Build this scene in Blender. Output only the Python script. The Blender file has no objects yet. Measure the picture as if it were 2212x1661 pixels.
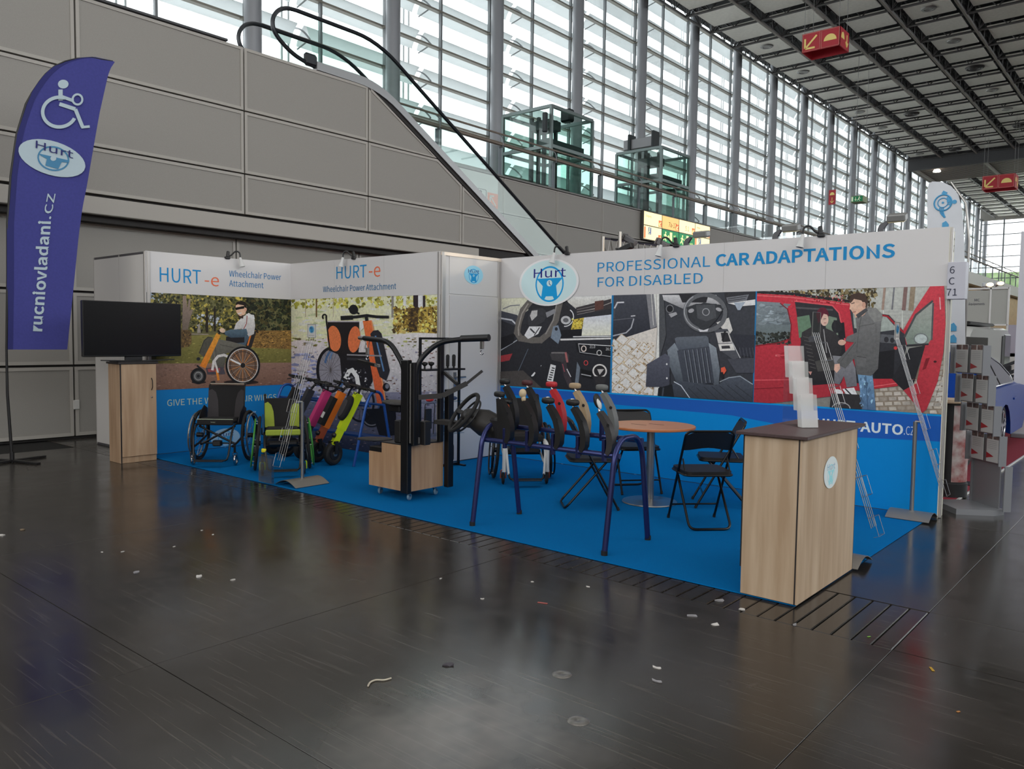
import bpy, math, random
import numpy as np
from mathutils import Matrix, Vector
SC = bpy.context.scene
COL = SC.collection
R = math.radians
rnd = random.Random(7)

# ---------------------------------------------------------------- camera
W, H, FPX, YAW, PITCH, ROLL, EYE = 2212, 1661, 1718.4957, .7059, -.0604, .0130, 1.5255
_f = np.array([-math.sin(YAW) * math.cos(PITCH), math.cos(YAW) * math.cos(PITCH), math.sin(PITCH)])
_r0 = np.array([math.cos(YAW), math.sin(YAW), 0.])
_u0 = np.cross(_r0, _f)
_r = math.cos(ROLL) * _r0 + math.sin(ROLL) * _u0
_u = -math.sin(ROLL) * _r0 + math.cos(ROLL) * _u0
cam = bpy.data.objects.new('camera', bpy.data.cameras.new('camera'))
COL.objects.link(cam)
cam.data.sensor_width = 36
cam.data.lens = 36 * FPX / W
cam.data.clip_end = 400
cam.matrix_world = Matrix(((_r[0], _u[0], -_f[0], 0), (_r[1], _u[1], -_f[1], 0), (_r[2], _u[2], -_f[2], EYE), (0, 0, 0, 1)))
SC.camera = cam

# ---------------------------------------------------------------- world and light
wd = bpy.data.worlds.new('sky'); SC.world = wd; wd.use_nodes = True
bg = wd.node_tree.nodes['Background']
bg.inputs[0].default_value = (.93, .97, 1.0, 1)
bg.inputs[1].default_value = 4.0
SC.view_settings.view_transform = 'Standard'
SC.view_settings.look = 'None'
SC.view_settings.gamma = 1
SC.view_settings.use_curve_mapping = False
SC.view_settings.exposure = -0.25
SC.cycles.use_denoising = True
SC.cycles.max_bounces = 4
SC.cycles.diffuse_bounces = 2
SC.cycles.glossy_bounces = 2
SC.cycles.transmission_bounces = 2
SC.cycles.transparent_max_bounces = 10
SC.cycles.use_adaptive_sampling = True
SC.cycles.adaptive_threshold = .05
SC.cycles.sample_clamp_indirect = 6
SC.cycles.caustics_reflective = False
SC.cycles.caustics_refractive = False
def area(name, loc, rot, sx, sy, power, col=(1, 1, 1)):
    l = bpy.data.lights.new(name, 'AREA'); l.shape = 'RECTANGLE'; l.size = sx; l.size_y = sy; l.energy = power; l.color = col
    o = bpy.data.objects.new(name, l); COL.objects.link(o); o.location = loc; o.rotation_euler = rot
    return o
# right-hand daylight, plus unseen rear and overhead fill lights added for brightness
area('right_window_daylight', (24.5, 22, 10.5), (0, R(90), 0), 9, 70, 500, (.97, .98, 1))
area('rear_fill_light', (4, -17.5, 9.5), (R(90), 0, 0), 34, 9, 2600, (1, .98, .95))  # added fill, the wall behind has no window
area('overhead_fill_light', (3, 0, 16.3), (0, 0, 0), 26, 26, 1800, (1, .98, .96))  # added fill from above, brightens carpet and walls

# ---------------------------------------------------------------- helpers
def ray(x, y): return _f + (x - W / 2) / FPX * _r - (y - H / 2) / FPX * _u
def _hit(x, y, ax, v):
    d = ray(x, y); o = np.array([0, 0, EYE]); t = (v - o[ax]) / d[ax]
    return o + t * d
def onx(x, y, v): return tuple(_hit(x, y, 0, v))
def ony(x, y, v): return tuple(_hit(x, y, 1, v))
def onz(x, y, v=0.): return tuple(_hit(x, y, 2, v))
def lin1(c):
    c /= 255.
    return c / 12.92 if c <= .04045 else ((c + .055) / 1.055) ** 2.4
def lin(c, k=1.): return tuple(min(.95, lin1(a) / k) for a in c)

MATS = {}
def M(name, c=(128, 128, 128), rough=.5, metal=0., noise=None, bump=None, emit=None, alpha=None, spec=None, coat=0, sheen=0, stretch=None, c2=None, trans=None, ior=None):
    if name in MATS: return MATS[name]
    m = bpy.data.materials.new(name); m.use_nodes = True
    nt = m.node_tree; b = nt.nodes['Principled BSDF']
    lc = lin(c)
    b.inputs['Base Color'].default_value = (*lc, 1)
    b.inputs['Roughness'].default_value = rough
    b.inputs['Metallic'].default_value = metal
    if spec is not None: b.inputs['Specular IOR Level'].default_value = spec
    if coat: b.inputs['Coat Weight'].default_value = coat; b.inputs['Coat Roughness'].default_value = .05
    if sheen: b.inputs['Sheen Weight'].default_value = sheen
    if trans is not None: b.inputs['Transmission Weight'].default_value = trans
    if ior is not None: b.inputs['IOR'].default_value = ior
    if alpha is not None: b.inputs['Alpha'].default_value = alpha
    if emit: b.inputs['Emission Color'].default_value = (*lin(c), 1); b.inputs['Emission Strength'].default_value = emit
    if noise or bump:
        tc = nt.nodes.new('ShaderNodeTexCoord'); src = tc.outputs['Object']
        if stretch:
            mp = nt.nodes.new('ShaderNodeMapping'); mp.inputs['Scale'].default_value = stretch
            nt.links.new(src, mp.inputs[0]); src = mp.outputs[0]
        if noise:
            n = nt.nodes.new('ShaderNodeTexNoise'); n.inputs['Scale'].default_value = noise[0]; n.inputs['Detail'].default_value = 5
            nt.links.new(src, n.inputs['Vector'])
            cr = nt.nodes.new('ShaderNodeValToRGB')
            d = lin(c2) if c2 else tuple(a * (1 - noise[1]) for a in lc)
            cr.color_ramp.elements[0].position = .32; cr.color_ramp.elements[0].color = (*d, 1)
            cr.color_ramp.elements[1].position = .68; cr.color_ramp.elements[1].color = (*lc, 1)
            nt.links.new(n.outputs[0], cr.inputs[0]); nt.links.new(cr.outputs[0], b.inputs['Base Color'])
        if bump:
            n2 = nt.nodes.new('ShaderNodeTexNoise'); n2.inputs['Scale'].default_value = bump[0]; n2.inputs['Detail'].default_value = 4
            nt.links.new(src, n2.inputs['Vector'])
            bp = nt.nodes.new('ShaderNodeBump'); bp.inputs['Strength'].default_value = bump[1]; bp.inputs['Distance'].default_value = .01
            nt.links.new(n2.outputs[0], bp.inputs['Height']); nt.links.new(bp.outputs[0], b.inputs['Normal'])
    MATS[name] = m
    return m
def thin_glass(name, tint=(245, 252, 250), refl=.08, rough=.02):
    if name in MATS: return MATS[name]
    m = bpy.data.materials.new(name); m.use_nodes = True; nt = m.node_tree; nt.nodes.clear()
    o = nt.nodes.new('ShaderNodeOutputMaterial'); mx = nt.nodes.new('ShaderNodeMixShader')
    t = nt.nodes.new('ShaderNodeBsdfTransparent'); g = nt.nodes.new('ShaderNodeBsdfGlossy')
    t.inputs[0].default_value = (*lin(tint), 1); g.inputs['Roughness'].default_value = rough
    fr = nt.nodes.new('ShaderNodeLayerWeight'); fr.inputs[0].default_value = .15
    mp = nt.nodes.new('ShaderNodeMapRange'); mp.inputs[3].default_value = refl; mp.inputs[4].default_value = max(.3, refl * 1.5)
    nt.links.new(fr.outputs['Fresnel'], mp.inputs[0]); nt.links.new(mp.outputs[0], mx.inputs[0])
    nt.links.new(t.outputs[0], mx.inputs[1]); nt.links.new(g.outputs[0], mx.inputs[2]); nt.links.new(mx.outputs[0], o.inputs[0])
    MATS[name] = m
    return m

def translucent(name, c, mix=.5):
    m = bpy.data.materials.new(name); m.use_nodes = True; nt = m.node_tree; nt.nodes.clear()
    o = nt.nodes.new('ShaderNodeOutputMaterial'); mx = nt.nodes.new('ShaderNodeMixShader'); d = nt.nodes.new('ShaderNodeBsdfDiffuse'); t = nt.nodes.new('ShaderNodeBsdfTranslucent')
    d.inputs[0].default_value = (*lin(c), 1); t.inputs[0].default_value = (*lin(c), 1); mx.inputs[0].default_value = mix
    nt.links.new(d.outputs[0], mx.inputs[1]); nt.links.new(t.outputs[0], mx.inputs[2]); nt.links.new(mx.outputs[0], o.inputs[0]); MATS[name] = m; return m

class MB:
    def __init__(s): s.v = []; s.f = []; s.m = []
    def add(s, vs, fs, m=0):
        k = len(s.v); s.v.extend([tuple(map(float, p)) for p in vs])
        s.f.extend([tuple(i + k for i in f) for f in fs]); s.m.extend([m] * len(fs)); return s
    def box(s, x0, x1, y0, y1, z0, z1, m=0):
        return s.add([(x, y, z) for z in (z0, z1) for y in (y0, y1) for x in (x0, x1)],
                     [(0, 2, 3, 1), (4, 5, 7, 6), (0, 1, 5, 4), (2, 6, 7, 3), (0, 4, 6, 2), (1, 3, 7, 5)], m)
    def cbox(s, x0, x1, y0, y1, z0, z1, b=.006, m=0, T=None):
        c = [(x0 + x1) / 2, (y0 + y1) / 2, (z0 + z1) / 2]; h = [(x1 - x0) / 2, (y1 - y0) / 2, (z1 - z0) / 2]
        b = min(b, *[a * .9 for a in h]); vs = []; idx = {}
        for sx in (-1, 1):
            for sy in (-1, 1):
                for sz in (-1, 1):
                    for a in range(3):
                        e = [h[i] - (0 if i == a else b) for i in range(3)]
                        idx[(sx, sy, sz, a)] = len(vs)
                        vs.append((c[0] + sx * e[0], c[1] + sy * e[1], c[2] + sz * e[2]))
        fs = []
        for a in range(3):
            o1, o2 = [i for i in range(3) if i != a]
            for sg in (-1, 1):
                q = []
                for (p, r) in ((-1, -1), (1, -1), (1, 1), (-1, 1)):
                    k = [0, 0, 0]; k[a] = sg; k[o1] = p; k[o2] = r; q.append(idx[(*k, a)])
                fs.append(tuple(q))
        for a in range(3):
            o1, o2 = [i for i in range(3) if i != a]
            for p in (-1, 1):
                for r in (-1, 1):
                    q = []
                    for t, ax in ((-1, o1), (1, o1), (1, o2), (-1, o2)):
                        k = [0, 0, 0]; k[a] = t; k[o1] = p; k[o2] = r; q.append(idx[(*k, ax)])
                    fs.append(tuple(q))
        for sx in (-1, 1):
            for sy in (-1, 1):
                for sz in (-1, 1): fs.append(tuple(idx[(sx, sy, sz, a)] for a in range(3)))
        if T is not None: vs = [tuple(T @ Vector(p)) for p in vs]
        return s.add(vs, fs, m)
    def obox(s, p0, p1, w, h, m=0, up=(0, 0, 1)):
        """bar from p0 to p1 with width w and height h"""
        a, b = Vector(p0), Vector(p1); d = (b - a).normalized(); up = Vector(up)
        if abs(d.dot(up)) > .98: up = Vector((0, 1, 0))
        sd = d.cross(up).normalized(); u = sd.cross(d)
        vs = [p + sd * (i * w / 2) + u * (j * h / 2) for p in (a, b) for (i, j) in ((-1, -1), (1, -1), (1, 1), (-1, 1))]
        return s.add(vs, [(3, 2, 1, 0), (4, 5, 6, 7), (0, 1, 5, 4), (1, 2, 6, 5), (2, 3, 7, 6), (3, 0, 4, 7)], m)
    def tube(s, pts, r, n=8, m=0, closed=False):
        P = [Vector(p) for p in pts]; N = len(P); rr = r if isinstance(r, (list, tuple)) else [r] * N
        vs = []; prev = None
        for i in range(N):
            if closed: d = P[(i + 1) % N] - P[i - 1]
            else: d = P[min(i + 1, N - 1)] - P[max(i - 1, 0)]
            d.normalize()
            if prev is None:
                u = d.cross(Vector((0, 0, 1)))
                if u.length < .05: u = d.cross(Vector((0, 1, 0)))
            else: u = prev - d * prev.dot(d)
            u.normalize(); prev = u; w = d.cross(u)
            for k in range(n):
                a = 2 * math.pi * k / n
                vs.append(P[i] + (u * math.cos(a) + w * math.sin(a)) * rr[i])
        fs = []
        for i in range(N if closed else N - 1):
            j = (i + 1) % N
            for k in range(n):
                k2 = (k + 1) % n
                fs.append((i * n + k, j * n + k, j * n + k2, i * n + k2))
        if not closed: fs += [tuple(range(n)), tuple(reversed(range((N - 1) * n, N * n)))]
        return s.add(vs, fs, m)
    def cyl(s, p0, p1, r, n=12, m=0, r2=None): return s.tube([p0, p1], [r, r if r2 is None else r2], n, m)
    def lathe(s, prof, c=(0, 0, 0), n=20, m=0, T=None):
        """profile [(r,z)] turned about z, then moved by T (or to c)"""
        vs = []
        for r_, z in prof:
            for k in range(n):
                a = 2 * math.pi * k / n
                p = Vector((r_ * math.cos(a), r_ * math.sin(a), z))
                p = T @ p if T is not None else p + Vector(c)
                vs.append(p)
        fs = []
        for i in range(len(prof) - 1):
            for k in range(n):
                k2 = (k + 1) % n
                fs.append((i * n + k, i * n + k2, (i + 1) * n + k2, (i + 1) * n + k))
        if prof[0][0] > 1e-4: fs.append(tuple(reversed(range(n))))
        if prof[-1][0] > 1e-4: fs.append(tuple(range((len(prof) - 1) * n, len(prof) * n)))
        return s.add(vs, fs, m)
    def prism(s, poly, fn, w0, w1, m=0):
        """polygon (u,v) extruded from w0 to w1 through fn(u,v,w)"""
        n = len(poly)
        vs = [fn(u, v, w0) for u, v in poly] + [fn(u, v, w1) for u, v in poly]
        fs = [tuple(reversed(range(n))), tuple(range(n, 2 * n))] + [(i, (i + 1) % n, n + (i + 1) % n, n + i) for i in range(n)]
        return s.add(vs, fs, m)
    def ell(s, c, rx, ry, rz, n=12, k=8, m=0, T=None, p=1.):
        """ellipsoid; p<1 squares it off"""
        vs = []
        sg = lambda a: math.copysign(abs(a) ** p, a)
        for i in range(k + 1):
            t = math.pi * i / k
            for j in range(n):
                a = 2 * math.pi * j / n
                q = Vector((rx * sg(math.sin(t)) * sg(math.cos(a)), ry * sg(math.sin(t)) * sg(math.sin(a)), rz * sg(math.cos(t))))
                if T is not None: q = T @ q
                vs.append(q + Vector(c))
        fs = [(i * n + j, (i + 1) * n + j, (i + 1) * n + (j + 1) % n, i * n + (j + 1) % n) for i in range(k) for j in range(n)]
        return s.add(vs, fs, m)
    def ring(s, c, r, t, ax=(0, 0, 1), n=28, k=8, m=0, sq=1.):
        """torus around axis ax"""
        ax = Vector(ax).normalized(); u = ax.cross(Vector((0, 0, 1)))
        if u.length < .05: u = Vector((1, 0, 0))
        u.normalize(); w = ax.cross(u); c = Vector(c)
        vs = []
        for i in range(n):
            a = 2 * math.pi * i / n; d = u * math.cos(a) + w * math.sin(a)
            for j in range(k):
                b = 2 * math.pi * j / k
                vs.append(c + d * (r + t * math.cos(b)) + ax * (t * sq * math.sin(b)))
        fs = [(i * k + j, ((i + 1) % n) * k + j, ((i + 1) % n) * k + (j + 1) % k, i * k + (j + 1) % k) for i in range(n) for j in range(k)]
        return s.add(vs, fs, m)
    def disc(s, c, r, t, ax, n=20, m=0):
        ax = Vector(ax).normalized(); c = Vector(c)
        return s.cyl(c - ax * t / 2, c + ax * t / 2, r, n, m)
    def mesh(s, name, mats):
        me = bpy.data.meshes.new(name); me.from_pydata(s.v, [], s.f)
        for m in (mats if isinstance(mats, (list, tuple)) else [mats]): me.materials.append(m)
        me.polygons.foreach_set('material_index', s.m)
        me.polygons.foreach_set('use_smooth', [True] * len(s.f))
        me.update(); me.set_sharp_from_angle(angle=R(34))
        return me
    def build(s, name, mats, parent=None, world=False, **kw): return link(name, s.mesh(name, mats), parent, world, **kw)
XF = {}
def link(name, me, parent=None, world=False, label=None, kind=None, loc=None, rot=None):
    o = bpy.data.objects.new(name, me); COL.objects.link(o)
    if loc is not None: o.location = loc
    if rot is not None: o.rotation_euler = rot
    if parent is not None:
        o.parent = parent
        if world: o.matrix_parent_inverse = XF[parent.name].inverted()
    if label: o['label'] = label
    if kind: o['kind'] = kind
    return o
def thing(name, label, cat, loc=(0, 0, 0), rz=0., group=None):
    o = bpy.data.objects.new(name, None); COL.objects.link(o); o.empty_display_size = .1
    o.location = loc; o.rotation_euler = (0, 0, rz); o['label'] = label; o['category'] = cat
    if group: o['group'] = group
    XF[o.name] = Matrix.Translation(loc) @ Matrix.Rotation(rz, 4, 'Z')
    return o
def tag(o, label, cat, group=None):
    o['label'] = label; o['category'] = cat
    if group: o['group'] = group
    return o
def struct(name, label=None):
    o = bpy.data.objects.new(name, None); COL.objects.link(o); o.empty_display_size = .1; o['kind'] = 'structure'
    if label: o['label'] = label
    XF[o.name] = Matrix.Identity(4)
    return o
def sbuild(mb, name, mats, label=None):
    o = mb.build(name, mats); o['kind'] = 'structure'
    if label: o['label'] = label
    return o
def bez(pts, n=8):
    """smooth curve through points (Catmull-Rom)"""
    P = [Vector(p) for p in pts]; out = []
    for i in range(len(P) - 1):
        a = P[max(i - 1, 0)]; b = P[i]; c = P[i + 1]; d = P[min(i + 2, len(P) - 1)]
        for k in range(n):
            t = k / n
            out.append(.5 * ((2 * b) + (c - a) * t + (2 * a - 5 * b + 4 * c - d) * t * t + (3 * b - a - 3 * c + d) * t ** 3))
    out.append(P[-1]); return out
def fillet(pts, r, n=5):
    """polyline with rounded corners"""
    P = [Vector(p) for p in pts]; out = [P[0]]
    for i in range(1, len(P) - 1):
        a, b, c = P[i - 1], P[i], P[i + 1]; d1 = (a - b); d2 = (c - b)
        q = min(r, d1.length * .49, d2.length * .49); s0 = b + d1.normalized() * q; s1 = b + d2.normalized() * q
        for k in range(n + 1):
            t = k / n; out.append(s0 * (1 - t) ** 2 + b * (2 * t * (1 - t)) + s1 * t * t)
    out.append(P[-1]); return out
def arc(cx, cy, rx, ry, a0, a1, n=16): return [(cx + rx * math.cos(R(a0 + (a1 - a0) * i / n)), cy + ry * math.sin(R(a0 + (a1 - a0) * i / n))) for i in range(n + 1)]
def rrect(x0, x1, y0, y1, r, n=4):
    out = []
    for cx, cy, a in ((x1 - r, y1 - r, 0), (x0 + r, y1 - r, 90), (x0 + r, y0 + r, 180), (x1 - r, y0 + r, 270)):
        out += arc(cx, cy, r, r, a, a + 90, n)
    return out
TXT = {}
def put_text(mb, s, org, right, up, cap, width=None, m=0, bold=0., off=0.):
    """letters written from org along right with cap height; width stretches the line"""
    v, f, w = text_mesh(s, bold); k = cap / .682; org = Vector(org); right = Vector(right).normalized(); up = Vector(up).normalized()
    kx = (width / w) if width else k; nrm = right.cross(up)
    mb.add([org + right * (p[0] * kx) + up * (p[1] * k) + nrm * off for p in v], f, m)
# letter outlines (contours in 1/1000, capital height 668), regular and bold
GLY_R = {
 'A': (554, '229,667 4,0 88,0 153,204 397,204 461,0 550,0 323,667 | 273,599 277,599 298,523 376,270 174,270 207,373 252,522'),
 'B': (598, '92,667 92,0 304,0 436,22 525,87 557,196 540,274 492,327 421,355 421,360 475,391 508,442 519,504 489,599 409,651 289,667 | 176,601 279,601 366,590 418,556 436,493 420,435 368,397 275,384 176,384 | 176,319 292,319 392,306 453,266 474,198 453,124 390,81 292,67 176,67'),
 'C': (581, '424,667 349,679 197,637 92,519 53,333 91,147 194,29 343,-12 423,-1 491,32 548,84 502,137 457,97 406,71 347,62 236,96 165,190 139,336 166,480 239,573 350,605 403,597 448,575 486,543 532,597 485,637'),
 'D': (626, '92,667 92,0 262,0 432,40 537,155 573,336 537,517 431,629 259,667 | 176,599 251,599 382,568 460,479 486,336 460,192 382,101 251,69 176,69'),
 'E': (536, '92,667 92,0 486,0 486,72 176,72 176,315 429,315 429,387 176,387 176,596 476,596 476,667'),
 'F': (503, '92,667 92,0 176,0 176,300 431,300 431,371 176,371 176,596 476,596 476,667'),
 'G': (627, '441,667 359,679 201,637 93,519 53,333 92,147 198,29 354,-12 438,-2 507,26 560,66 560,346 340,346 340,276 482,276 482,101 450,80 409,67 362,62 241,96 165,190 139,336 167,480 244,573 361,605 421,597 468,574 505,543 551,597 505,636'),
 'H': (663, '176,667 92,667 92,0 176,0 176,315 487,315 487,0 572,0 572,667 487,667 487,388 176,388'),
 'I': (267, '176,667 92,667 92,0 176,0'),
 'L': (494, '176,667 92,667 92,0 468,0 468,72 176,72'),
 'M': (739, '92,667 92,0 168,0 168,370 166,433 157,566 160,566 214,414 340,67 397,67 523,414 576,566 580,566 571,433 569,370 569,0 647,0 647,667 546,667 419,310 389,218 372,171 369,171 337,264 320,310 193,667'),
 'N': (658, '92,667 92,0 171,0 171,350 169,421 161,559 165,559 237,421 480,0 566,0 566,667 486,667 486,320 488,250 492,178 498,109 493,109 421,247 178,667'),
 'O': (675, '486,638 338,679 189,638 89,520 53,336 89,151 189,31 338,-12 486,31 586,151 623,336 586,520 | 233,573 338,605 443,573 511,480 536,336 511,191 443,96 338,62 233,96 164,191 139,336 164,480'),
 'P': (576, '92,667 92,0 176,0 176,266 286,266 415,288 500,356 532,472 500,587 413,649 282,667 | 176,599 271,599 369,588 428,548 448,472 429,393 372,349 275,334 176,334'),
 'R': (578, '92,667 92,0 176,0 176,283 296,283 458,0 553,0 383,292 462,328 515,390 533,481 503,591 421,650 300,667 | 176,599 288,599 376,588 431,550 450,481 431,408 376,365 288,350 176,350'),
 'S': (543, '361,669 285,679 177,656 102,594 75,503 96,421 148,366 210,331 306,289 363,261 403,226 418,170 401,113 353,76 278,62 210,72 147,101 94,145 44,86 109,34 187,0 277,-12 397,14 476,81 503,178 485,260 436,317 366,356 271,397 219,421 177,456 160,509 176,560 219,594 285,605 343,598 393,577 437,543 481,597 427,640'),
 'T': (545, '517,667 28,667 28,596 230,596 230,0 315,0 315,596 517,596'),
 'U': (656, '173,667 89,667 89,275 121,106 206,15 329,-12 451,15 536,106 568,275 568,667 487,667 487,273 466,147 409,81 329,62 249,81 194,147 173,273'),
 'V': (523, '89,667 1,667 214,0 311,0 523,667 438,667 330,306 289,160 266,86 262,86 219,231 198,306'),
 'W': (799, '110,667 24,667 165,0 265,0 364,402 398,554 401,554 434,402 535,0 637,0 775,667 695,667 623,304 598,160 586,87 581,87 533,304 441,667 363,667 271,304 239,160 224,87 220,87 194,232'),
 'Z': (549, '502,667 77,667 77,596 398,596 46,51 46,0 506,0 506,72 149,72 502,617'),
 '0': (505, '363,642 253,679 143,642 71,528 46,336 71,142 143,27 253,-12 363,27 435,142 461,336 435,528 | 253,614 320,585 364,494 381,336 364,176 320,85 253,56 186,85 142,176 126,336 142,494 186,585'),
 '1': (505, '312,667 249,667 210,648 164,632 110,620 110,567 229,567 229,69 80,69 80,0 446,0 446,69 312,69'),
 '2': (505, '337,655 233,679 156,667 92,633 36,582 85,534 125,574 171,602 223,612 292,595 332,548 346,480 313,358 212,217 40,49 40,0 460,0 460,72 275,72 166,66 303,210 395,349 428,483 404,587'),
 '3': (505, '337,659 237,679 166,669 104,641 51,600 96,547 137,581 183,604 234,612 294,599 333,562 347,506 330,441 271,396 162,379 162,315 285,298 350,252 370,181 352,115 305,72 234,57 166,68 113,96 69,134 26,80 78,35 148,1 239,-12 348,11 425,76 454,178 435,259 385,316 313,348 313,352 375,387 417,440 432,513 406,603'),
 '4': (505, '388,667 296,667 18,239 18,184 310,184 310,0 388,0 388,184 477,184 477,250 388,250 | 310,576 314,576 310,494 310,250 105,250 257,478'),
 '5': (505, '100,667 78,356 123,328 159,349 194,362 234,367 307,349 355,297 372,215 353,131 302,77 230,57 162,68 108,95 66,131 25,76 77,34 147,1 239,-12 345,15 425,93 457,217 429,337 357,407 256,430 219,426 186,417 156,403 173,596 424,596 424,667'),
 '6': (505, '361,670 298,679 176,644 86,528 51,319 80,135 160,25 274,-12 370,16 439,91 466,205 443,321 379,391 280,414 227,405 175,377 129,334 155,498 216,585 301,611 341,605 377,587 407,560 454,611 412,646 | 223,344 267,352 334,334 374,283 387,205 372,125 332,73 274,54 202,78 154,151 131,268 177,317'),
 '7': (505, '462,667 45,667 45,596 369,596 264,417 205,227 180,0 267,0 288,232 345,426 462,617'),
 '8': (505, '355,655 257,677 163,656 98,597 74,508 86,444 119,393 164,354 164,350 105,308 60,246 42,166 70,74 145,11 255,-12 364,11 437,73 463,160 447,239 406,296 351,336 351,340 392,380 426,436 440,502 418,593 | 201,602 256,615 317,599 355,557 369,497 361,449 338,404 300,362 226,396 171,442 149,508 163,565 | 160,284 208,324 295,285 359,236 384,163 368,104 323,65 256,50 184,66 134,110 116,173 128,233'),
 '9': (505, '347,644 231,679 136,652 67,576 40,462 63,347 127,277 224,253 279,263 332,291 378,334 351,171 291,83 211,57 169,63 131,81 98,108 53,56 95,21 148,-3 214,-12 332,25 421,145 456,362 426,539 | 232,614 305,591 354,520 377,404 331,353 284,324 238,315 171,333 132,385 118,462 133,543 174,596'),
 '-': (316, '275,287 42,287 42,223 275,223'),
 '.': (253, '157,107 127,115 96,107 75,84 66,51 75,18 96,-4 127,-12 157,-4 178,18 187,51 178,84'),
 'a': (513, '367,482 269,507 193,497 127,472 75,442 107,385 150,411 200,430 255,438 317,420 348,374 357,313 185,279 86,219 54,128 73,52 123,5 198,-12 257,-2 311,23 361,59 364,59 371,0 440,0 440,304 422,411 | 225,231 357,258 357,120 311,84 267,63 221,56 177,63 146,88 134,134 155,190'),
 'b': (563, '168,725 84,725 84,0 150,0 157,51 161,51 206,17 254,-4 301,-12 407,20 486,110 516,255 494,388 427,476 320,507 265,498 212,473 164,438 168,526 | 168,370 213,406 257,429 299,437 375,414 417,350 430,254 411,149 361,82 288,58 251,63 210,79 168,109'),
 'c': (464, '343,499 285,507 167,476 81,387 47,247 78,107 160,19 279,-12 336,-4 391,17 439,50 402,107 369,82 329,64 286,57 206,81 152,147 133,247 153,347 208,413 289,437 325,432 357,417 387,394 429,449 390,478'),
 'd': (564, '481,725 397,725 397,534 401,450 359,480 314,500 262,507 157,475 79,385 48,247 74,106 144,19 252,-12 309,-2 360,23 402,58 405,58 412,0 481,0 | 277,437 317,432 357,415 397,385 397,126 356,88 314,66 270,58 197,81 150,146 134,248 153,347 204,413'),
 'e': (504, '376,478 269,507 161,475 80,386 47,247 79,107 164,19 284,-12 346,-5 400,13 446,38 417,94 379,73 338,59 293,55 210,76 153,136 129,228 462,228 466,275 443,398 | 205,423 270,441 337,423 379,371 393,287 128,287 154,370'),
 'h': (553, '168,725 84,725 84,0 168,0 168,359 213,401 256,426 302,434 356,421 386,378 396,302 396,0 479,0 479,313 463,419 413,485 328,507 265,496 212,466 164,424 168,526'),
 'i': (250, '168,494 84,494 84,0 168,0 | 155,699 126,706 97,699 78,680 71,652 78,622 97,603 126,596 155,603 174,622 181,652 174,680'),
 'l': (259, '168,725 84,725 84,98 93,39 121,1 171,-12 219,-5 208,59 190,57 171,72 168,93'),
 'm': (843, '381,495 316,507 259,496 208,465 160,422 152,494 84,494 84,0 168,0 168,359 211,401 253,426 291,434 343,421 373,378 383,302 383,0 466,0 466,359 511,401 552,426 591,434 643,421 673,378 683,302 683,0 766,0 766,313 749,419 700,485 616,507 558,495 504,462 452,412 425,463'),
 'n': (555, '413,485 328,507 265,496 211,465 160,422 152,494 84,494 84,0 168,0 168,359 213,401 256,426 302,434 356,421 386,378 396,302 396,0 479,0 479,313 463,419'),
 'o': (552, '389,476 276,507 163,476 80,387 47,247 80,107 163,19 276,-12 389,19 472,107 504,247 472,387 | 201,413 276,437 351,413 401,347 420,247 401,147 351,81 276,57 201,81 151,147 133,247 151,347'),
 'p': (564, '427,476 320,507 263,497 210,472 160,437 152,494 84,494 84,-208 168,-208 168,-41 165,46 210,14 256,-5 301,-12 407,20 486,110 516,255 494,388 | 168,370 213,406 257,429 299,437 375,414 417,350 430,254 411,149 361,82 288,58 252,63 211,79 168,109'),
 'q': (564, '315,500 262,507 157,475 79,385 48,247 74,106 144,19 252,-12 307,-3 358,22 401,57 397,-33 397,-208 481,-208 481,494 414,494 406,448 361,480 | 277,437 317,432 357,415 397,385 397,126 356,88 314,66 270,58 197,81 150,146 134,248 153,347 204,413'),
 'r': (353, '302,507 249,494 202,459 162,404 160,404 152,494 84,494 84,0 168,0 168,318 205,385 248,421 291,432 324,429 340,424 355,496 339,503'),
 's': (426, '285,499 227,507 134,488 77,438 56,367 78,298 132,254 200,224 254,202 296,172 313,130 302,91 270,63 216,53 161,60 113,81 69,112 29,56 82,21 145,-3 213,-12 311,8 372,61 392,135 369,209 313,255 190,306 151,332 136,371 146,407 176,432 228,442 269,437 305,421 340,399 380,451 337,479'),
 't': (343, '181,634 112,634 103,494 25,490 25,427 98,427 98,153 111,66 156,9 239,-12 270,-9 330,6 314,69 277,57 258,56 212,67 188,99 181,150 181,427 316,427 316,494 181,494'),
 'u': (553, '160,494 76,494 76,181 93,75 143,10 229,-12 290,-1 344,30 391,77 394,77 401,0 470,0 470,494 387,494 387,144 342,96 300,69 253,60 200,74 170,116 160,191'),
 'v': (474, '98,494 12,494 190,0 288,0 462,494 381,494 287,213 241,67 237,67 191,213'),
 'w': (730, '109,494 25,494 162,0 259,0 329,265 352,360 362,409 367,409 389,313 472,0 573,0 706,494 626,494 554,208 524,71 520,71 485,208 408,494 327,494 249,208 217,71 212,71 183,208'),
 'y': (474, '98,494 12,494 210,-1 199,-38 174,-93 137,-131 88,-145 50,-137 34,-203 70,-212 92,-213 176,-190 235,-129 277,-42 462,494 381,494 292,220 252,80 248,80 198,220'),
 'x': (453, '117,494 26,494 177,258 14,0 101,0 168,116 218,204 222,204 259,146 276,116 349,0 440,0 277,249 427,494 340,494 279,386 236,303 231,303 198,358 183,386'),
 'z': (432, '398,494 60,494 60,427 292,427 32,45 32,0 406,0 406,67 137,67 398,450'),
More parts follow.
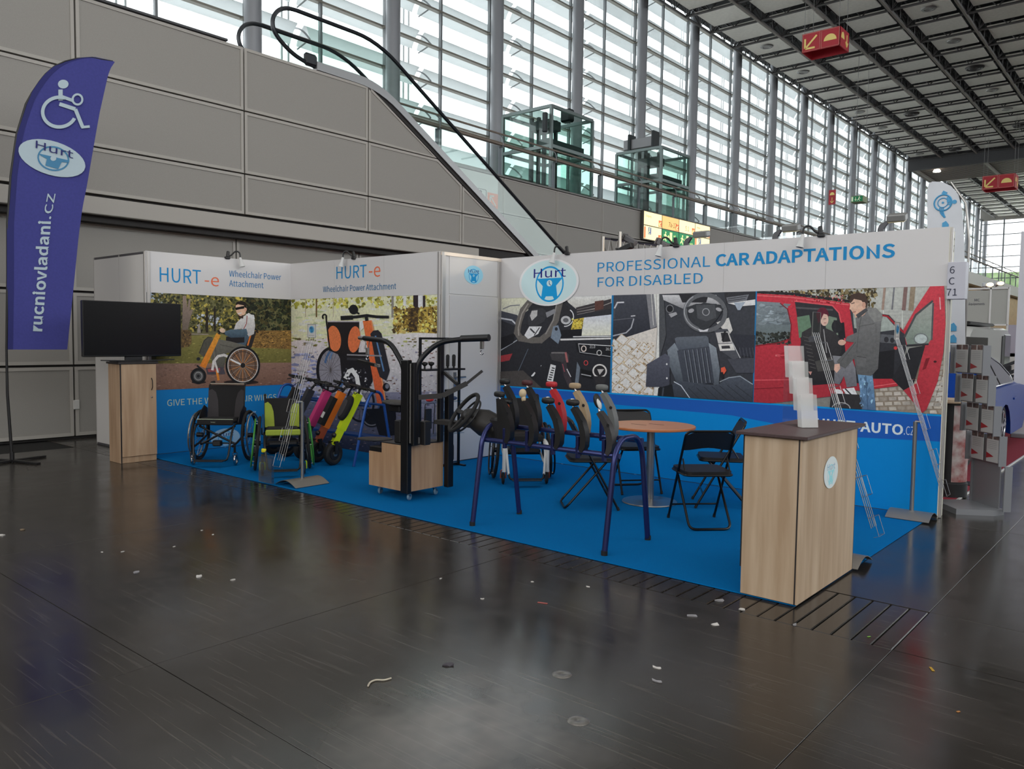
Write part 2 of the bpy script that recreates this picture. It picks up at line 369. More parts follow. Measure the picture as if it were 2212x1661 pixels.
 'g': (513, '249,507 157,485 90,424 65,330 74,275 98,230 129,198 129,194 103,171 83,140 75,102 81,67 96,40 119,21 119,16 80,-16 55,-54 46,-96 73,-167 144,-212 250,-228 383,-204 470,-142 501,-56 481,10 424,49 329,61 231,61 179,68 152,87 145,115 149,139 160,158 177,174 225,159 249,157 342,178 406,237 431,329 425,369 411,404 391,431 492,431 492,494 320,494 300,501 | 197,432 249,446 303,432 341,393 355,330 340,268 302,227 249,213 197,227 159,268 145,330 159,393 | 319,-7 374,-13 407,-33 419,-70 399,-119 345,-156 262,-170 185,-160 136,-130 119,-84 124,-55 141,-27 169,0 213,-7'),
 'k': (503, '166,725 84,725 84,0 166,0 166,130 259,239 403,0 493,0 307,295 472,494 379,494 169,234 166,234'),
}
GLY_B = {
 'A': (574, '208,697 -38,-30 110,-30 175,174 375,174 439,-30 592,-30 345,697 | 254,569 296,569 281,514 258,439 292,439 335,300 215,300 235,364 | 270,515'),
 'C': (601, '433,696 347,710 180,664 64,533 22,333 63,134 177,3 341,-42 432,-30 508,7 590,81 504,180 439,122 396,100 349,93 254,121 193,202 170,336 194,467 257,547 352,575 394,568 431,550 490,500 574,601 502,663'),
 'D': (646, '62,697 62,-30 266,-30 448,13 565,141 603,336 564,531 447,656 262,697 | 206,569 248,569 366,541 432,466 456,336 432,205 366,128 248,99 206,99'),
 'P': (596, '62,697 62,-30 206,-30 206,236 288,236 427,260 527,338 563,472 526,605 425,678 284,697 | 206,569 270,569 359,559 402,529 417,471 402,411 360,377 273,364 206,364'),
 'T': (565, '547,697 -2,697 -2,566 200,566 200,-30 345,-30 345,566 547,566'),
 'I': (287, '206,697 62,697 62,-30 206,-30'),
 'O': (695, '503,664 338,710 173,664 62,533 22,336 62,137 172,4 338,-43 503,4 614,137 653,336 614,533 | 251,547 338,574 424,547 483,468 506,336 483,203 424,121 338,93 251,121 192,203 170,336 192,468'),
 'N': (678, '62,697 62,-30 201,-30 201,351 199,422 210,407 462,-30 596,-30 596,697 456,697 456,320 458,248 463,176 512,139 465,139 | 195,697 | 147,529 193,529 195,492 | 448,261'),
 'S': (563, '369,698 284,710 163,684 76,611 43,503 69,406 129,342 197,304 293,262 346,236 376,209 387,171 375,131 341,104 277,92 218,101 163,127 90,187 1,83 93,8 179,-29 278,-42 411,-14 502,65 534,177 513,274 455,340 379,383 284,424 236,447 203,473 192,509 202,542 232,565 286,575 335,569 378,550 442,502 523,602 442,666'),
 'R': (598, '62,697 62,-30 206,-30 206,253 278,253 441,-30 605,-30 426,278 481,303 542,377 564,482 529,609 433,678 303,697 | 206,569 286,569 365,559 405,532 419,481 404,425 364,393 285,380 206,380'),
 'H': (683, '206,697 62,697 62,-30 206,-30 206,285 457,285 457,-30 602,-30 602,697 457,697 457,418 206,418'),
 'U': (676, '203,697 59,697 59,272 93,91 190,-12 329,-43 466,-12 564,91 598,272 598,697 457,697 457,276 437,160 393,108 329,93 266,108 222,160 203,276'),
 '-': (336, '305,317 12,317 12,193 305,193'),
 'r': (373, '326,536 299,537 236,522 180,480 188,434 147,434 | 348,531 | 390,514 | 54,524 54,-30 198,-30 198,310 229,365 262,394 294,402 317,400 362,386 | 179,524'),
 'u': (573, '190,524 46,524 46,179 64,63 125,-16 227,-43 301,-29 362,6 373,-30 500,-30 500,524 357,524 357,156 323,119 289,97 254,91 218,100 199,128 190,193 | 367,47 404,47'),
 'c': (484, '352,528 283,538 151,503 53,402 17,247 51,92 144,-8 277,-42 344,-34 405,-10 480,42 410,150 353,108 321,93 288,88 223,107 180,160 164,247 181,333 225,387 291,406 316,403 342,391 393,352 471,455 406,504'),
 'n': (575, '431,511 329,538 255,524 193,490 151,452 187,452 179,524 54,524 54,-30 198,-30 198,346 231,376 266,397 301,404 338,394 357,366 366,300 366,-30 509,-30 509,315 491,431'),
 'i': (270, '198,524 54,524 54,-30 198,-30 | 170,726 126,736 82,726 51,695 40,652 51,607 82,576 126,565 170,576 201,607 212,652 201,696'),
 'o': (572, '405,503 276,538 147,503 52,402 17,247 52,92 147,-8 276,-43 405,-8 499,92 535,247 499,402 | 219,387 276,405 333,387 373,334 389,247 373,160 333,107 276,89 219,107 179,159 163,247 179,334'),
 'v': (494, '120,524 -31,524 169,-30 309,-30 505,524 359,524 258,222 228,124 251,124 259,97 219,97 | 220,222 | 235,173'),
 'l': (279, '198,755 54,755 54,96 64,27 103,-25 168,-42 195,-41 254,-26 232,94 193,87 | 198,95 | 199,84'),
 'a': (533, '384,508 270,538 185,526 114,499 34,454 95,344 163,383 207,401 253,407 299,394 320,363 323,337 174,307 61,239 22,130 46,37 109,-23 197,-42 266,-31 327,-3 345,-30 470,-30 470,306 451,424 | 236,203 327,221 327,135 295,110 258,92 221,86 190,92 172,106 165,132 179,170 | 338,29 371,29'),
 'd': (584, '511,755 367,755 367,534 368,511 323,529 260,538 140,501 51,399 18,247 45,94 127,-8 251,-43 318,-31 376,-2 386,-30 511,-30 | 342,389 367,370 367,139 338,113 305,94 272,89 215,107 179,157 164,247 181,334 223,387 280,406 309,403 | 379,28 413,28'),
}
from mathutils.geometry import tessellate_polygon
CAPU = 668
def _glyph(ch, bold):
    g = GLY_B if bold and ch in GLY_B else GLY_R
    if ch not in g: return 180, [], []
    a, s = g[ch]; loops = [[Vector((*map(int, p.split(',')), 0)) for p in l.split()] for l in s.split(' | ')]
    return a, [p for l in loops for p in l], tessellate_polygon(loops)
def text_mesh(s, bold=0., ext=0.):
    """letters as flat triangles, cap height .682, origin at the left baseline"""
    key = (s, bold > .008)
    if key in TXT: return TXT[key]
    v, f, x = [], [], 0.
    for ch in s:
        a, pv, pf = _glyph(ch, key[1]); b = len(v)
        v += [(p.x + x, p.y, 0.) for p in pv]
        for t in pf:
            q = [pv[i] for i in t]
            ar = (q[1].x - q[0].x) * (q[2].y - q[0].y) - (q[1].y - q[0].y) * (q[2].x - q[0].x)
            f.append(tuple(i + b for i in (t if ar > 0 else t[::-1])))
        x += a
    k = .682 / CAPU; x0 = min(p[0] for p in v); x1 = max(p[0] for p in v)
    TXT[key] = ([((p[0] - x0) * k, p[1] * k, 0.) for p in v], f, (x1 - x0) * k)
    return TXT[key]
# ================================================================ the hall
def floor_material():
    m = bpy.data.materials.new('black_hall_floor'); m.use_nodes = True; nt = m.node_tree; N = nt.nodes.new; L = nt.links.new
    b = nt.nodes['Principled BSDF']; tc = N('ShaderNodeTexCoord'); geo = N('ShaderNodeNewGeometry')
    n1 = N('ShaderNodeTexNoise'); n1.inputs['Scale'].default_value = 1.1; n1.inputs['Detail'].default_value = 4; n1.inputs['Roughness'].default_value = .65
    L(geo.outputs['Position'], n1.inputs['Vector'])
    cr = N('ShaderNodeValToRGB'); e = cr.color_ramp.elements
    e[0].position = .3; e[0].color = (*lin((40, 37, 34)), 1); e[1].position = .75; e[1].color = (*lin((58, 53, 48)), 1)
    L(n1.outputs[0], cr.inputs[0])
    # thin scratches: long stretched noise in several directions
    prev = cr.outputs[0]
    for ang, sc in ((20, 1.0), (-50, .9)):
        mp = N('ShaderNodeMapping'); mp.inputs['Rotation'].default_value = (0, 0, R(ang)); mp.inputs['Scale'].default_value = (1.2 * sc, 46 * sc, 1)
        L(geo.outputs['Position'], mp.inputs[0])
        ns = N('ShaderNodeTexNoise'); ns.inputs['Scale'].default_value = 1.6; ns.inputs['Detail'].default_value = 0
        L(mp.outputs[0], ns.inputs['Vector'])
        r2 = N('ShaderNodeValToRGB'); q = r2.color_ramp.elements
        q[0].position = .70; q[0].color = (0, 0, 0, 1); q[1].position = .74; q[1].color = (.3, .3, .3, 1)
        L(ns.outputs[0], r2.inputs[0])
        mx = N('ShaderNodeMixRGB'); mx.blend_type = 'MIX'; L(r2.outputs[0], mx.inputs[0]); L(prev, mx.inputs[1]); mx.inputs[2].default_value = (*lin((96, 90, 84)), 1)
        prev = mx.outputs[0]
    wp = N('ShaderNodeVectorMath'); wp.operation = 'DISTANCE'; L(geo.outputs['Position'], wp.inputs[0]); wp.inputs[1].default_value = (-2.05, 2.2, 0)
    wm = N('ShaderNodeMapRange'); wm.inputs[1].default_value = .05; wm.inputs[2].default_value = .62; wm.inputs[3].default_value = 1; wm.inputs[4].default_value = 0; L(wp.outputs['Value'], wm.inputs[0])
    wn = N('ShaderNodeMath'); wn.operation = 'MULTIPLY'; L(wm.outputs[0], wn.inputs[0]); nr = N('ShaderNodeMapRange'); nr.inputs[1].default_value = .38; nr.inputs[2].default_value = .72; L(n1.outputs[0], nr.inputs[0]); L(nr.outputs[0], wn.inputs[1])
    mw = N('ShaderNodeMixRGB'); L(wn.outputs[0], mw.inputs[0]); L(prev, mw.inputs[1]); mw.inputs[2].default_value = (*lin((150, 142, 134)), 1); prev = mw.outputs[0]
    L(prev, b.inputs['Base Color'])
    rr = N('ShaderNodeMapRange'); rr.inputs[1].default_value = .3; rr.inputs[2].default_value = .75; rr.inputs[3].default_value = .12; rr.inputs[4].default_value = .30
    L(n1.outputs[0], rr.inputs[0]); L(rr.outputs[0], b.inputs['Roughness'])
    bp = N('ShaderNodeBump'); bp.inputs['Strength'].default_value = .12; bp.inputs['Distance'].default_value = .004
    L(n1.outputs[0], bp.inputs['Height']); L(bp.outputs[0], b.inputs['Normal'])
    b.inputs['Specular IOR Level'].default_value = .55
    MATS['floor'] = m; return m
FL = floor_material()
JT = M('floor_joint_black', (16, 15, 14), .8)
mb = MB(); mb.box(-21, 26, -20, 112, -.3, -.012)
floor = sbuild(mb, 'floor', [JT], 'dark worn hall floor'); XF['floor'] = Matrix.Identity(4)
# large floor plates with open joints, near ones as pieces, the rest as one sheet
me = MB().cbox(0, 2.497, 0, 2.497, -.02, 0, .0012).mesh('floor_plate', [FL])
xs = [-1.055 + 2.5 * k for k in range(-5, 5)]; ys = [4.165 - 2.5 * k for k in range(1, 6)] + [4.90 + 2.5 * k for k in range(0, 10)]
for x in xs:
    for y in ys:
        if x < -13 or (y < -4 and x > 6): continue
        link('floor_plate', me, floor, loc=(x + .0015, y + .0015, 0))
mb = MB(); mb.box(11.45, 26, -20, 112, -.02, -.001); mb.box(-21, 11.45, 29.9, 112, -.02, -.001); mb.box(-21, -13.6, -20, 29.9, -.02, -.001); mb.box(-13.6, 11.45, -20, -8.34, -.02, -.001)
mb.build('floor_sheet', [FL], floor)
# slotted service-channel covers along the stand
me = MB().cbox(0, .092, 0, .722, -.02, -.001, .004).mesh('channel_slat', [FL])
for k in range(120):
    x = -1.055 - .1 * (k + 1)
    if x < -13: break
    link('channel_slat', me, floor, loc=(x + .004, 4.171, 0))
mb = MB(); mb.box(-1.05, 11.45, 4.169, 4.896, -.02, 0); mb.build('channel_cover', [FL], floor)
CAPM = M('worn_steel', (150, 146, 140), .35, .6, noise=(30, .4))
me = MB().lathe([(.001, .003), (.012, .003), (.013, .0035), (.034, .0035), (.042, .002), (.045, 0)], n=24).mesh('floor_cap', [CAPM])
for i, (px, py) in enumerate(((1214, 1457), (1249, 1557))):
    p = onz(px, py); o = link('floor_socket_cap', me); o.location = (p[0], p[1], .0005)
    tag(o, ('round steel socket cap in the floor, farther of the two', 'round steel socket cap in the floor, nearer the camera')[i], 'floor cap', 'steel caps in the floor')

# ---- cladding wall on the left -------------------------------------------------
CL = M('grey_cladding_panel', (158, 154, 147), .55, noise=(160, .12))
CF = M('grey_cladding_frame', (176, 171, 163), .5)
CD = M('cladding_joint_dark', (46, 43, 42), .7)
XWL = -11.68
wall_left = struct('wall_left', 'grey panelled wall below the upper gallery')
mb = MB(); mb.box(-12.4, XWL - .075, -20, 9.6, 3.05, 6.02)
mb.prism([(9.6, 6.02), (9.6, 3.05), (14.75, 3.05)], lambda u, v, w: (w, u, v), -12.4, XWL - .075)
mb.box(-12.5, -12.01, -20, 20, 0, 3.1)
mb.build('backing', [CD], wall_left)
def clad(quad, parent, x, depth=.07, fr=.045):
    """framed cladding panel: outline (y,z), face slightly sunk behind its frame"""
    n = len(quad); cy = sum(p[0] for p in quad) / n; cz = sum(p[1] for p in quad) / n
    def inset(d):
        out = []
        for i in range(n):
            a, b, c = (Vector(quad[i - 1]), Vector(quad[i]), Vector(quad[(i + 1) % n]))
            e1 = (b - a).normalized(); e2 = (c - b).normalized(); n1 = Vector((-e1.y, e1.x)); n2 = Vector((-e2.y, e2.x))
            if n1.dot(Vector((cy, cz)) - b) < 0: n1 = -n1
            if n2.dot(Vector((cy, cz)) - b) < 0: n2 = -n2
            bi = (n1 + n2); k = d / max(.25, 1 + n1.dot(n2)); out.append((b.x + bi.x * k, b.y + bi.y * k))
        return out
    o = inset(.012); i = inset(.012 + fr)
    vs = [(x, p[0], p[1]) for p in o] + [(x, p[0], p[1]) for p in i] + [(x - .012, p[0], p[1]) for p in i] + [(x - depth, p[0], p[1]) for p in o]
    fs = []; ms = []
    for k in range(n):
        j = (k + 1) % n
        fs += [(k, j, n + j, n + k), (n + k, n + j, 2 * n + j, 2 * n + k), (3 * n + k, 3 * n + j, j, k)]; ms += [1, 1, 1]
    fs.append(tuple(range(2 * n, 3 * n))); ms.append(0)
    b = MB(); b.v = vs; b.f = fs; b.m = ms
    return b.build('cladding_panel', [CL, CF], parent)
ycol = [-0.49, 2.01, 4.51, 7.03, 9.55, 12.03, 14.5]
zrow = [3.42, 4.07, 5.06, 6.06]
slope = lambda y: 6.04 - (y - 9.62) * .5774
for i in range(len(ycol) - 1):
    for j in range(3):
        a, b = ycol[i], ycol[i + 1]; c, d = zrow[j], zrow[j + 1]
        if b <= 9.6: clad([(a, c), (b, c), (b, d), (a, d)], wall_left, XWL)
        else:
            zb, za = slope(b), slope(a)
            if za <= c + .05: continue
            q = [(a, c)]
            yc = min(b, 9.62 + (6.04 - c) / .5774); q.append((yc, c))
            if zb > c: q.append((b, min(d, zb)))
            yd = 9.62 + (6.04 - d) / .5774
            if a < yd < b and zb < d: q.append((yd, d))
            q.append((a, min(d, za)))
            clad(q, wall_left, XWL)
for i in range(5):
    for z0, z1 in ((.03, 1.03), (1.04, 2.07), (2.08, 3.06)):
        clad([(ycol[i], z0), (ycol[i + 1], z0), (ycol[i + 1], z1), (ycol[i], z1)], wall_left, -11.95)
mb = MB(); mb.cbox(-12.0, -11.62, -20, 12.5, 3.14, 3.38, .01); mb.build('ledge_beam', [CF], wall_left)
mb = MB(); mb.cbox(-12.2, XWL + .02, -20, 6.75, 6.06, 6.10, .008); mb.build('coping', [M('dark_coping', (70, 70, 72), .5)], wall_left)
PW = M('white_socket_plastic', (205, 203, 198), .4)
p = onx(165, 874, -11.94); o = MB().cbox(-11.952, -11.93, p[1] - .04, p[1] + .04, p[2] - .065, p[2] + .065, .006).build('wall_switch', [PW])
tag(o, 'small white switch plate low on the grey panelled wall', 'switch')

# ---- gallery, its parapet and guard rail ----------------------------------------
XG = -14.9
gallery = struct('wall_gallery', 'panelled parapet of the upper gallery')
mb = MB(); mb.box(-20.2, XG - .08, -20, 110, 5.7, 5.97); mb.box(XG - .4, XG - .08, 5, 56, 0, 5.99); mb.build('gallery_slab', [CD], gallery)
mb = MB(); mb.box(-20.2, XG - .02, -20, 110, 5.97, 6.0); mb.box(XG-.1, XG+.03, 5, 56, 5.965, 6.01); mb.build('gallery_floor', [M('gallery_floor_grey', (120, 118, 114), .5)], gallery)
yg = [9.6, 12.08] + [14.56 + 2.46 * k for k in range(0, 17)]
for i in range(len(yg) - 1):
    for z0, z1 in ((4.97, 5.96), (3.98, 4.96), (2.99, 3.97)):
        if 24.2 < yg[i] < 29 and z0 > 4.9: continue
        if yg[i] > 36 and z0 < 4: continue
        clad([(yg[i], z0), (yg[i + 1], z0), (yg[i + 1], z1), (yg[i], z1)], gallery, XG, .07, .03)
RS = M('brushed_rail', (150, 138, 126), .35, .5)
ST = M('steel_post', (118, 120, 124), .4, .5)
GR = thin_glass('rail_glass', (246, 252, 250), .03)
rail = thing('gallery_guard_rail', 'glass guard rail with thick brown handrail along the upper gallery', 'railing', (XG - .06, 8, 6.0))
mb = MB(); mb.tube([(XG - .1, 7.2, 6.9), (XG - .1, 110, 6.9)], .055, 10); mb.build('handrail', [RS], rail, True)
mb = MB(); mb.tube([(XG - .2, 6.5, 7.21), (XG - .2, 110, 7.21)], .028, 8); mb.build('upper_rail', [RS], rail, True)
pm = MB().box(-.02, .02, -.055, .055, 0, .84).mesh('post', [ST])
bm = MB().tube(bez([(0, 0, .80), (.05, 0, .9), (.02, 0, 1.08), (-.14, 0, 1.22)], 5), .016, 6).tube([(-.05, 0, .84), (.06, 0, .82)], .02, 6).mesh('rail_bracket', [ST])
gm = MB().box(-.006, .006, .02, 2.44, .03, .82).mesh('glass_pane', [GR])
for k in range(-3, 36):
    y = 14.56 + 2.46 * k
    link('post', pm, rail, True, loc=(XG - .16, y, 6.0)); link('rail_bracket', bm, rail, True, loc=(XG - .1, y, 6.0))
    if k < 24: link('glass_pane', gm, rail, True, loc=(XG - .1, y, 6.0))

# ---- escalator -----------------------------------------------------------------
RB = M('black_handrail_rubber', (26, 30, 36), .35)
AL = M('escalator_steel', (150, 150, 150), .35, .7)
EG = thin_glass('escalator_glass', (238, 247, 244), .05)
esc = thing('escalator', 'escalator with glass sides and black handrails rising to the gallery', 'escalator', (-12.2, 20, 0))
S30 = math.tan(R(30))
def epath(dz, y0=8.0, n=6):
    """line parallel to the escalator run: flat landing, bend, 30 degree descent"""
    z = 6.0 + dz
    return [(y0, z), (9.3, z)] + [(9.3 + t * 1.0, z - .2887 * t * t) for t in [k / n for k in range(1, n + 1)]] + [(10.3 + 9.2, z - .2887 - 9.2 * S30)]
for x in (XWL - .06, -12.78):
    rp = [(p[0], p[1]) for p in epath(.95)]
    newel = [(8.42, 6.12), (8.05, 6.2), (7.78, 6.34), (7.62, 6.5), (7.6, 6.68), (7.7, 6.84), (7.86, 6.93), (8.05, 6.955)]
    pts = bez([(x, a, b) for a, b in newel], 4) + [(x, a, b) for a, b in rp[1:]]
    mb = MB(); mb.tube(pts, .036, 8); mb.build('handrail', [RB], esc, True)
    g = [(8.45, 6.15)] + [(a, b) for a, b in epath(.14)[1:]]; t = [(8.2, 6.92)] + [(a, b - .02) for a, b in rp[1:]]
    poly = g + list(reversed(t))
    mb = MB(); mb.prism(poly, lambda u, v, w: (w, u, v), x - .006, x + .006); mb.build('glass_side', [EG], esc, True)
    d0 = [(8.42, 6.06)] + [(a, b) for a, b in epath(.05)[1:]]; d1 = [(8.42, 6.2)] + [(a, b) for a, b in epath(.2)[1:]]
    mb = MB(); mb.prism(d0 + list(reversed(d1)), lambda u, v, w: (w, u, v), x - .06, x + .07); mb.build('skirt', [AL], esc, True)
    d2 = [(8.42, 5.98)] + [(a, b) for a, b in epath(-.03)[1:]]
    mb = MB(); mb.prism(d2 + list(reversed(d0)), lambda u, v, w: (w, u, v), x - .06, x + .035); mb.build('shadow_gap', [CD], esc, True)
    mb = MB(); mb.cbox(x - .05, x + .05, 8.2, 8.46, 6.1, 6.32, .04); mb.build('inlet_cap', [RB], esc, True)
me = MB().box(-12.72, XWL - .14, 0, .40, -.24, 0).mesh('step', [M('escalator_step', (96, 96, 98), .4, .5)])
for k in range(25): link('step', me, esc, True, loc=(0, 10.2 + .4 * k, 5.78 - .4 * S30 * k))
mb = MB(); mb.prism([(9.3, 5.5), (9.3, 5.7), (19.8, -.1), (19.8, -.15), (17.5, -.15)], lambda u, v, w: (w, u, v), -12.75, -11.8); mb.build('truss_casing', [CD], esc, True)
mb = MB(); mb.box(-12.75, -11.8, 6.5, 10.3, 5.9, 5.99); mb.build('landing_plate', [AL], esc, True)
# white sign with pictogram and orange arrow on the parapet behind the escalator
SGW = M('sign_white', (206, 208, 204), .4); SGO = M('sign_orange', (232, 122, 84), .4); SGD = M('sign_dark', (60, 62, 62), .5)
def on_g(px, py): return onx(px, py, XG + .01)
sg = thing('escalator_sign', 'white wall sign with escalator pictogram and orange arrow square', 'sign', on_g(1045, 450))
a = on_g(1000, 372); b = on_g(1075, 450); y0, y1 = a[1], b[1]; zt = 5.94; zb = b[2]
mb = MB(); mb.box(XG, XG + .012, y0 - 1.2, y1, zb, zt); mb.build('sign_plate', [SGW], sg, True)
c = on_g(1053, 415); d = on_g(1075, 452)
mb = MB(); mb.box(XG + .012, XG + .016, c[1], d[1], d[2], c[2]); mb.build('arrow_square', [SGO], sg, True)
cy, cz = (c[1] + d[1]) / 2, (c[2] + d[2]) / 2; w = (d[1] - c[1]); h = c[2] - d[2]; s = min(w, h)
mb = MB(); f = lambda u, v: (XG + .019, cy + u * s, cz + v * s)
mb.obox(f(.3, -.32), f(-.25, .28), .004, .09 * s, up=(0, 1, 1)); mb.obox(f(-.28, .3), f(.1, .3), .004, .09 * s); mb.obox(f(-.28, .3), f(-.28, -.08), .004, .09 * s, up=(0, 1, 0))
mb.build('arrow', [SGW], sg, True)
mb = MB(); py = c[1] - .55 * w; f = lambda u, v: (XG + .016, py + u * w, cz + v * h)
pts = [f(u, v) for u, v in rrect(-.42, .42, -.5, .62, .1)]; mb.tube(pts, .008, 5, closed=True)
mb.disc(f(-.1, .42), .05, .006, (1, 0, 0)); mb.obox(f(-.1, .34), f(-.08, .02), .004, .09, up=(0, 1, 0)); mb.obox(f(-.08, .02), f(-.16, -.35), .004, .05, up=(0, 1, 0)); mb.obox(f(-.08, .02), f(.02, -.3), .004, .05, up=(0, 1, 0)); mb.obox(f(-.1, .3), f(-.22, .05), .004, .035, up=(0, 1, 0))
mb.tube([f(.1, -.28), f(.2, -.28), f(.2, -.18), f(.3, -.18), f(.3, -.08), f(.4, -.08)], .008, 5)
mb.build('pictogram', [SGD], sg, True)

# ---- illuminated direction panel ---------------------------------------------------
LW = M('lit_sign_cream', (255, 226, 168), .4, emit=1.5); LY = M('lit_sign_amber', (250, 200, 120), .4, emit=.95); LGn = M('lit_sign_green', (0, 140, 80), .4, emit=.7)
LO = M('lit_sign_orange', (240, 110, 60), .4, emit=.9); LK = M('lit_sign_text', (40, 38, 36), .6); LB = M('lit_sign_blue', (120, 140, 190), .5, emit=.5); LP = M('lit_sign_pale', (250, 250, 170), .4, emit=1.1)
FR = M('sign_frame_grey', (90, 88, 84), .5, .3)
XS = XG + .075
dp = thing('direction_light_box', 'wall of eight illuminated direction panels, cream above green', 'sign', (XS, 26.8, 5.0))
mb = MB(); mb.box(XS - .04, XS + .05, 24.28, 29.36, 4.98, 5.99); mb.build('casing', [FR], dp, True)
words = {0: ('Eingang', 1), 1: ('7a-17', 2), 2: ('5 1', 2), 3: ('Messe', 1)}
for i in range(4):
    for j in range(2):
        ya = 24.33 + 1.255 * i; yb = ya + 1.2; zb = 5.50 if j == 0 else 5.01; za = zb + .455
        mt = LY if (i == 1 and j == 0) else (LGn if j == 1 and i in (1, 2) else LW)
        pn = MB().box(XS + .05, XS + .06, ya, yb, zb, za).build('light_panel', [mt], dp, True)
        X = XS + .063; mb = MB()
        if j == 0:
            s, k = words[i]
            put_text(mb, s, (X, yb - .75 if k == 2 else ya + .12, zb + .1 if k == 2 else zb + .28), (0, 1, 0), (0, 0, 1), .17 if k == 2 else .07, None, 0)
            mb.box(XS + .06, X, yb - .22, yb - .01, zb + .02, zb + .25, 1)
            mb.obox((X + .003, yb - .06, zb + .2), (X + .003, yb - .17, zb + .07), .003, .03, 2, up=(0, 1, 1)); mb.obox((X + .003, yb - .17, zb + .06), (X + .003, yb - .07, zb + .06), .003, .03, 2); mb.obox((X + .003, yb - .17, zb + .06), (X + .003, yb - .17, zb + .17), .003, .03, 2, up=(0, 1, 0))
        elif mt is LGn:
            def fig(o):
                q = lambda u, v: (X, o + u, zb + v)
                mb.disc(q(.05, .36), .035, .004, (1, 0, 0), 10, 2); mb.obox(q(.04, .31), q(0, .18), .004, .07, 2, up=(0, 1, 0)); mb.obox(q(0, .18), q(.09, .05), .004, .04, 2, up=(0, 1, 0)); mb.obox(q(0, .18), q(-.1, .08), .004, .04, 2, up=(0, 1, 0)); mb.obox(q(.03, .29), q(.13, .22), .004, .03, 2, up=(0, 1, 0)); mb.obox(q(.03, .29), q(-.08, .25), .004, .03, 2, up=(0, 1, 0))
            fig(ya + .2)
            mb.obox((X, ya + .36, zb + .22), (X, ya + .5, zb + .22), .004, .03, 2); mb.obox((X, ya + .44, zb + .28), (X, ya + .5, zb + .22), .004, .03, 2, up=(0, 1, 0)); mb.obox((X, ya + .44, zb + .16), (X, ya + .5, zb + .22), .004, .03, 2, up=(0, 1, 0))
            mb.box(XS + .06, X, ya + .55, ya + .72, zb + .08, zb + .4, 2)
            put_text(mb, 'exit', (X, ya + .82, zb + .26), (0, 1, 0), (0, 0, 1), .07, None, 2); put_text(mb, 'sortie', (X, ya + .82, zb + .1), (0, 1, 0), (0, 0, 1), .07, None, 2)
        else:
            mb.box(XS + .06, X, ya + .28, ya + .48, zb + .17, zb + .42, 3)
            mb.build('pictogram_square', [LK, LO, LP, LB], pn); mb = MB()
            mb.disc((X + .002, ya + .37, zb + .37), .03, .004, (1, 0, 0), 10, 2); mb.obox((X + .002, ya + .36, zb + .34), (X + .002, ya + .36, zb + .26), .004, .03, 2, up=(0, 1, 0)); mb.tube([(X + .002, ya + .37 + .06 * math.cos(t), zb + .24 + .05 * math.sin(t)) for t in [k * .45 for k in range(3, 13)]], .007, 5, 2)
            mb.build('pictogram', [LK, LO, LP, LB], pn); mb = MB()
            mb.box(XS + .06, X, ya + .01, ya + .1, zb + .02, zb + .42, 1); mb.build('side_bar', [LK, LO, LP, LB], pn); mb = MB(); mb.box(XS + .06, X, yb - .22, yb - .01, zb + .02, zb + .22, 1)
            mb.obox((X + .003, yb - .06, zb + .18), (X + .003, yb - .17, zb + .06), .003, .03, 2, up=(0, 1, 1)); mb.obox((X + .003, yb - .17, zb + .05), (X + .003, yb - .08, zb + .05), .003, .03, 2)
        mb.build('panel_print', [LK, LO, LP, LB], pn)

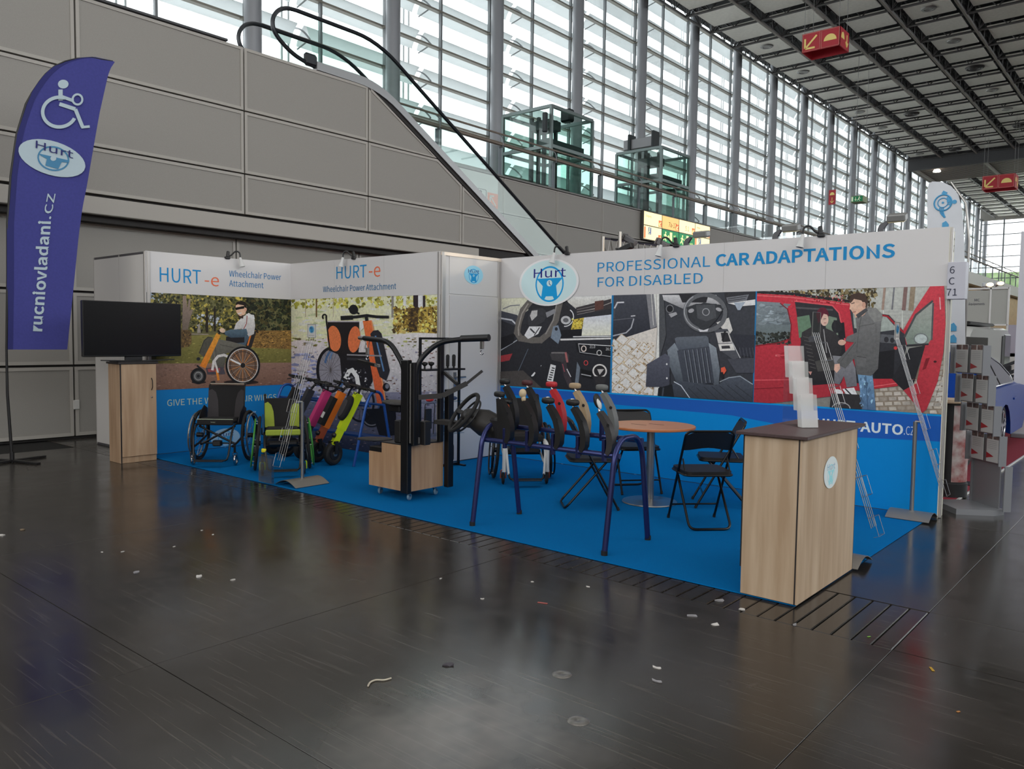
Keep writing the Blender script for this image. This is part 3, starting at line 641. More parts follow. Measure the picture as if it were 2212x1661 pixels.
# ---- glass lifts ------------------------------------------------------------------
LFG = thin_glass('lift_green_glass', (232, 244, 240), .04)
LFS = M('lift_frame', (122, 134, 132), .35, .6); LFD = M('lift_dark', (44, 50, 52), .5, .3)
def lift(y0, y1, lab, machine):
    x0, x1, z0, z1 = -17.55, -15.55, 6.0, 8.72
    t = thing('glass_lift', lab, 'lift', ((x0 + x1) / 2, (y0 + y1) / 2, 6.0), 0, 'glass lifts on the gallery')
    for x in (x0, x1):
        for y in (y0, y1):
            MB().box(x - .045, x + .045, y - .045, y + .045, z0, z1).build('corner_post', [LFS], t, True)
    for z in (7.5, z1):
        mb = MB()
        for x in (x0, x1): mb.box(x - .04, x + .04, y0, y1, z - .05, z + .05)
        for y in (y0, y1): mb.box(x0, x1, y - .04, y + .04, z - .05, z + .05)
        mb.build('ring_beam', [LFS], t, True)
    for (za, zb) in ((z0, 7.45), (7.55, z1 - .05)):
        for x in (x0, x1): MB().box(x - .008, x + .008, y0 + .05, y1 - .05, za, zb).build('glass_pane', [LFG], t, True)
        for y in (y0, y1): MB().box(x0 + .05, x1 - .05, y - .008, y + .008, za, zb).build('glass_pane', [LFG], t, True)
    ym = (y0 + y1) / 2
    for dx, dy in ((-.35, -.35), (-.35, .3), (-.1, -.3), (.1, .35)):
        MB().box(-16.6 + dx - .05, -16.6 + dx + .05, ym + dy - .05, ym + dy + .05, z0, z1 + (.2 if machine else 0)).build('guide_rail', [LFD], t, True)
    MB().box(-16.2, -15.7, y0 + .1, y1 - .25, 7.56, 7.78).build('door_drive', [LFD], t, True)
    MB().box(-16.9, -16.1, ym - .5, ym + .1, 8.25, 8.55).build('motor', [LFD], t, True)
    for k in (0, 1): MB().box(-15.62, -15.58, ym - .5 + .5 * k, ym - .03 + .5 * k, 6.02, 7.3).build('door_leaf', [LFG], t, True)
    if machine:
        mb = MB(); mb.cbox(-17.3, -16.0, y0 + .06, y0 + .34, z1 + .1, z1 + .5, .03); mb.build('machine_housing', [M('machine_grey', (140, 140, 142), .4, .4)], t, True)
        for x in (-17.0, -15.95): MB().cbox(x - .06, x + .06, y0 - .02, y0 + .42, z1 + .02, z1 + .68, .02).build('machine_bracket', [LFD], t, True)
    else:
        mb = MB(); mb.cbox(-16.3, -15.9, ym + .3, ym + .6, z1 - .1, z1 + .32, .05); mb.build('machine_bracket', [LFD], t, True); mb = MB(); mb.cbox(-15.75, -15.6, y0 - .22, y0 - .1, 7.9, 8.5, .02); mb.build('machine_bracket', [LFD], t, True)
lift(19.97, 22.2, 'green glass lift shaft nearest the escalator', False)
lift(26.75, 28.9, 'green glass lift shaft with grey drive housing on top', True)

# ---- glazed facade ---------------------------------------------------------------
XF0 = -20.3
CO = M('column_grey', (150, 152, 156), .4, .2); MU = M('mullion_grey', (128, 132, 134), .4, .3); TRN = M('transom_grey', (138, 134, 124), .45, .3)
BL = translucent('frosted_louvre', (240, 243, 243), .55); FGL = thin_glass('facade_glass', (248, 252, 251), .03)
cm = MB().cyl((0, 0, 0), (0, 0, 18.3), .235, 20).mesh('column', [CO])
for k in range(-2, 20):
    o = link('column', cm, loc=(-19.9, 17.26 + 5.0 * k, 0)); o['kind'] = 'structure'; o['label'] = 'round grey steel column in front of the glass wall'
facade = struct('window_1', 'tall glass wall with outside louvre blades')
mm = MB().box(-.06, .06, -.035, .035, 0, 18.3).mesh('mullion', [MU])
for k in range(-6, 40): link('mullion', mm, facade, loc=(XF0, 17.26 + 2.5 * k, 0))
zt = [6.40 - 1.25, 6.40] + [6.40 + 1.25 * k for k in range(1, 10)]
tm = MB().box(-.09, .09, 0, 115, -.03, .03).mesh('transom', [TRN])
for z in zt: link('transom', tm, facade, loc=(XF0, 2.0, z))
hk = MB().tube([(0, 0, 0), (.2, .06, 0), (.3, .18, 0)], .02, 6).mesh('stay', [TRN])
for k in range(-2, 14):
    for z in zt[2:]: link('stay', hk, facade, loc=(-20.2, 17.05 + 5 * k, z - .06))
gm = MB().box(-.008, .008, .04, 2.46, .03, 1.22).mesh('pane', [FGL])
for k in range(-4, 22):
    for z in zt: link('pane', gm, facade, loc=(XF0 - .03, 17.26 + 2.5 * k, z))
mb = MB(); mb.box(XF0 - .04, XF0 - .02, 72.3, 112, 5.2, 18.2); mb.build('far_panes', [FGL], facade, kind='stuff')
# louvre blades: curved sheets, sky shows between them
prof = [(-.40, .16), (-.36, .26), (-.30, .37), (-.22, .48), (-.12, .59), (.0, .68)]
lb = MB(); n = len(prof)
for w, off in ((0, 0),):
    vs = [(x, y, z) for y in (.12, 4.88) for x, z in prof] + [(x - .03, y, z + .035) for y in (.12, 4.88) for x, z in prof]
    fs = [(i, i + 1, n + i + 1, n + i) for i in range(n - 1)] + [(2 * n + i, 3 * n + i, 3 * n + i + 1, 2 * n + i + 1) for i in range(n - 1)]
    fs += [(0, n, 3 * n, 2 * n), (n - 1, 3 * n - 1, 4 * n - 1, 2 * n - 1)]
    fs += [(i, 2 * n + i, 2 * n + i + 1, i + 1) for i in range(n - 1)] + [(n + i, n + i + 1, 3 * n + i + 1, 3 * n + i) for i in range(n - 1)]
    lb.add(vs, fs)
lm = lb.mesh('louvre_blade', [BL])
arm = MB().tube(bez([(.45, 0, .1), (.1, 0, .42), (-.35, 0, .62), (-.95, 0, .6)], 4), .03, 5).tube([(.45, 0, .1), (-.2, 0, -.05)], .025, 5).mesh('louvre_arm', [MU])
for k in range(-4, 20):
    for z in zt:
        link('louvre_blade', lm, facade, loc=(-21.05, 14.6 + 5 * k, z + .05))
        if k < 11: link('louvre_arm', arm, facade, loc=(-21.05, 14.6 + 5 * k, z + .1))
om = MB().box(-.025, .025, -.025, .025, 0, 18.3).mesh('outer_post', [M('outer_post_pale', (190, 194, 194), .5)])
for k in range(-4, 20):
    for dy in (-.12, .12): link('outer_post', om, facade, loc=(-21.9, 14.6 + 5 * k + dy, 0))
# ground outside and a pale building front beyond the lower part of the glass
mb = MB(); mb.box(-60, -20.6, -30, 140, -.4, -.35); sbuild(mb, 'floor_outside', [M('outside_paving', (190, 190, 184), .9)], 'paving outside the glass wall')

# ---- ceiling ---------------------------------------------------------------------
ZC = 16.45
CP = M('ceiling_panel_grey', (240, 236, 228), .45, .2, noise=(6, .10)); CT = M('truss_dark', (78, 76, 76), .5, .3); CTL = M('truss_rail', (120, 112, 106), .5, .2)
CV = M('ceiling_void', (40, 41, 43), .9)
ceiling = struct('ceiling', 'coffered hall ceiling of grey panels between trusses')
mb = MB(); mb.box(-20.6, 26, -20, 112, 18.2, 18.4); mb.build('roof_deck', [CV], ceiling)
gx = [-18.68 + 2.53 * k for k in range(0, 17)]
gy0, gp = 34.0, 2.52
pm = MB().cbox(-.93, .93, -1.0, 1.0, 0, .06, .012).mesh('ceiling_panel', [CP])
vents = set()
RM = M('vent_ring', (150, 148, 146), .4, .3)
vm = MB().lathe([(.05, -.03), (.16, -.05), (.18, -.02), (.2, -.055), (.3, -.05), (.33, -.01), (.34, 0)], n=24).mesh('ceiling_vent', [RM])
bvm = MB().lathe([(.05, -.02), (.16, -.07), (.22, -.02), (.25, -.09), (.36, -.03), (.4, -.1), (.46, -.05), (.48, 0)], n=24).mesh('ceiling_swirl_vent', [CT])
def cell(px, py):
    p = onz(px, py, ZC); i = int((p[0] - gx[0]) // 2.53); j = int((p[1] - gy0) // gp); return i, j
small = [cell(1652, 108), cell(1733, 163), cell(1853, 247), cell(1902, 281), cell(2008, 28), cell(2062, 95), cell(2143, 198), cell(2173, 240), cell(1983, 335)]
big = [cell(2108, 150), cell(1967, 250), cell(2198, 273), cell(2060, 325)]
nv = 0
for i in range(16):
    for j in range(-13, 31):
        y = gy0 + gp * j; x = gx[i]
        if 71.0 < y + 1.26 < 80: continue
        far = y > 79
        if far and i > 9: continue
        if not far and (x > 6 or (j < -4 and x > -5)): 
            if (i + j) % 1 == 0 and j < -6: continue
        if nv > 285: break
        nv += 1
        link('ceiling_panel', pm, ceiling, loc=(x + 1.265, y + 1.26, ZC + .16))
        if (i, j) in small: link('ceiling_vent', vm, ceiling, loc=(x + 1.265, y + 1.26, ZC + .16))
        if (i, j) in big: link('ceiling_vent', bvm, ceiling, loc=(x + 1.265, y + 1.26, ZC + .16))
def truss(n, p, L, axis, dia=True):
    mb = MB(); d = (lambda t, z, s=0: (t, s, z)) if axis == 0 else (lambda t, z, s=0: (s, t, z))
    mb.tube([d(0, 0), d(L, 0)], .055, 6)
    for s in (-.22, .22): mb.tube([d(0, .75, s), d(L, .75, s)], .04, 5)
    k = int(L / p)
    for q in range(k):
        for s in (-.22, .22):
            mb.tube([d(q * p, 0), d(q * p + p / 2, .75, s)], .022, 4); mb.tube([d(q * p + p / 2, .75, s), d(q * p + p, 0)], .022, 4)
    return mb.mesh(n, [CT])
tx = truss('cross_truss', 1.265, 43, 0); ty = truss('long_truss', 1.26, 68.0, 1)
for j in range(-9, 16): link('cross_truss', tx, ceiling, loc=(-18.68, gy0 + gp * j, ZC))
for i, x in enumerate(gx): link('long_truss', ty, ceiling, loc=(x, 4.0, ZC + .02))
rl = MB().box(-.05, .05, 0, 68, -.1, -.05).mesh('cable_rail', [CTL])
for x in gx[1:]: link('cable_rail', rl, ceiling, loc=(x, 4, ZC))
tx2 = truss('far_cross_truss', 2.53, 30, 0); tx2.materials[0] = CT
for j in range(0, 12): link('far_cross_truss', tx2, ceiling, loc=(-18.68, 79.9 + gp * j, ZC))
for x in gx[:11]: link('far_long_truss', MB().tube([(0, 0, 0), (0, 31, 0)], .07, 5).mesh('far_long_truss', [CT]), ceiling, loc=(x, 79.9, ZC))
# dark slatted drop band across the hall
DB = M('drop_band_dark', (62, 62, 64), .6); DS = M('drop_band_slat', (96, 84, 78), .5)
mb = MB(); mb.box(-18.6, 24, 72.0, 72.3, 15.6, 17.4); mb.box(-18.6, 24, 79.0, 79.3, 15.9, 17.0); mb.build('drop_band', [DB], ceiling)
sm = MB().box(-18.6, 24, 0, .22, 0, .2).mesh('drop_slat', [DS])
for k in range(17): link('drop_slat', sm, ceiling, loc=(0, 72.4 + .4 * k, 15.75))
for k in range(8): MB().box(-18.2 + 5 * k, -18.0 + 5 * k, 72.2, 79.2, 15.62, 15.78).build('drop_rib', [CTL], ceiling)
SP = M('warm_spot', (255, 240, 220), .4, emit=8)
p = onz(2024, 366, 15.7); o = MB().lathe([(.001, 0), (.28, 0), (.3, .05), (.2, .2)], c=(p[0], p[1], 15.5), n=16).build('ceiling_spotlight', [SP]); tag(o, 'bright round spotlight under the dark ceiling band', 'spotlight')

# ---- end wall and far gallery ------------------------------------------------------
mb = MB(); mb.box(-20.3, 26, 111, 111.3, 0, 5.4); mb.box(-20.3, 26, 111, 111.3, 16.2, 18); mb.build('wall_end', [CL])['kind'] = 'structure'
w2 = struct('window_2', 'glazed end wall of the hall')
for k in range(18): MB().box(-20.2 + 2.4 * k, -20.05 + 2.4 * k, 110.8, 111, 5.4, 16.4).build('mullion', [MU], w2)
for z in (6.6, 7.9, 9.2, 10.5, 11.8, 13.1, 14.4, 15.7): MB().box(-20.2, 26, 110.85, 110.95, z, z + .1).build('transom', [MU], w2)
hz = M('outside_hedge', (92, 120, 70), .9, noise=(.6, .5), c2=(168, 184, 140))
mb = MB(); mb.box(-40, 30, 125, 126, 0, 11); o = sbuild(mb, 'wall_outside_trees', [hz], 'green trees outside the end window')
fg = struct('wall_far_gallery', 'far gallery with timber wall below and white edge')
mb = MB(); mb.box(-14.9, -10.9, 56, 111, 5.25, 6.0); mb.build('gallery_edge', [M('gallery_white', (196, 192, 184), .5)], fg)
mb = MB(); mb.box(-14.9, -11.4, 56.4, 111, 0, 5.25); mb.build('timber_wall', [M('far_timber', (206, 168, 118), .5, noise=(3, .2))], fg)
fr = thing('far_guard_rail', 'glass guard rail with curved brackets on the far gallery', 'railing', (-11, 70, 6.0))
for z, r in ((6.9, .05), (7.2, .03)): MB().tube([(-11.1, 56, z), (-11.1, 111, z)], r, 6).build('handrail', [RS], fr, True)
for k in range(23):
    link('post', pm if False else MB().box(-.03, .03, -.05, .05, 0, .85).mesh('post', [ST]), fr, True, loc=(-11.1, 56 + 2.46 * k, 6.0))
    link('rail_bracket', bm, fr, True, loc=(-11.05, 56 + 2.46 * k, 6.0))
    if k < 22: link('glass_pane', MB().box(-.006, .006, .05, 2.4, .05, .8).mesh('glass_pane', [GR]), fr, True, loc=(-11.1, 56 + 2.46 * k, 6.0))
# walls that close the hall outside the picture
WP = M('plain_wall', (150, 148, 144), .8)
sbuild(MB().box(25, 25.4, -20, 112, 0, 8.6), 'wall_right', [WP], 'plain hall wall on the right')
sbuild(MB().box(-12.4, 25.4, -20.4, -20, 0, 18), 'wall_back', [WP], 'plain hall wall behind the viewer')

# ---- hanging signs -----------------------------------------------------------------
SR = M('sign_red', (176, 40, 52), .45, emit=.05); SRB = M('sign_red_dark', (120, 24, 34), .6); SYl = M('sign_yellow', (238, 214, 130), .45, emit=.08); SPK = M('sign_edge_pink', (226, 150, 140), .5)
CB = M('thin_cable', (120, 118, 116), .5, .4)
def hang_sign(px, py, Y, w, h, lab):
    c = ony(px, py, Y); x, z = c[0], c[2]   # front top-left corner
    t = thing('hanging_sign', lab, 'sign', (x + w / 2, Y + h, z - h), 0, 'red hanging signs')
    mb = MB(); mb.box(x, x + w, Y, Y + .03, z - h, z); mb.box(x, x + w, Y + w * .72 - .03, Y + w * .72, z - h, z); mb.box(x, x + .03, Y, Y + w * .72, z - h, z); mb.box(x + w - .03, x + w, Y, Y + w * .72, z - h, z)
    mb.build('sign_box', [SR], t, True)
    mb = MB(); mb.box(x + .03, x + w - .03, Y + .03, Y + w * .7, z - .1, z - .06); mb.build('sign_lid', [SRB], t, True)
    e = .02 * w
    for (a, b) in ((0, w / 2), (w / 2, w)):
        mb = MB(); mb.tube([(x + a + e, Y - .008, z - e), (x + b - e, Y - .008, z - e), (x + b - e, Y - .008, z - h + e), (x + a + e, Y - .008, z - h + e)], e * .5, 4, closed=True); mb.build('frame_line', [SPK], t, True)
    cx = x + w * .25; cz = z - h / 2; q = h * .3
    mb = MB(); yy = Y - .012
    mb.obox((cx + q, yy, cz + q), (cx - q, yy, cz - q), h * .1, .012, up=(0, 1, 0)); mb.obox((cx - q, yy, cz - q * 1.1), (cx + q * .7, yy, cz - q * 1.1), h * .1, .012, up=(0, 1, 0)); mb.obox((cx - q * 1.1, yy, cz - q), (cx - q * 1.1, yy, cz + q * .7), h * .1, .012, up=(0, 1, 0))
    mb.build('arrow_mark', [SYl], t, True)
    cx = x + w * .75
    mb = MB(); mb.prism([(cx + h * .34 * math.cos(R(a)), cz - h * .14 + h * .34 * math.sin(R(a))) for a in range(0, 181, 12)], lambda u, v, ww: (u, ww, v), yy - .006, yy + .006); mb.build('dome_mark', [SYl], t, True)
    xx = x + w + .008; yc = Y + w * .2
    mb = MB(); mb.prism([(yc + h * .24 * math.cos(R(a)), cz - h * .05 + h * .34 * math.sin(R(a))) for a in range(0, 181, 12)], lambda u, v, ww: (ww, u, v), xx - .006, xx + .006); mb.build('dome_mark', [SYl], t, True)
    yc = Y + w * .52; mb = MB(); mb.obox((xx, yc, cz + q), (xx, yc, cz - q), h * .09, .012, up=(1, 0, 0)); mb.obox((xx, yc, cz - q * 1.1), (xx, yc - q * .6, cz - q * .3), h * .09, .012, up=(1, 0, 0)); mb.obox((xx, yc, cz - q * 1.1), (xx, yc + q * .6, cz - q * .3), h * .09, .012, up=(1, 0, 0)); mb.build('arrow_mark', [SYl], t, True)
    for a, b in ((.06, .06), (w - .06, .06), (w - .06, w * .66), (.06, w * .66)):
        MB().tube([(x + a, Y + b, z), (x + a, Y + b, ZC + .17)], .008, 4).build('suspension_cable', [CB], t, True)
    return t
hang_sign(1733, 75, 28.0, 1.29, .63, 'large red hanging box sign with yellow arrow and dome')
hang_sign(2122, 381, 62.0, 1.9, .9, 'distant red hanging sign with arrow and dome, lower right')
EGN = M('exit_green', (0, 120, 70), .4, emit=.25); EW = M('exit_white', (220, 230, 200), .4, emit=.3)
c = ony(1838, 424, 44); t = thing('exit_sign', 'small green running-man exit box hanging before the glass wall', 'sign', (c[0] + .35, 44.2, c[2] - .3))
mb = MB(); mb.cbox(c[0], c[0] + .62, 44, 44.75, c[2] - .33, c[2], .01); mb.build('sign_box', [M('exit_box', (150, 160, 120), .5)], t, True)
mb = MB(); mb.box(c[0] + .02, c[0] + .6, 43.985, 44, c[2] - .3, c[2] - .03); fpl = mb.build('sign_face', [EGN], t, True)
mb = MB(); q = lambda u, v: (c[0] + u, 43.98, c[2] - .3 + v)
mb.disc(q(.44, .22), .026, .008, (0, 1, 0), 10); mb.obox(q(.43, .19), q(.4, .11), .045, .008, up=(0, 1, 0)); mb.obox(q(.4, .11), q(.47, .03), .025, .008, up=(0, 1, 0)); mb.obox(q(.4, .11), q(.33, .05), .025, .008, up=(0, 1, 0)); mb.obox(q(.43, .17), q(.51, .14), .02, .008, up=(0, 1, 0))
mb.obox(q(.25, .22), q(.25, .06), .025, .008, up=(0, 1, 0)); mb.obox(q(.25, .05), q(.2, .11), .02, .008, up=(0, 1, 0)); mb.obox(q(.25, .05), q(.3, .11), .02, .008, up=(0, 1, 0)); mb.box(c[0] + .04, c[0] + .13, 43.975, 43.985, c[2] - .28, c[2] - .05)
mb.build('sign_print', [EW], t, True)
for a in (.05, .57): MB().tube([(c[0] + a, 44.3, c[2]), (c[0] + a, 44.3, ZC + .17)], .01, 4).build('suspension_cable', [CB], t, True)
c = ony(1791, 411, 57.0); t = thing('fire_alarm_sign', 'small upright red sign with dome and arrow on a far column', 'sign', (c[0] + .23, 57.0, c[2] - .9))
mb = MB(); mb.box(c[0], c[0] + .46, 56.98, 57.03, c[2] - 1.0, c[2]); mb.build('sign_plate', [SR], t, True)
mb = MB(); mb.prism([(c[0] + .23 + .16 * math.cos(R(a)), c[2] - .36 + .2 * math.sin(R(a))) for a in range(0, 181, 15)], lambda u, v, w: (u, w, v), 56.965, 56.98); mb.obox((c[0] + .23, 56.97, c[2] - .52), (c[0] + .23, 56.97, c[2] - .9), .04, .012, up=(0, 1, 0)); mb.obox((c[0] + .23, 56.97, c[2] - .9), (c[0] + .11, 56.97, c[2] - .76), .04, .012, up=(0, 1, 0)); mb.obox((c[0] + .23, 56.97, c[2] - .9), (c[0] + .35, 56.97, c[2] - .76), .04, .012, up=(0, 1, 0))
mb.build('sign_print', [SYl], t, True)
# ================================================================ the exhibition stand
XA, YA, YB, XC, YD, XE, XL = -9.694, 4.5045, 6.5438, -6.689, 7.598, -1.606, -11.209
ZW, ZF = 2.5, 2.003
CARP = M('blue_carpet', (2, 116, 186), 1., spec=.08, noise=(420, .25), bump=(600, .3))
o = MB().cbox(-9.68, -1.655, 4.466, 7.59, 0, .008, .003).build('carpet', [CARP]); tag(o, 'bright blue carpet covering the exhibition stand floor', 'carpet')
WH = M('stand_white_panel', (222, 219, 216), .45); WHF = M('stand_white_fascia', (226, 223, 222), .4); ALU = M('stand_aluminium', (190, 186, 182), .35, .5); RAIL = M('stand_dark_rail', (92, 90, 94), .5, .3)
def stand_wall(name, lab, pts, n, fasc=True):
    """row of panels between two ends (x,y); the visible face is on the given line"""
    (ax, ay), (bx, by), nx, ny = pts
    t = struct(name, lab)
    for k in range(n):
        u0, u1 = k / n, (k + 1) / n
        p0 = (ax + (bx - ax) * u0, ay + (by - ay) * u0); p1 = (ax + (bx - ax) * u1, ay + (by - ay) * u1)
        e = .004
        if abs(bx - ax) > abs(by - ay): MB().box(min(p0[0], p1[0]) + e, max(p0[0], p1[0]) - e, ay - ny * .035, ay, .03, ZW - .03).build('wall_panel', [WH], t) if ny < 0 else None
        else: MB().box(ax - nx * .035, ax, min(p0[1], p1[1]) + e, max(p0[1], p1[1]) - e, .03, ZW - .03).build('wall_panel', [WH], t)
    for k in range(n + 1):
        u = k / n; x = ax + (bx - ax) * u; y = ay + (by - ay) * u
        cx, cy = x - nx * .022, y - ny * .022
        MB().cbox(cx - .02, cx + .02, cy - .02, cy + .02, 0, ZW, .006).build('post', [ALU], t)
    if abs(bx - ax) > abs(by - ay): MB().box(min(ax, bx), max(ax, bx), ay + .003, ay + .04, ZW - .03, ZW).build('top_rail', [RAIL], t); MB().box(min(ax, bx), max(ax, bx), ay + .003, ay + .04, 0, .03).build('bottom_rail', [RAIL], t)
    else: MB().box(ax - .04, ax - .003, min(ay, by), max(ay, by), ZW - .03, ZW).build('top_rail', [RAIL], t); MB().box(ax - .04, ax - .003, min(ay, by), max(ay, by), 0, .03).build('bottom_rail', [RAIL], t)
    return t
w_side = stand_wall('wall_stand_outer', 'plain white outer return of the stand', ((XL, YA), (XA, YA), 0, -1), 2)
w_left = stand_wall('wall_stand_left', 'left stand wall with park photograph and blue lower half', ((XA, YA), (XA, YB), 1, 0), 2)
w_back = stand_wall('wall_stand_back', 'rear stand wall with large photograph of an orange powered wheelchair', ((XA, YB), (XC, YB), 0, -1), 3)
w_cab = stand_wall('wall_stand_cabin', 'white cabin wall with door', ((XC, YB), (XC, YD), 1, 0), 1)
w_main = stand_wall('wall_stand_main', 'long right stand wall with three car photographs over blue', ((XC, YD), (XE, YD), 0, -1), 5)
MB().box(XE - .004, XE + .002, YD - .008, YD + .05, 0, ZW).build('end_profile', [M('stand_cream_profile', (226, 222, 206), .4)], w_main)
# fascia boards
FB = .006
MB().box(XA, XA + FB, YA - .01, YB - FB, ZF, ZW + .004).build('fascia_board', [WHF], w_left)
for k in range(3): MB().box(XA + FB if k == 0 else XA + k * 1.0017 + .001, XA + (k + 1) * 1.0017 - .001, YB - FB, YB, ZF, ZW + .004).build('fascia_board', [WHF], w_back)
xs = [XC, -4.586, -3.662, -2.638, XE]
for k in range(4): MB().box(xs[k] + .001, xs[k + 1] - .001, YD - FB, YD, ZF, ZW + .004).build('fascia_board', [WHF], w_main)
# cabin door, frame and hinges
MB().box(XC, XC + .012, 6.684, 7.53, .02, 2.0).build('cabin_door', [M('stand_door_white', (214, 211, 209), .4)], w_cab)
MB().box(XC, XC + .008, 6.68, 7.53, 2.02, 2.46).build('door_header', [WH], w_cab)
MB().box(XC, XC + .016, YB, YD, 2.46, 2.5).build('header_rail', [M('stand_warm_rail', (236, 222, 206), .3, .3)], w_cab)
for y in (6.585, 7.565): MB().cbox(XC, XC + .014, y - .03, y + .03, 0, 2.49, .006).build('door_post', [ALU], w_cab)
for z in (1.75, 1.0, .3): MB().cyl((XC + .018, 7.532, z - .05), (XC + .018, 7.532, z + .05), .008, 8).build('hinge', [ALU], w_cab)
hd = MB(); a = onx(983, 818, XC + .02); hd.cbox(XC + .012, XC + .022, a[1] - .025, a[1] + .025, a[2] - .11, a[2] + .08, .01); hd.tube([(XC + .02, a[1], a[2] + .02), (XC + .07, a[1], a[2] + .02), (XC + .07, a[1] + .13, a[2] + .02)], .011, 8); hd.build('door_handle', [M('handle_steel', (170, 170, 172), .3, .9)], w_cab)

# ---------------------------------------------------------------- printed pictures
PRM = bpy.data.materials.new('printed_picture'); PRM.use_nodes = True
_nt = PRM.node_tree; _a = _nt.nodes.new('ShaderNodeVertexColor'); _a.layer_name = 'Col'
_n = _nt.nodes.new('ShaderNodeTexNoise'); _n.inputs['Scale'].default_value = 34; _n.inputs['Detail'].default_value = 5; _n.inputs['Roughness'].default_value = .7
_g = _nt.nodes.new('ShaderNodeNewGeometry'); _nt.links.new(_g.outputs['Position'], _n.inputs['Vector'])
_mr = _nt.nodes.new('ShaderNodeMapRange'); _mr.inputs[1].default_value = .3; _mr.inputs[2].default_value = .7; _mr.inputs[3].default_value = .80; _mr.inputs[4].default_value = 1.16; _nt.links.new(_n.outputs[0], _mr.inputs[0])
_x = _nt.nodes.new('ShaderNodeVectorMath'); _x.operation = 'SCALE'; _nt.links.new(_a.outputs[0], _x.inputs[0]); _nt.links.new(_mr.outputs[0], _x.inputs['Scale'])
PR2 = PRM.copy(); PR2.name = 'printed_lettering'; PR2.node_tree.links.new(PR2.node_tree.nodes[_a.name].outputs[0], PR2.node_tree.nodes['Principled BSDF'].inputs['Base Color']); PR2.node_tree.nodes['Principled BSDF'].inputs['Specular IOR Level'].default_value = .2
_nt.nodes['Principled BSDF'].inputs['Specular IOR Level'].default_value = .25
_nt.links.new(_x.outputs[0], _nt.nodes['Principled BSDF'].inputs['Base Color']); _nt.nodes['Principled BSDF'].inputs['Roughness'].default_value = .5
class Art:
    """flat print: coloured shapes laid one over the other on a wall plane (ax: 0 plane x=v, 1 plane y=v)"""
    def __init__(s, ax, v, sgn, u0, u1, z0, z1, k=.42, ox=0, oy=0, sc=1.):
        s.ax, s.v0, s.sgn, s.b, s.k = ax, v, sgn, (u0, u1, z0, z1), k; s.V = []; s.F = []; s.C = []; s.lay = 1; s.o = (ox, oy, sc)
    def at(s, p):
        q = _hit(s.o[0] + p[0] / s.o[2], s.o[1] + p[1] / s.o[2], s.ax, s.v0); return (q[1 - s.ax], q[2])
    def clip(s, P):
        u0, u1, z0, z1 = s.b
        for (i, val, sg) in ((0, u0, 1), (0, u1, -1), (1, z0, 1), (1, z1, -1)):
            out = []
            for j in range(len(P)):
                a, b = P[j - 1], P[j]; da, db = (a[i] - val) * sg, (b[i] - val) * sg
                if (da >= 0) != (db >= 0):
                    t = da / (da - db); out.append((a[0] + (b[0] - a[0]) * t, a[1] + (b[1] - a[1]) * t))
                if db >= 0: out.append(b)
            P = out
            if len(P) < 3: return None
        return P
    def raw(s, P, col, step=True):
        P = s.clip(P)
        if not P: return
        if step: s.lay += 1
        d = s.v0 + s.sgn * (.0025 + s.lay * .00006); k = len(s.V)
        for u, z in P: s.V.append((d, u, z) if s.ax == 0 else (u, d, z))
        s.F.append(tuple(range(k, k + len(P))))
        if isinstance(col[0], (tuple, list)):
            zs = [p[1] for p in P]; lo, hi = min(zs), max(zs)
            s.C.append([lin(tuple(col[1][i] + (col[0][i] - col[1][i]) * ((z - lo) / (hi - lo + 1e-9)) for i in range(3)), s.k) for u, z in P])
        else: s.C.append([lin(col, s.k)] * len(P))
    def poly(s, pts, col): s.raw([s.at(p) for p in pts], col)
    def ell(s, cx, cy, rx, ry, col, rot=0., n=22):
        c, q = math.cos(R(rot)), math.sin(R(rot))
        s.poly([(cx + rx * math.cos(t) * c - ry * math.sin(t) * q, cy + rx * math.cos(t) * q + ry * math.sin(t) * c) for t in [2 * math.pi * i / n for i in range(n)]], col)
    def line(s, pts, w, col, closed=False):
        P = [Vector(p) for p in pts]; n = len(P); s.lay += 1
        for i in range(n if closed else n - 1):
            a, b = P[i], P[(i + 1) % n]; d = b - a
            if d.length < 1e-6: continue
            d.normalize(); nn = Vector((-d.y, d.x)) * w / 2; e = d * w * .3
            s.raw([s.at(p) for p in (a - e + nn, b + e + nn, b + e - nn, a - e - nn)], col, False)
            s.lay += .25
    def ring(s, cx, cy, rx, ry, w, col, rot=0., a0=0, a1=360, n=36):
        c, q = math.cos(R(rot)), math.sin(R(rot)); s.lay += 1
        f = lambda t, k: (cx + (rx + k) * math.cos(t) * c - (ry + k) * math.sin(t) * q, cy + (rx + k) * math.cos(t) * q + (ry + k) * math.sin(t) * c)
        for i in range(n):
            t0, t1 = R(a0 + (a1 - a0) * i / n), R(a0 + (a1 - a0) * (i + 1.03) / n)
            s.raw([s.at(p) for p in (f(t0, -w / 2), f(t0, w / 2), f(t1, w / 2), f(t1, -w / 2))], col, False)
    def leaves(s, x0, x1, y0, y1, n, size, pal, seed=1, mask=None, flat=1.):
        r = random.Random(seed); s.lay += 1
        for i in range(n):
            x, y = r.uniform(x0, x1), r.uniform(y0, y1)
            if mask and not mask(x, y): continue
            c = r.choice(pal); j = r.uniform(.8, 1.2); c = tuple(min(255, a * j) for a in c); sz = size * r.uniform(.5, 1.5); a0 = r.uniform(0, 6.3)
            m = r.choice((3, 4, 5))
            s.raw([s.at((x + sz * r.uniform(.6, 1.2) * math.cos(a0 + 6.283 * q / m), y + flat * sz * r.uniform(.6, 1.2) * math.sin(a0 + 6.283 * q / m))) for q in range(m)], c, False)
            s.lay += .02
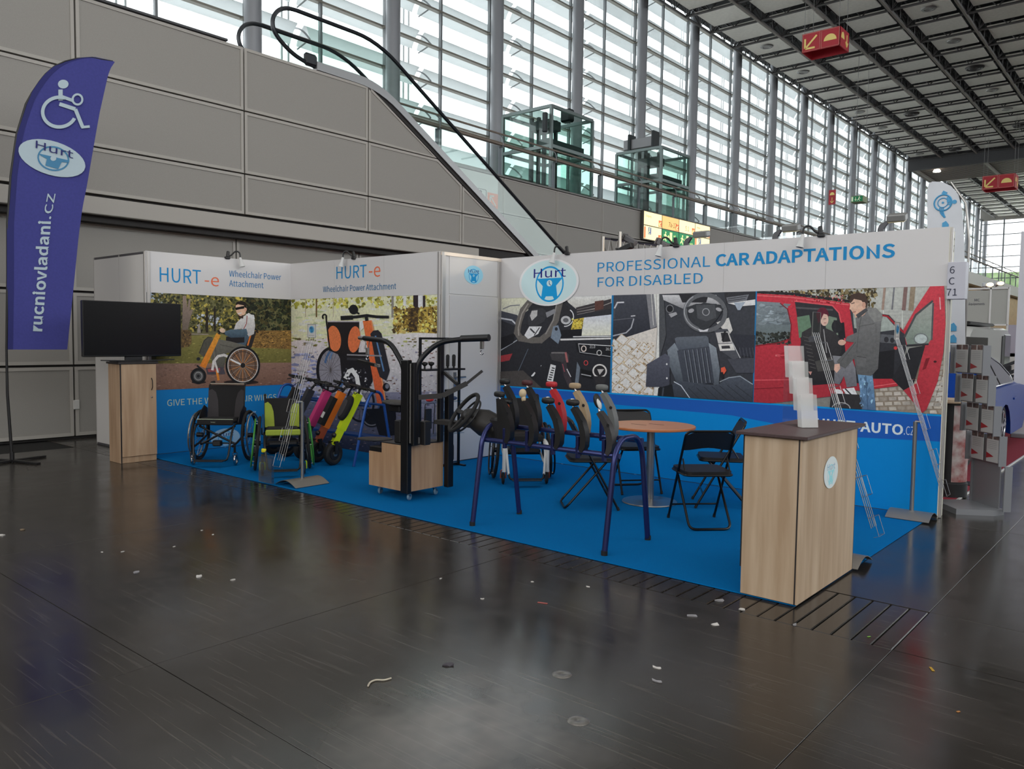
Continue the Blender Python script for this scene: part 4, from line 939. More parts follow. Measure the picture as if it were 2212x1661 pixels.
    def text(s, str_, u, z, cap, col, width=None, bold=0.):
        v, f, w = text_mesh(str_, bold); k = cap / .682; kx = width / w if width else k; s.lay += 1
        d = s.v0 + s.sgn * (.0025 + s.lay * .00006); b = len(s.V)
        du = 1  # reading direction: +y on an x plane, +x on a y plane
        for p in v: s.V.append((d, u + p[0] * kx * du, z + p[1] * k) if s.ax == 0 else (u + p[0] * kx, d, z + p[1] * k))
        for q in f: s.F.append(tuple(i + b for i in q)); s.C.append([lin(col, s.k)] * len(q))
    def build(s, name, parent, label=None):
        me = bpy.data.meshes.new(name); me.from_pydata(s.V, [], s.F); me.materials.append(PRM if 'photograph' in name else PR2)
        ca = me.color_attributes.new('Col', 'FLOAT_COLOR', 'CORNER'); flat = []
        for f, c in zip(s.F, s.C):
            for q in c: flat += [q[0], q[1], q[2], 1.]
        ca.data.foreach_set('color', flat); me.update()
        return link(name, me, parent, label=label)
def gear_logo(A, u, z, w, h, blue, dark, pale, word=True, oval=True):
    """oval badge: steering wheel with seated figure, word across the top"""
    E = lambda cx, cy, rx, ry, n=26, a0=0, a1=360: [(u + cx * w + rx * w * math.cos(R(a0 + (a1 - a0) * i / n)), z + cy * h + ry * h * math.sin(R(a0 + (a1 - a0) * i / n))) for i in range(n + (a1 - a0 != 360))]
    if oval: A.raw(E(0, 0, .5, .5), pale)
    wr = .255; hr = wr * w / h
    A.lay += 1
    o = E(0, -.06, wr, hr, 40); i_ = E(0, -.06, wr * .9, hr * .9, 40)
    for j in range(40):
        A.raw([o[j], o[(j + 1) % 40], i_[(j + 1) % 40], i_[j]], blue, False)
    A.raw([(u + a * w, z + b * h) for a, b in ((-.235, .07), (.235, .07), (.19, .0), (.12, -.1), (.15, -.38), (.10, -.42), (.06, -.33), (-.06, -.33), (-.10, -.42), (-.15, -.38), (-.12, -.1), (-.19, .0))], blue)
    A.raw(E(0, -.04, .05, .07, 16), pale)
    A.raw([(u + a * w, z + b * h) for a, b in ((-.012, .01), (.0, .01), (.0, -.04), (.03, -.09), (.02, -.095), (-.008, -.055))], dark)
    if word: A.text('Hurt', u - .29 * w, z + .09 * h, .2 * h, dark, .58 * w)

# --- park photograph with the seated man (left wall) ---
A = Art(0, XA, 1, YA, YB - .004, 0.808, ZF, .50, 200, 520, 4.37)
A.poly([(480, 440), (1900, 480), (1900, 1500), (480, 1500)], ((92, 90, 58), (70, 66, 46)))
A.poly([(480, 440), (690, 440), (640, 560), (700, 620), (600, 640), (560, 700), (480, 720)], ((128, 138, 152), (150, 156, 160)))
A.leaves(560, 900, 470, 830, 420, 16, [(44, 46, 30), (60, 62, 38), (92, 88, 48), (118, 108, 58), (34, 34, 24)], 1)
A.leaves(880, 1500, 480, 850, 900, 15, [(46, 48, 28), (74, 72, 36), (112, 104, 50), (140, 126, 60), (36, 36, 22), (58, 58, 34)], 2)
A.leaves(1450, 1880, 500, 850, 500, 18, [(30, 34, 26), (38, 44, 30), (24, 26, 20), (64, 58, 34), (48, 52, 34)], 3)
A.leaves(980, 1200, 700, 800, 40, 12, [(150, 152, 156), (132, 138, 146)], 4)
A.poly([(850, 520), (880, 520), (893, 640), (905, 560), (925, 540), (915, 660), (950, 640), (925, 720), (898, 840), (842, 850), (846, 700)], ((120, 104, 94), (98, 86, 76)))
A.line([(1077, 640), (1078, 860)], 22, (38, 32, 26)); A.line([(1150, 640), (1152, 850)], 20, (36, 32, 26))
A.poly([(985, 870), (995, 790), (1010, 780), (1020, 870)], (130, 122, 112)); A.line([(930, 880), (1090, 885)], 12, (120, 110, 96))
A.poly([(840, 900), (1300, 880), (1900, 880), (1900, 1175), (600, 1180), (600, 900)], ((112, 106, 58), (88, 84, 42)))
A.leaves(600, 1880, 910, 1160, 320, 12, [(104, 100, 52), (90, 86, 44), (120, 112, 62), (80, 78, 40)], 5, None, .4)
A.poly([(835, 840), (900, 845), (930, 870), (932, 960), (900, 1000), (835, 1010)], (84, 66, 44)); A.leaves(840, 925, 848, 1000, 110, 9, [(60, 48, 32), (108, 84, 50), (90, 72, 44)], 6)
A.poly([(1500, 850), (1900, 845), (1900, 1025), (1500, 1005)], (112, 86, 48)); A.leaves(1500, 1880, 850, 1015, 420, 10, [(84, 62, 34), (138, 106, 56), (120, 92, 48), (66, 52, 30)], 7, None, .6)
A.poly([(580, 1160), (1900, 1150), (1900, 1450), (580, 1480)], ((118, 92, 80), (98, 72, 60)))
A.leaves(600, 1880, 1170, 1400, 260, 14, [(122, 98, 86), (106, 80, 68), (92, 70, 60)], 8, None, .25)
A.ell(1400, 1335, 165, 22, (36, 28, 26)); A.ell(1000, 1335, 70, 14, (40, 32, 30))
A.poly([(1440, 990), (1488, 865), (1530, 850), (1540, 870), (1500, 1000), (1470, 1030)], (36, 34, 34)); A.line([(1462, 985), (1492, 880)], 14, (178, 100, 44)); A.line([(1520, 870), (1548, 850), (1560, 866)], 10, (26, 24, 24))
A.poly([(1340, 975), (1450, 880), (1480, 900), (1440, 990), (1420, 1010)], (62, 76, 88))
A.poly([(1258, 905), (1430, 905), (1430, 960), (1300, 970), (1255, 940)], (30, 28, 30))
A.poly([(1105, 940), (1160, 925), (1300, 950), (1430, 985), (1440, 1040), (1330, 1050), (1260, 1060), (1240, 1200), (1180, 1230), (1120, 1120)], ((92, 90, 82), (66, 64, 58)))
A.line([(1150, 970), (1170, 1120)], 5, (58, 56, 52)); A.line([(1200, 980), (1330, 1010)], 5, (60, 58, 54)); A.line([(1130, 1000), (1160, 1150)], 4, (110, 106, 98))
A.poly([(1000, 1060), (1045, 940), (1085, 905), (1125, 910), (1135, 940), (1070, 1085), (1050, 1100)], (68, 66, 58)); A.line([(1005, 1058), (1050, 945), (1090, 908), (1128, 914)], 6, (44, 42, 38))
A.poly([(1008, 1180), (1168, 868), (1206, 892), (1062, 1205)], ((206, 128, 48), (186, 104, 36))); A.line([(1190, 880), (1205, 830)], 14, (28, 26, 26)); A.line([(1180, 850), (1250, 880)], 12, (28, 26, 26))
A.poly([(1330, 840), (1350, 780), (1400, 730), (1470, 680), (1520, 715), (1532, 800), (1520, 880), (1470, 905), (1440, 850), (1400, 830)], ((186, 182, 178), (150, 148, 148)))
A.line([(1455, 710), (1450, 780), (1425, 830)], 7, (120, 50, 46)); A.poly([(1440, 690), (1520, 700), (1528, 740), (1480, 730)], (200, 196, 192))
A.poly([(1240, 858), (1300, 838), (1400, 836), (1448, 830), (1462, 876), (1420, 912), (1300, 915), (1250, 890)], ((74, 92, 104), (52, 66, 78)))
A.ell(1222, 846, 28, 22, (196, 158, 136), 20)
A.ell(1397, 640, 50, 72, (192, 150, 126), -8); A.poly([(1345, 610), (1355, 580), (1400, 566), (1440, 580), (1452, 630), (1440, 650), (1425, 610), (1370, 600)], (30, 24, 22))
A.poly([(1362, 690), (1388, 715), (1420, 700), (1418, 735), (1385, 730)], (50, 36, 30)); A.poly([(1342, 632), (1430, 615), (1428, 640), (1395, 645), (1350, 655)], (14, 14, 16)); A.line([(1370, 688), (1400, 682)], 8, (226, 212, 200)); A.ell(1440, 650, 12, 18, (182, 138, 116))
A.ring(995, 1277, 62, 64, 26, (22, 22, 24)); A.ell(995, 1277, 49, 51, (66, 66, 66)); A.ring(995, 1277, 34, 36, 8, (120, 118, 116)); A.ell(995, 1277, 14, 15, (28, 28, 30)); A.line([(985, 1180), (1045, 1230)], 16, (26, 26, 28)); A.ell(995, 1115, 18, 16, (34, 34, 36))
A.poly([(1065, 1200), (1230, 1190), (1250, 1260), (1080, 1262)], (60, 56, 62)); A.poly([(1080, 1210), (1200, 1200), (1200, 1230), (1090, 1240)], (120, 60, 60))
A.line([(1170, 1230), (1185, 1310)], 22, (196, 110, 40)); A.line([(1128, 1215), (1140, 1140), (1180, 1090), (1235, 1078), (1265, 1090)], 24, (176, 172, 168)); A.line([(1150, 1140), (1180, 1240)], 18, (170, 166, 162))
A.ell(1414, 1176, 150, 164, (64, 50, 40)); A.ell(1414, 1176, 146, 160, (92, 70, 56))
for t in range(0, 360, 18): A.line([(1414, 1176), (1414 + 140 * math.cos(R(t)), 1176 + 153 * math.sin(R(t)))], 4, (176, 120, 70) if t % 36 else (120, 116, 112))
A.ring(1414, 1176, 155, 170, 18, (24, 24, 26)); A.ring(1414, 1176, 141, 156, 8, (168, 164, 160)); A.ring(1414, 1176, 118, 130, 5, (30, 30, 32)); A.ell(1414, 1176, 22, 24, (26, 26, 28)); A.line([(1300, 1120), (1390, 1165)], 16, (200, 196, 192))
A.build('park_photograph', w_left, 'printed photograph of a man in a powered wheelchair in an autumn park')
A = Art(0, XA, 1, YA, YB - .004, .012, .808, .50)
A.raw([(YA, .0), (YB, .0), (YB, .9), (YA, .9)], (16, 96, 150))
y0 = onx(361, 875, XA)[1]; y1 = onx(585, 863, XA)[1]
A.text('GIVE THE WHEELCHAIR WINGS', y0, onx(361, 877, XA)[2], .078, (150, 158, 136), (y1 - y0) * 1.06)
y0 = onx(414, 905, XA)[1]; y1 = onx(553, 897, XA)[1]; A.text('WWW.HURT-E.CZ', y0, onx(414, 908, XA)[2], .06, (120, 150, 170), y1 - y0)
c = onx(487, 945, XA); gear_logo(A, c[1], c[2], .42, .24, (40, 120, 165), (20, 40, 90), (120, 150, 170))
A.build('blue_lower_print', w_left, 'blue lower print with slogan')
# --- powered wheelchair photograph (rear wall) ---
A = Art(1, YB, -1, XA + .01, XC - .005, .012, ZF, .54, 640, 520, 2.863)
A.poly([(-60, 320), (920, 300), (920, 640), (-60, 660)], ((206, 208, 160), (186, 184, 156)))
A.poly([(-60, 620), (920, 560), (920, 1400), (-60, 1400)], ((196, 186, 186), (84, 88, 108)))
A.poly([(-60, 950), (920, 930), (920, 1400), (-60, 1400)], ((112, 112, 130), (40, 44, 62)))
A.leaves(-60, 900, 340, 415, 340, 12, [(196, 184, 92), (150, 146, 60), (214, 206, 130), (110, 108, 44), (226, 226, 190)], 1)
A.leaves(-60, 600, 420, 600, 160, 30, [(206, 212, 168), (190, 200, 150), (214, 214, 186)], 2, None, .3)
for x, w, c in ((58, 5, (150, 140, 116)), (126, 9, (92, 70, 40)), (230, 4, (160, 150, 130)), (597, 14, (120, 116, 110)), (672, 18, (196, 192, 196)), (740, 30, (44, 36, 40)), (770, 30, (200, 196, 206)), (792, 16, (50, 42, 44))): A.line([(x, 345), (x, 560 if w == 18 else 420 if w > 20 else 470)], w, c)
A.poly([(605, 430), (900, 400), (900, 575), (690, 565), (640, 540), (605, 530)], (150, 128, 60)); A.leaves(605, 895, 410, 565, 460, 11, [(96, 76, 34), (178, 152, 72), (208, 184, 110), (70, 56, 34), (140, 118, 54)], 3); A.poly([(690, 420), (760, 410), (750, 560), (700, 560)], (64, 50, 34)); A.leaves(690, 755, 420, 555, 60, 9, [(100, 80, 40), (50, 40, 28)], 9)
A.leaves(-60, 900, 600, 660, 90, 14, [(150, 152, 90), (110, 116, 60), (96, 84, 56)], 4, None, .35)
A.leaves(-50, 900, 660, 960, 420, 9, [(120, 96, 92), (92, 74, 70), (170, 160, 166), (214, 208, 212), (120, 118, 140), (82, 60, 56)], 5, None, .4)
A.leaves(-50, 900, 960, 1350, 500, 10, [(70, 70, 88), (52, 54, 72), (98, 98, 116), (40, 40, 52), (110, 96, 96)], 6, None, .4)
A.leaves(-50, 380, 690, 1000, 120, 26, [(130, 134, 170), (108, 114, 150)], 7, None, .35)
def pw():
    A.ell(215, 800, 78, 130, (120, 118, 126))
    for t in range(0, 360, 20): A.line([(215, 800), (215 + 74 * math.cos(R(t)), 800 + 126 * math.sin(R(t)))], 2, (70, 66, 66))
    A.ring(215, 800, 80, 134, 18, (24, 24, 28)); A.ring(240, 800, 62, 128, 14, (66, 92, 128), 0, 200, 420); A.ring(252, 790, 46, 118, 10, (86, 112, 146), 0, 210, 400)
    A.poly([(270, 690), (470, 690), (475, 870), (440, 930), (330, 900), (285, 860)], (26, 25, 28))
    A.ell(560, 1090, 60, 115, (20, 20, 24)); A.ring(555, 1090, 52, 105, 10, (52, 72, 110)); A.ell(470, 1100, 58, 54, (26, 26, 30)); A.ring(470, 1095, 50, 46, 8, (92, 92, 98)); A.poly([(410, 1040), (610, 1035), (620, 1200), (520, 1215), (490, 1120)], (24, 24, 28))
    for t in range(0, 360, 24): A.line([(400, 1000), (400 + 78 * math.cos(R(t)), 1000 + 110 * math.sin(R(t)))], 2, (60, 56, 60))
    A.ring(400, 1000, 82, 116, 12, (24, 24, 28))
    A.poly([(196, 500), (392, 500), (388, 690), (255, 700), (212, 680)], (28, 26, 28)); A.ell(238, 605, 42, 80, (212, 104, 64), -8); A.ell(362, 610, 38, 82, (206, 100, 62), 6); A.line([(200, 500), (390, 500)], 7, (150, 146, 150))
    A.line([(212, 680), (190, 500), (188, 470)], 9, (26, 24, 26)); A.ring(178, 470, 12, 14, 9, (22, 20, 22), 0, 120, 380)
    A.poly([(412, 492), (440, 520), (400, 560), (394, 500)], (206, 202, 206))
    A.line([(310, 845), (330, 808), (350, 800), (378, 840), (392, 920)], 26, (200, 198, 204)); A.line([(350, 1000), (392, 940), (420, 990)], 24, (196, 194, 202)); A.leaves(290, 440, 790, 920, 40, 8, [(190, 190, 196), (90, 90, 96), (40, 40, 44)], 11)
    A.poly([(415, 495), (472, 492), (500, 620), (560, 1000), (505, 1010), (450, 700)], ((206, 98, 56), (168, 78, 48))); A.line([(470, 494), (556, 990)], 5, (226, 140, 96))
    A.poly([(462, 575), (480, 556), (510, 552), (530, 572), (582, 800), (560, 866), (520, 842), (500, 780)], (36, 36, 42)); A.line([(494, 590), (545, 805)], 9, (76, 110, 150)); A.ell(560, 905, 22, 26, (20, 20, 24)); A.ell(566, 900, 12, 15, (96, 100, 112))
    A.line([(440, 490), (436, 470)], 20, (26, 26, 28)); A.line([(285, 478), (380, 470), (440, 462), (500, 470), (572, 472)], 17, (26, 26, 30)); A.line([(286, 478), (346, 475)], 26, (24, 24, 26)); A.ell(358, 425, 28, 30, (22, 22, 26)); A.line([(330, 420), (390, 450)], 12, (26, 26, 28))
    A.line([(320, 705), (530, 712)], 9, (120, 118, 122)); A.line([(322, 730), (450, 735)], 16, (44, 44, 48))
pw()
A.build('wheelchair_photograph', w_back, 'printed photograph of an orange powered wheelchair on an autumn path')
# --- dashboard photograph (main wall, left) ---
K3 = .60
A = Art(1, YD, -1, XC + .02, -4.999, .902, ZF, K3, 1060, 480, 3.687)
A.poly([(60, 560), (1000, 560), (1000, 1400), (60, 1400)], ((44, 45, 50), (34, 34, 38)))
A.poly([(60, 580), (300, 570), (300, 700), (215, 760), (60, 700)], ((206, 202, 176), (176, 176, 168))); A.line([(100, 690), (160, 665), (230, 660)], 8, (110, 112, 116))
A.poly([(80, 705), (215, 740), (225, 800), (210, 830), (80, 780)], (60, 62, 70)); A.line([(85, 765), (170, 780), (210, 820)], 12, (176, 178, 184)); A.poly([(70, 1065), (175, 1045), (150, 1100), (70, 1115)], (140, 50, 56)); A.line([(80, 1020), (210, 940)], 8, (140, 144, 152)); A.poly([(80, 920), (200, 880), (180, 960), (90, 1010)], (26, 26, 30))
A.poly([(560, 560), (1000, 560), (1000, 640), (680, 690), (620, 640)], ((206, 204, 196), (170, 168, 162))); A.poly([(680, 680), (960, 610), (960, 690), (690, 740)], (54, 50, 52)); A.line([(690, 715), (830, 690), (960, 640)], 5, (150, 144, 140)); A.poly([(830, 630), (900, 620), (900, 690), (830, 705)], (84, 56, 50))
for q in (640, 660, 680): A.line([(690, q + 56), (830, q + 26)], 4, (120, 116, 114))
A.poly([(580, 640), (650, 700), (660, 760), (640, 800), (560, 830), (540, 700)], (40, 40, 44)); A.ring(600, 760, 60, 70, 8, (196, 196, 198), 20, -80, 80); A.ell(600, 780, 40, 34, (170, 170, 172)); A.ell(600, 780, 22, 18, (90, 90, 94))
A.poly([(740, 760), (965, 735), (965, 900), (725, 905)], ((186, 190, 200), (222, 206, 182))); A.poly([(660, 775), (745, 760), (725, 850), (640, 860)], (190, 168, 70)); A.leaves(650, 735, 770, 850, 40, 8, [(160, 140, 50), (210, 190, 100), (120, 104, 44)], 3); A.poly([(560, 860), (720, 850), (725, 905), (560, 920)], (26, 26, 30)); A.line([(560, 935), (960, 925)], 14, (196, 194, 192)); A.line([(660, 912), (960, 908)], 8, (226, 222, 216))
A.poly([(675, 960), (965, 980), (965, 1085), (720, 1050), (690, 1030)], (26, 26, 30)); A.line([(700, 968), (960, 985)], 6, (190, 190, 190)); A.line([(700, 968), (712, 1035), (960, 1070)], 5, (150, 150, 152)); A.ring(743, 1007, 18, 22, 8, (196, 184, 176)); A.ring(866, 1040, 18, 20, 7, (170, 168, 166)); A.text('21.0', *A.at((790, 1002)), .03, (230, 230, 230)); A.text('20.5', *A.at((918, 1020)), .03, (230, 230, 230)); A.ring(760, 1120, 15, 18, 5, (190, 70, 70))
A.poly([(690, 1110), (715, 1160), (700, 1290), (672, 1290)], (96, 104, 114)); A.poly([(715, 1165), (810, 1190), (815, 1250), (730, 1230)], (20, 20, 22)); A.line([(725, 1210), (800, 1225)], 8, (150, 150, 152)); A.ring(870, 1185, 52, 50, 12, (196, 192, 188), 12); A.ell(870, 1185, 45, 42, (36, 34, 36)); A.poly([(850, 1170), (905, 1170), (870, 1215)], (170, 166, 164)); A.poly([(820, 1225), (925, 1230), (900, 1330), (850, 1320)], (44, 42, 44))
A.poly([(300, 600), (600, 600), (560, 720), (480, 780), (330, 720)], (40, 40, 44))
A.line([(310, 640), (260, 700), (225, 800), (212, 880), (240, 925), (330, 940), (400, 940), (460, 890), (520, 780), (552, 640), (550, 600)], 48, (94, 90, 86)); A.line([(300, 650), (250, 730), (222, 840), (225, 900)], 10, (140, 134, 128)); A.line([(530, 640), (500, 780), (440, 890)], 10, (128, 124, 120))
A.poly([(300, 740), (340, 690), (420, 685), (455, 720), (430, 790), (360, 830), (300, 820)], (52, 52, 56)); A.poly([(315, 745), (330, 705), (375, 700), (372, 745), (330, 785)], (170, 168, 168)); A.poly([(440, 720), (510, 690), (520, 720), (450, 760)], (120, 120, 124)); A.poly([(270, 900), (310, 830), (410, 830), (380, 890), (300, 930)], (196, 196, 198)); A.line([(320, 850), (350, 880)], 12, (50, 50, 54)); A.line([(390, 840), (350, 900)], 8, (60, 60, 64))
A.poly([(500, 830), (540, 820), (565, 900), (540, 970), (480, 920)], (110, 122, 136)); A.ell(525, 850, 12, 14, (40, 42, 46))
A.line([(300, 1010), (230, 1170), (150, 1290)], 5, (84, 92, 104)); A.poly([(70, 1190), (260, 1180), (420, 1330), (70, 1330)], (66, 62, 60))
A.poly([(474, 1050), (500, 1030), (600, 1032), (628, 1056), (625, 1110), (590, 1120), (490, 1098)], (58, 56, 58)); A.line([(488, 1040), (600, 1040)], 10, (110, 106, 106)); A.line([(600, 1040), (612, 1112)], 16, (150, 90, 90)); A.line([(585, 1120), (605, 1220), (640, 1300)], 42, (56, 50, 54)); A.line([(575, 1130), (590, 1190)], 5, (150, 70, 80)); A.line([(610, 1170), (640, 1230)], 7, (196, 194, 194))
A.poly([(480, 1130), (522, 1142), (498, 1275), (450, 1262)], (214, 212, 206))
for q in range(6): A.line([(492 - q * 6, 1160 + q * 18), (510 - q * 5, 1164 + q * 18)], 9, (44, 44, 46))
A.poly([(325, 1222), (352, 1192), (360, 1200), (345, 1224), (330, 1230)], (226, 224, 220)); A.line([(405, 1140), (402, 1146)], 4, (200, 200, 200))
A.build('dashboard_photograph', w_main, 'printed photograph of a car dashboard with hand control lever')
# --- driver seat photograph (main wall, middle) ---
A = Art(1, YD, -1, -4.995, -3.306, .902, ZF, K3, 1060, 480, 3.687)
A.poly([(960, 540), (2120, 540), (2120, 1460), (960, 1460)], ((58, 60, 66), (46, 48, 54)))
A.poly([(960, 560), (1240, 560), (1290, 830), (1270, 850), (960, 960)], ((64, 66, 74), (38, 40, 48))); A.line([(985, 690), (1010, 640), (1060, 638)], 12, (180, 180, 184)); A.line([(985, 690), (980, 760)], 14, (70, 72, 78)); A.line([(975, 905), (1080, 880), (1120, 840), (1140, 770)], 10, (150, 152, 158)); A.line([(975, 780), (1140, 762)], 5, (96, 98, 104)); A.line([(1120, 748), (1150, 745)], 8, (190, 190, 194))
A.poly([(960, 955), (1300, 845), (1350, 830), (1320, 1400), (960, 1400)], (196, 190, 182))
cob = []
r_ = random.Random(5)
for i in range(7):
    for j in range(7):
        cx = 960 + 90 * i + 45 * (j % 2) - 14 * j; cy = 900 + 78 * j + 34 * i
        if cx > 1300 or cy < 955 - (cx - 960) * .33: continue
        pts = [(cx + dx * r_.uniform(.85, 1.05), cy + dy * r_.uniform(.85, 1.05)) for dx, dy in ((-52, 0), (-8, -44), (48, -2), (6, 46))]
        A.line(pts, 9, (166, 146, 116), True); A.poly(pts, ((206, 203, 198), (192, 188, 184)))
A.leaves(965, 1300, 960, 1390, 130, 7, [(150, 126, 92), (176, 156, 120), (120, 98, 70)], 4)
A.poly([(1240, 560), (1300, 560), (1330, 830), (1275, 850)], (120, 120, 124)); A.poly([(1300, 560), (1345, 560), (1345, 1400), (1300, 1400), (1330, 860)], (206, 202, 194)); A.line([(1322, 570), (1330, 860), (1300, 1380)], 5, (150, 146, 140)); A.line([(1282, 570), (1300, 820)], 5, (190, 188, 184)); A.poly([(1345, 560), (1380, 560), (1400, 900), (1345, 1100)], (70, 72, 76))
A.poly([(1370, 580), (1800, 580), (1840, 660), (1700, 640), (1560, 700), (1380, 620)], ((190, 190, 192), (120, 120, 124))); A.poly([(1500, 570), (1740, 570), (1720, 640), (1530, 640)], (40, 40, 44)); A.poly([(1860, 560), (2110, 555), (2110, 640), (1880, 650)], (46, 46, 50)); A.poly([(1880, 600), (2060, 575), (2040, 625), (1890, 640)], (104, 106, 112)); A.line([(1890, 612), (2040, 590)], 5, (40, 40, 44)); A.line([(1890, 628), (2030, 608)], 5, (40, 40, 44)); A.poly([(1890, 645), (2110, 615), (2110, 660), (1990, 670)], (214, 214, 216)); A.poly([(1940, 640), (2030, 636), (1990, 700), (1970, 700)], (150, 160, 172))
A.ring(1430, 690, 28, 30, 6, (120, 122, 126)); A.ell(1430, 690, 22, 24, (30, 30, 34)); A.poly([(1420, 730), (1480, 715), (1490, 735), (1440, 760)], (150, 150, 154))
A.poly([(1800, 800), (1900, 760), (1930, 860), (1900, 900)], (190, 188, 184)); A.poly([(1780, 850), (1890, 850), (1990, 1080), (1930, 1090), (1830, 1020)], (70, 72, 78)); A.poly([(1795, 880), (1895, 870), (1930, 960), (1815, 965)], (178, 176, 174)); A.poly([(1835, 880), (1890, 878), (1915, 950), (1850, 955)], (44, 44, 48)); A.line([(1850, 940), (1870, 870)], 16, (30, 30, 34)); A.poly([(1815, 970), (1930, 965), (1950, 1020), (1830, 1025)], (196, 194, 190)); A.poly([(1840, 985), (1905, 982), (1912, 1005), (1845, 1008)], (50, 50, 54)); A.line([(1930, 960), (1990, 1080)], 7, (170, 170, 172)); A.poly([(1890, 1090), (2110, 1080), (2110, 1200), (1960, 1200)], (64, 66, 74))
A.poly([(1930, 890), (2110, 900), (2110, 1080), (1990, 1060)], (44, 46, 54))
for q in range(5): A.line([(1985 + q * 26, 1000), (2000 + q * 26, 1080)], 5, (70, 72, 80))
A.ring(1712, 720, 160, 142, 34, (92, 94, 98), 6); A.ring(1712, 715, 166, 146, 8, (150, 152, 156), 6, 100, 230); A.poly([(1560, 680), (1640, 650), (1800, 650), (1860, 690), (1800, 780), (1720, 860), (1680, 860), (1610, 780)], (50, 52, 56)); A.poly([(1640, 660), (1790, 655), (1800, 760), (1720, 790), (1650, 765)], (70, 72, 76)); A.ring(1718, 715, 27, 27, 6, (150, 152, 156)); A.ell(1600, 705, 24, 16, (150, 150, 154), -20); A.ell(1820, 695, 24, 14, (150, 150, 154), 20); A.poly([(1655, 850), (1700, 860), (1740, 846), (1730, 870), (1670, 874)], (190, 190, 194))
A.poly([(1470, 925), (1490, 915), (1720, 905), (1738, 920), (1745, 990), (1490, 1020)], ((92, 98, 106), (72, 78, 88)))
A.poly([(1410, 1020), (1470, 960), (1500, 1020), (1540, 1290), (1480, 1270), (1430, 1150)], ((120, 128, 136), (60, 66, 74))); A.poly([(1740, 960), (1800, 1000), (1830, 1180), (1820, 1290), (1780, 1300), (1760, 1150)], ((130, 138, 146), (70, 76, 84)))
A.poly([(1488, 1022), (1745, 992), (1785, 1280), (1545, 1300)], ((66, 70, 80), (50, 54, 62)))
for q in range(6): A.line([(1545 + q * 34, 1022 - q * 4), (1588 + q * 33, 1290 - q * 3)], 5, (110, 116, 124)); A.line([(1553 + q * 34, 1022 - q * 4), (1596 + q * 33, 1290 - q * 3)], 4, (34, 36, 42))
A.poly([(1450, 1290), (1500, 1262), (1800, 1300), (1900, 1240), (1980, 1220), (2110, 1300), (2110, 1460), (1440, 1420)], ((70, 76, 86), (48, 52, 60))); A.line([(1465, 1270), (1520, 1300), (1590, 1400)], 7, (176, 182, 190)); A.line([(1830, 1270), (1900, 1238), (1990, 1226), (2090, 1290)], 8, (130, 138, 146))
for q in range(7): A.line([(1580 + q * 62, 1320 - q * 4), (1680 + q * 72, 1420)], 5, (40, 44, 50))
A.poly([(1838, 1160), (1868, 1150), (1882, 1180), (1862, 1210), (1840, 1200)], (206, 84, 60)); A.line([(1845, 1200), (1850, 1240)], 20, (30, 30, 34))
A.poly([(1250, 1130), (1395, 1046), (1430, 1070), (1430, 1290), (1405, 1312), (1240, 1310)], ((78, 80, 92), (58, 60, 70))); A.ell(1407, 1130, 7, 8, (220, 220, 222)); A.ell(1408, 1242, 7, 8, (220, 220, 222)); A.poly([(1340, 1320), (1450, 1290), (1470, 1420), (1330, 1420)], (26, 28, 32)); A.line([(1380, 1320), (1370, 1400)], 12, (60, 64, 72))
A.build('seat_photograph', w_main, 'printed photograph of a driver seat seen from above')
# --- red van photograph (main wall, right) ---
A = Art(1, YD, -1, -3.298, XE - .002, .902, ZF, .64, 1580, 480, 3.195)
A.poly([(150, 420), (1560, 400), (1560, 1400), (150, 1400)], ((176, 178, 172), (120, 118, 112)))
for q in range(14): A.line([(960, 600 + q * 22), (1500, 590 + q * 22)], 3, (150, 152, 148))
for q in range(5): A.line([(1050 + q * 130, 560), (1050 + q * 130, 860)], 6, (196, 198, 192))
A.leaves(160, 1000, 430, 560, 420, 12, [(92, 84, 60), (120, 108, 78), (70, 64, 46), (150, 138, 104), (52, 48, 38)], 1); A.leaves(500, 990, 470, 610, 160, 8, [(110, 96, 60), (60, 52, 36), (140, 120, 76)], 2, None, 1.6)
for x, w, c in ((1045, 16, (150, 128, 116)), (1110, 10, (110, 110, 116)), (1190, 26, (120, 96, 92)), (1240, 34, (136, 122, 104))): A.line([(x + 15, 440), (x, 600)], w, c)
A.poly([(980, 1130), (1560, 900), (1560, 1400), (980, 1400)], (134, 122, 108))
r_ = random.Random(9)
for j in range(7):
    for i in range(12):
        cx = 960 + i * 62 + (j % 2) * 30; cy = 1120 + j * 34 - i * 2
        if cy > 1310 or cx > 1500: continue
        A.poly([(cx - 26 + r_.uniform(-3, 3), cy - 11), (cx + 22 + r_.uniform(-3, 3), cy - 13), (cx + 27, cy + 10), (cx - 22, cy + 12 + r_.uniform(-2, 2))], r_.choice(((172, 164, 152), (158, 150, 140), (184, 176, 166), (146, 136, 124))))
for j in range(9):
    cy = 960 + j * 36
    for i in range(3): A.poly([(1440 - j * 10 + i * 44, cy), (1478 - j * 10 + i * 44, cy - 6), (1476 - j * 10 + i * 44, cy + 20), (1436 - j * 10 + i * 44, cy + 24)], r_.choice(((170, 166, 158), (150, 144, 136), (182, 178, 170))))
RED = (178, 46, 58)
A.poly([(150, 490), (420, 505), (820, 560), (860, 620), (850, 900), (1000, 1130), (970, 1170), (860, 1160), (700, 1200), (360, 1240), (150, 1260)], ((188, 52, 66), (150, 42, 52)))
A.line([(165, 480), (430, 495), (820, 545)], 16, (40, 38, 42)); A.line([(170, 505), (430, 520), (810, 570)], 8, (216, 96, 100)); A.leaves(420, 800, 505, 560, 50, 6, [(220, 120, 118), (140, 30, 40)], 3)
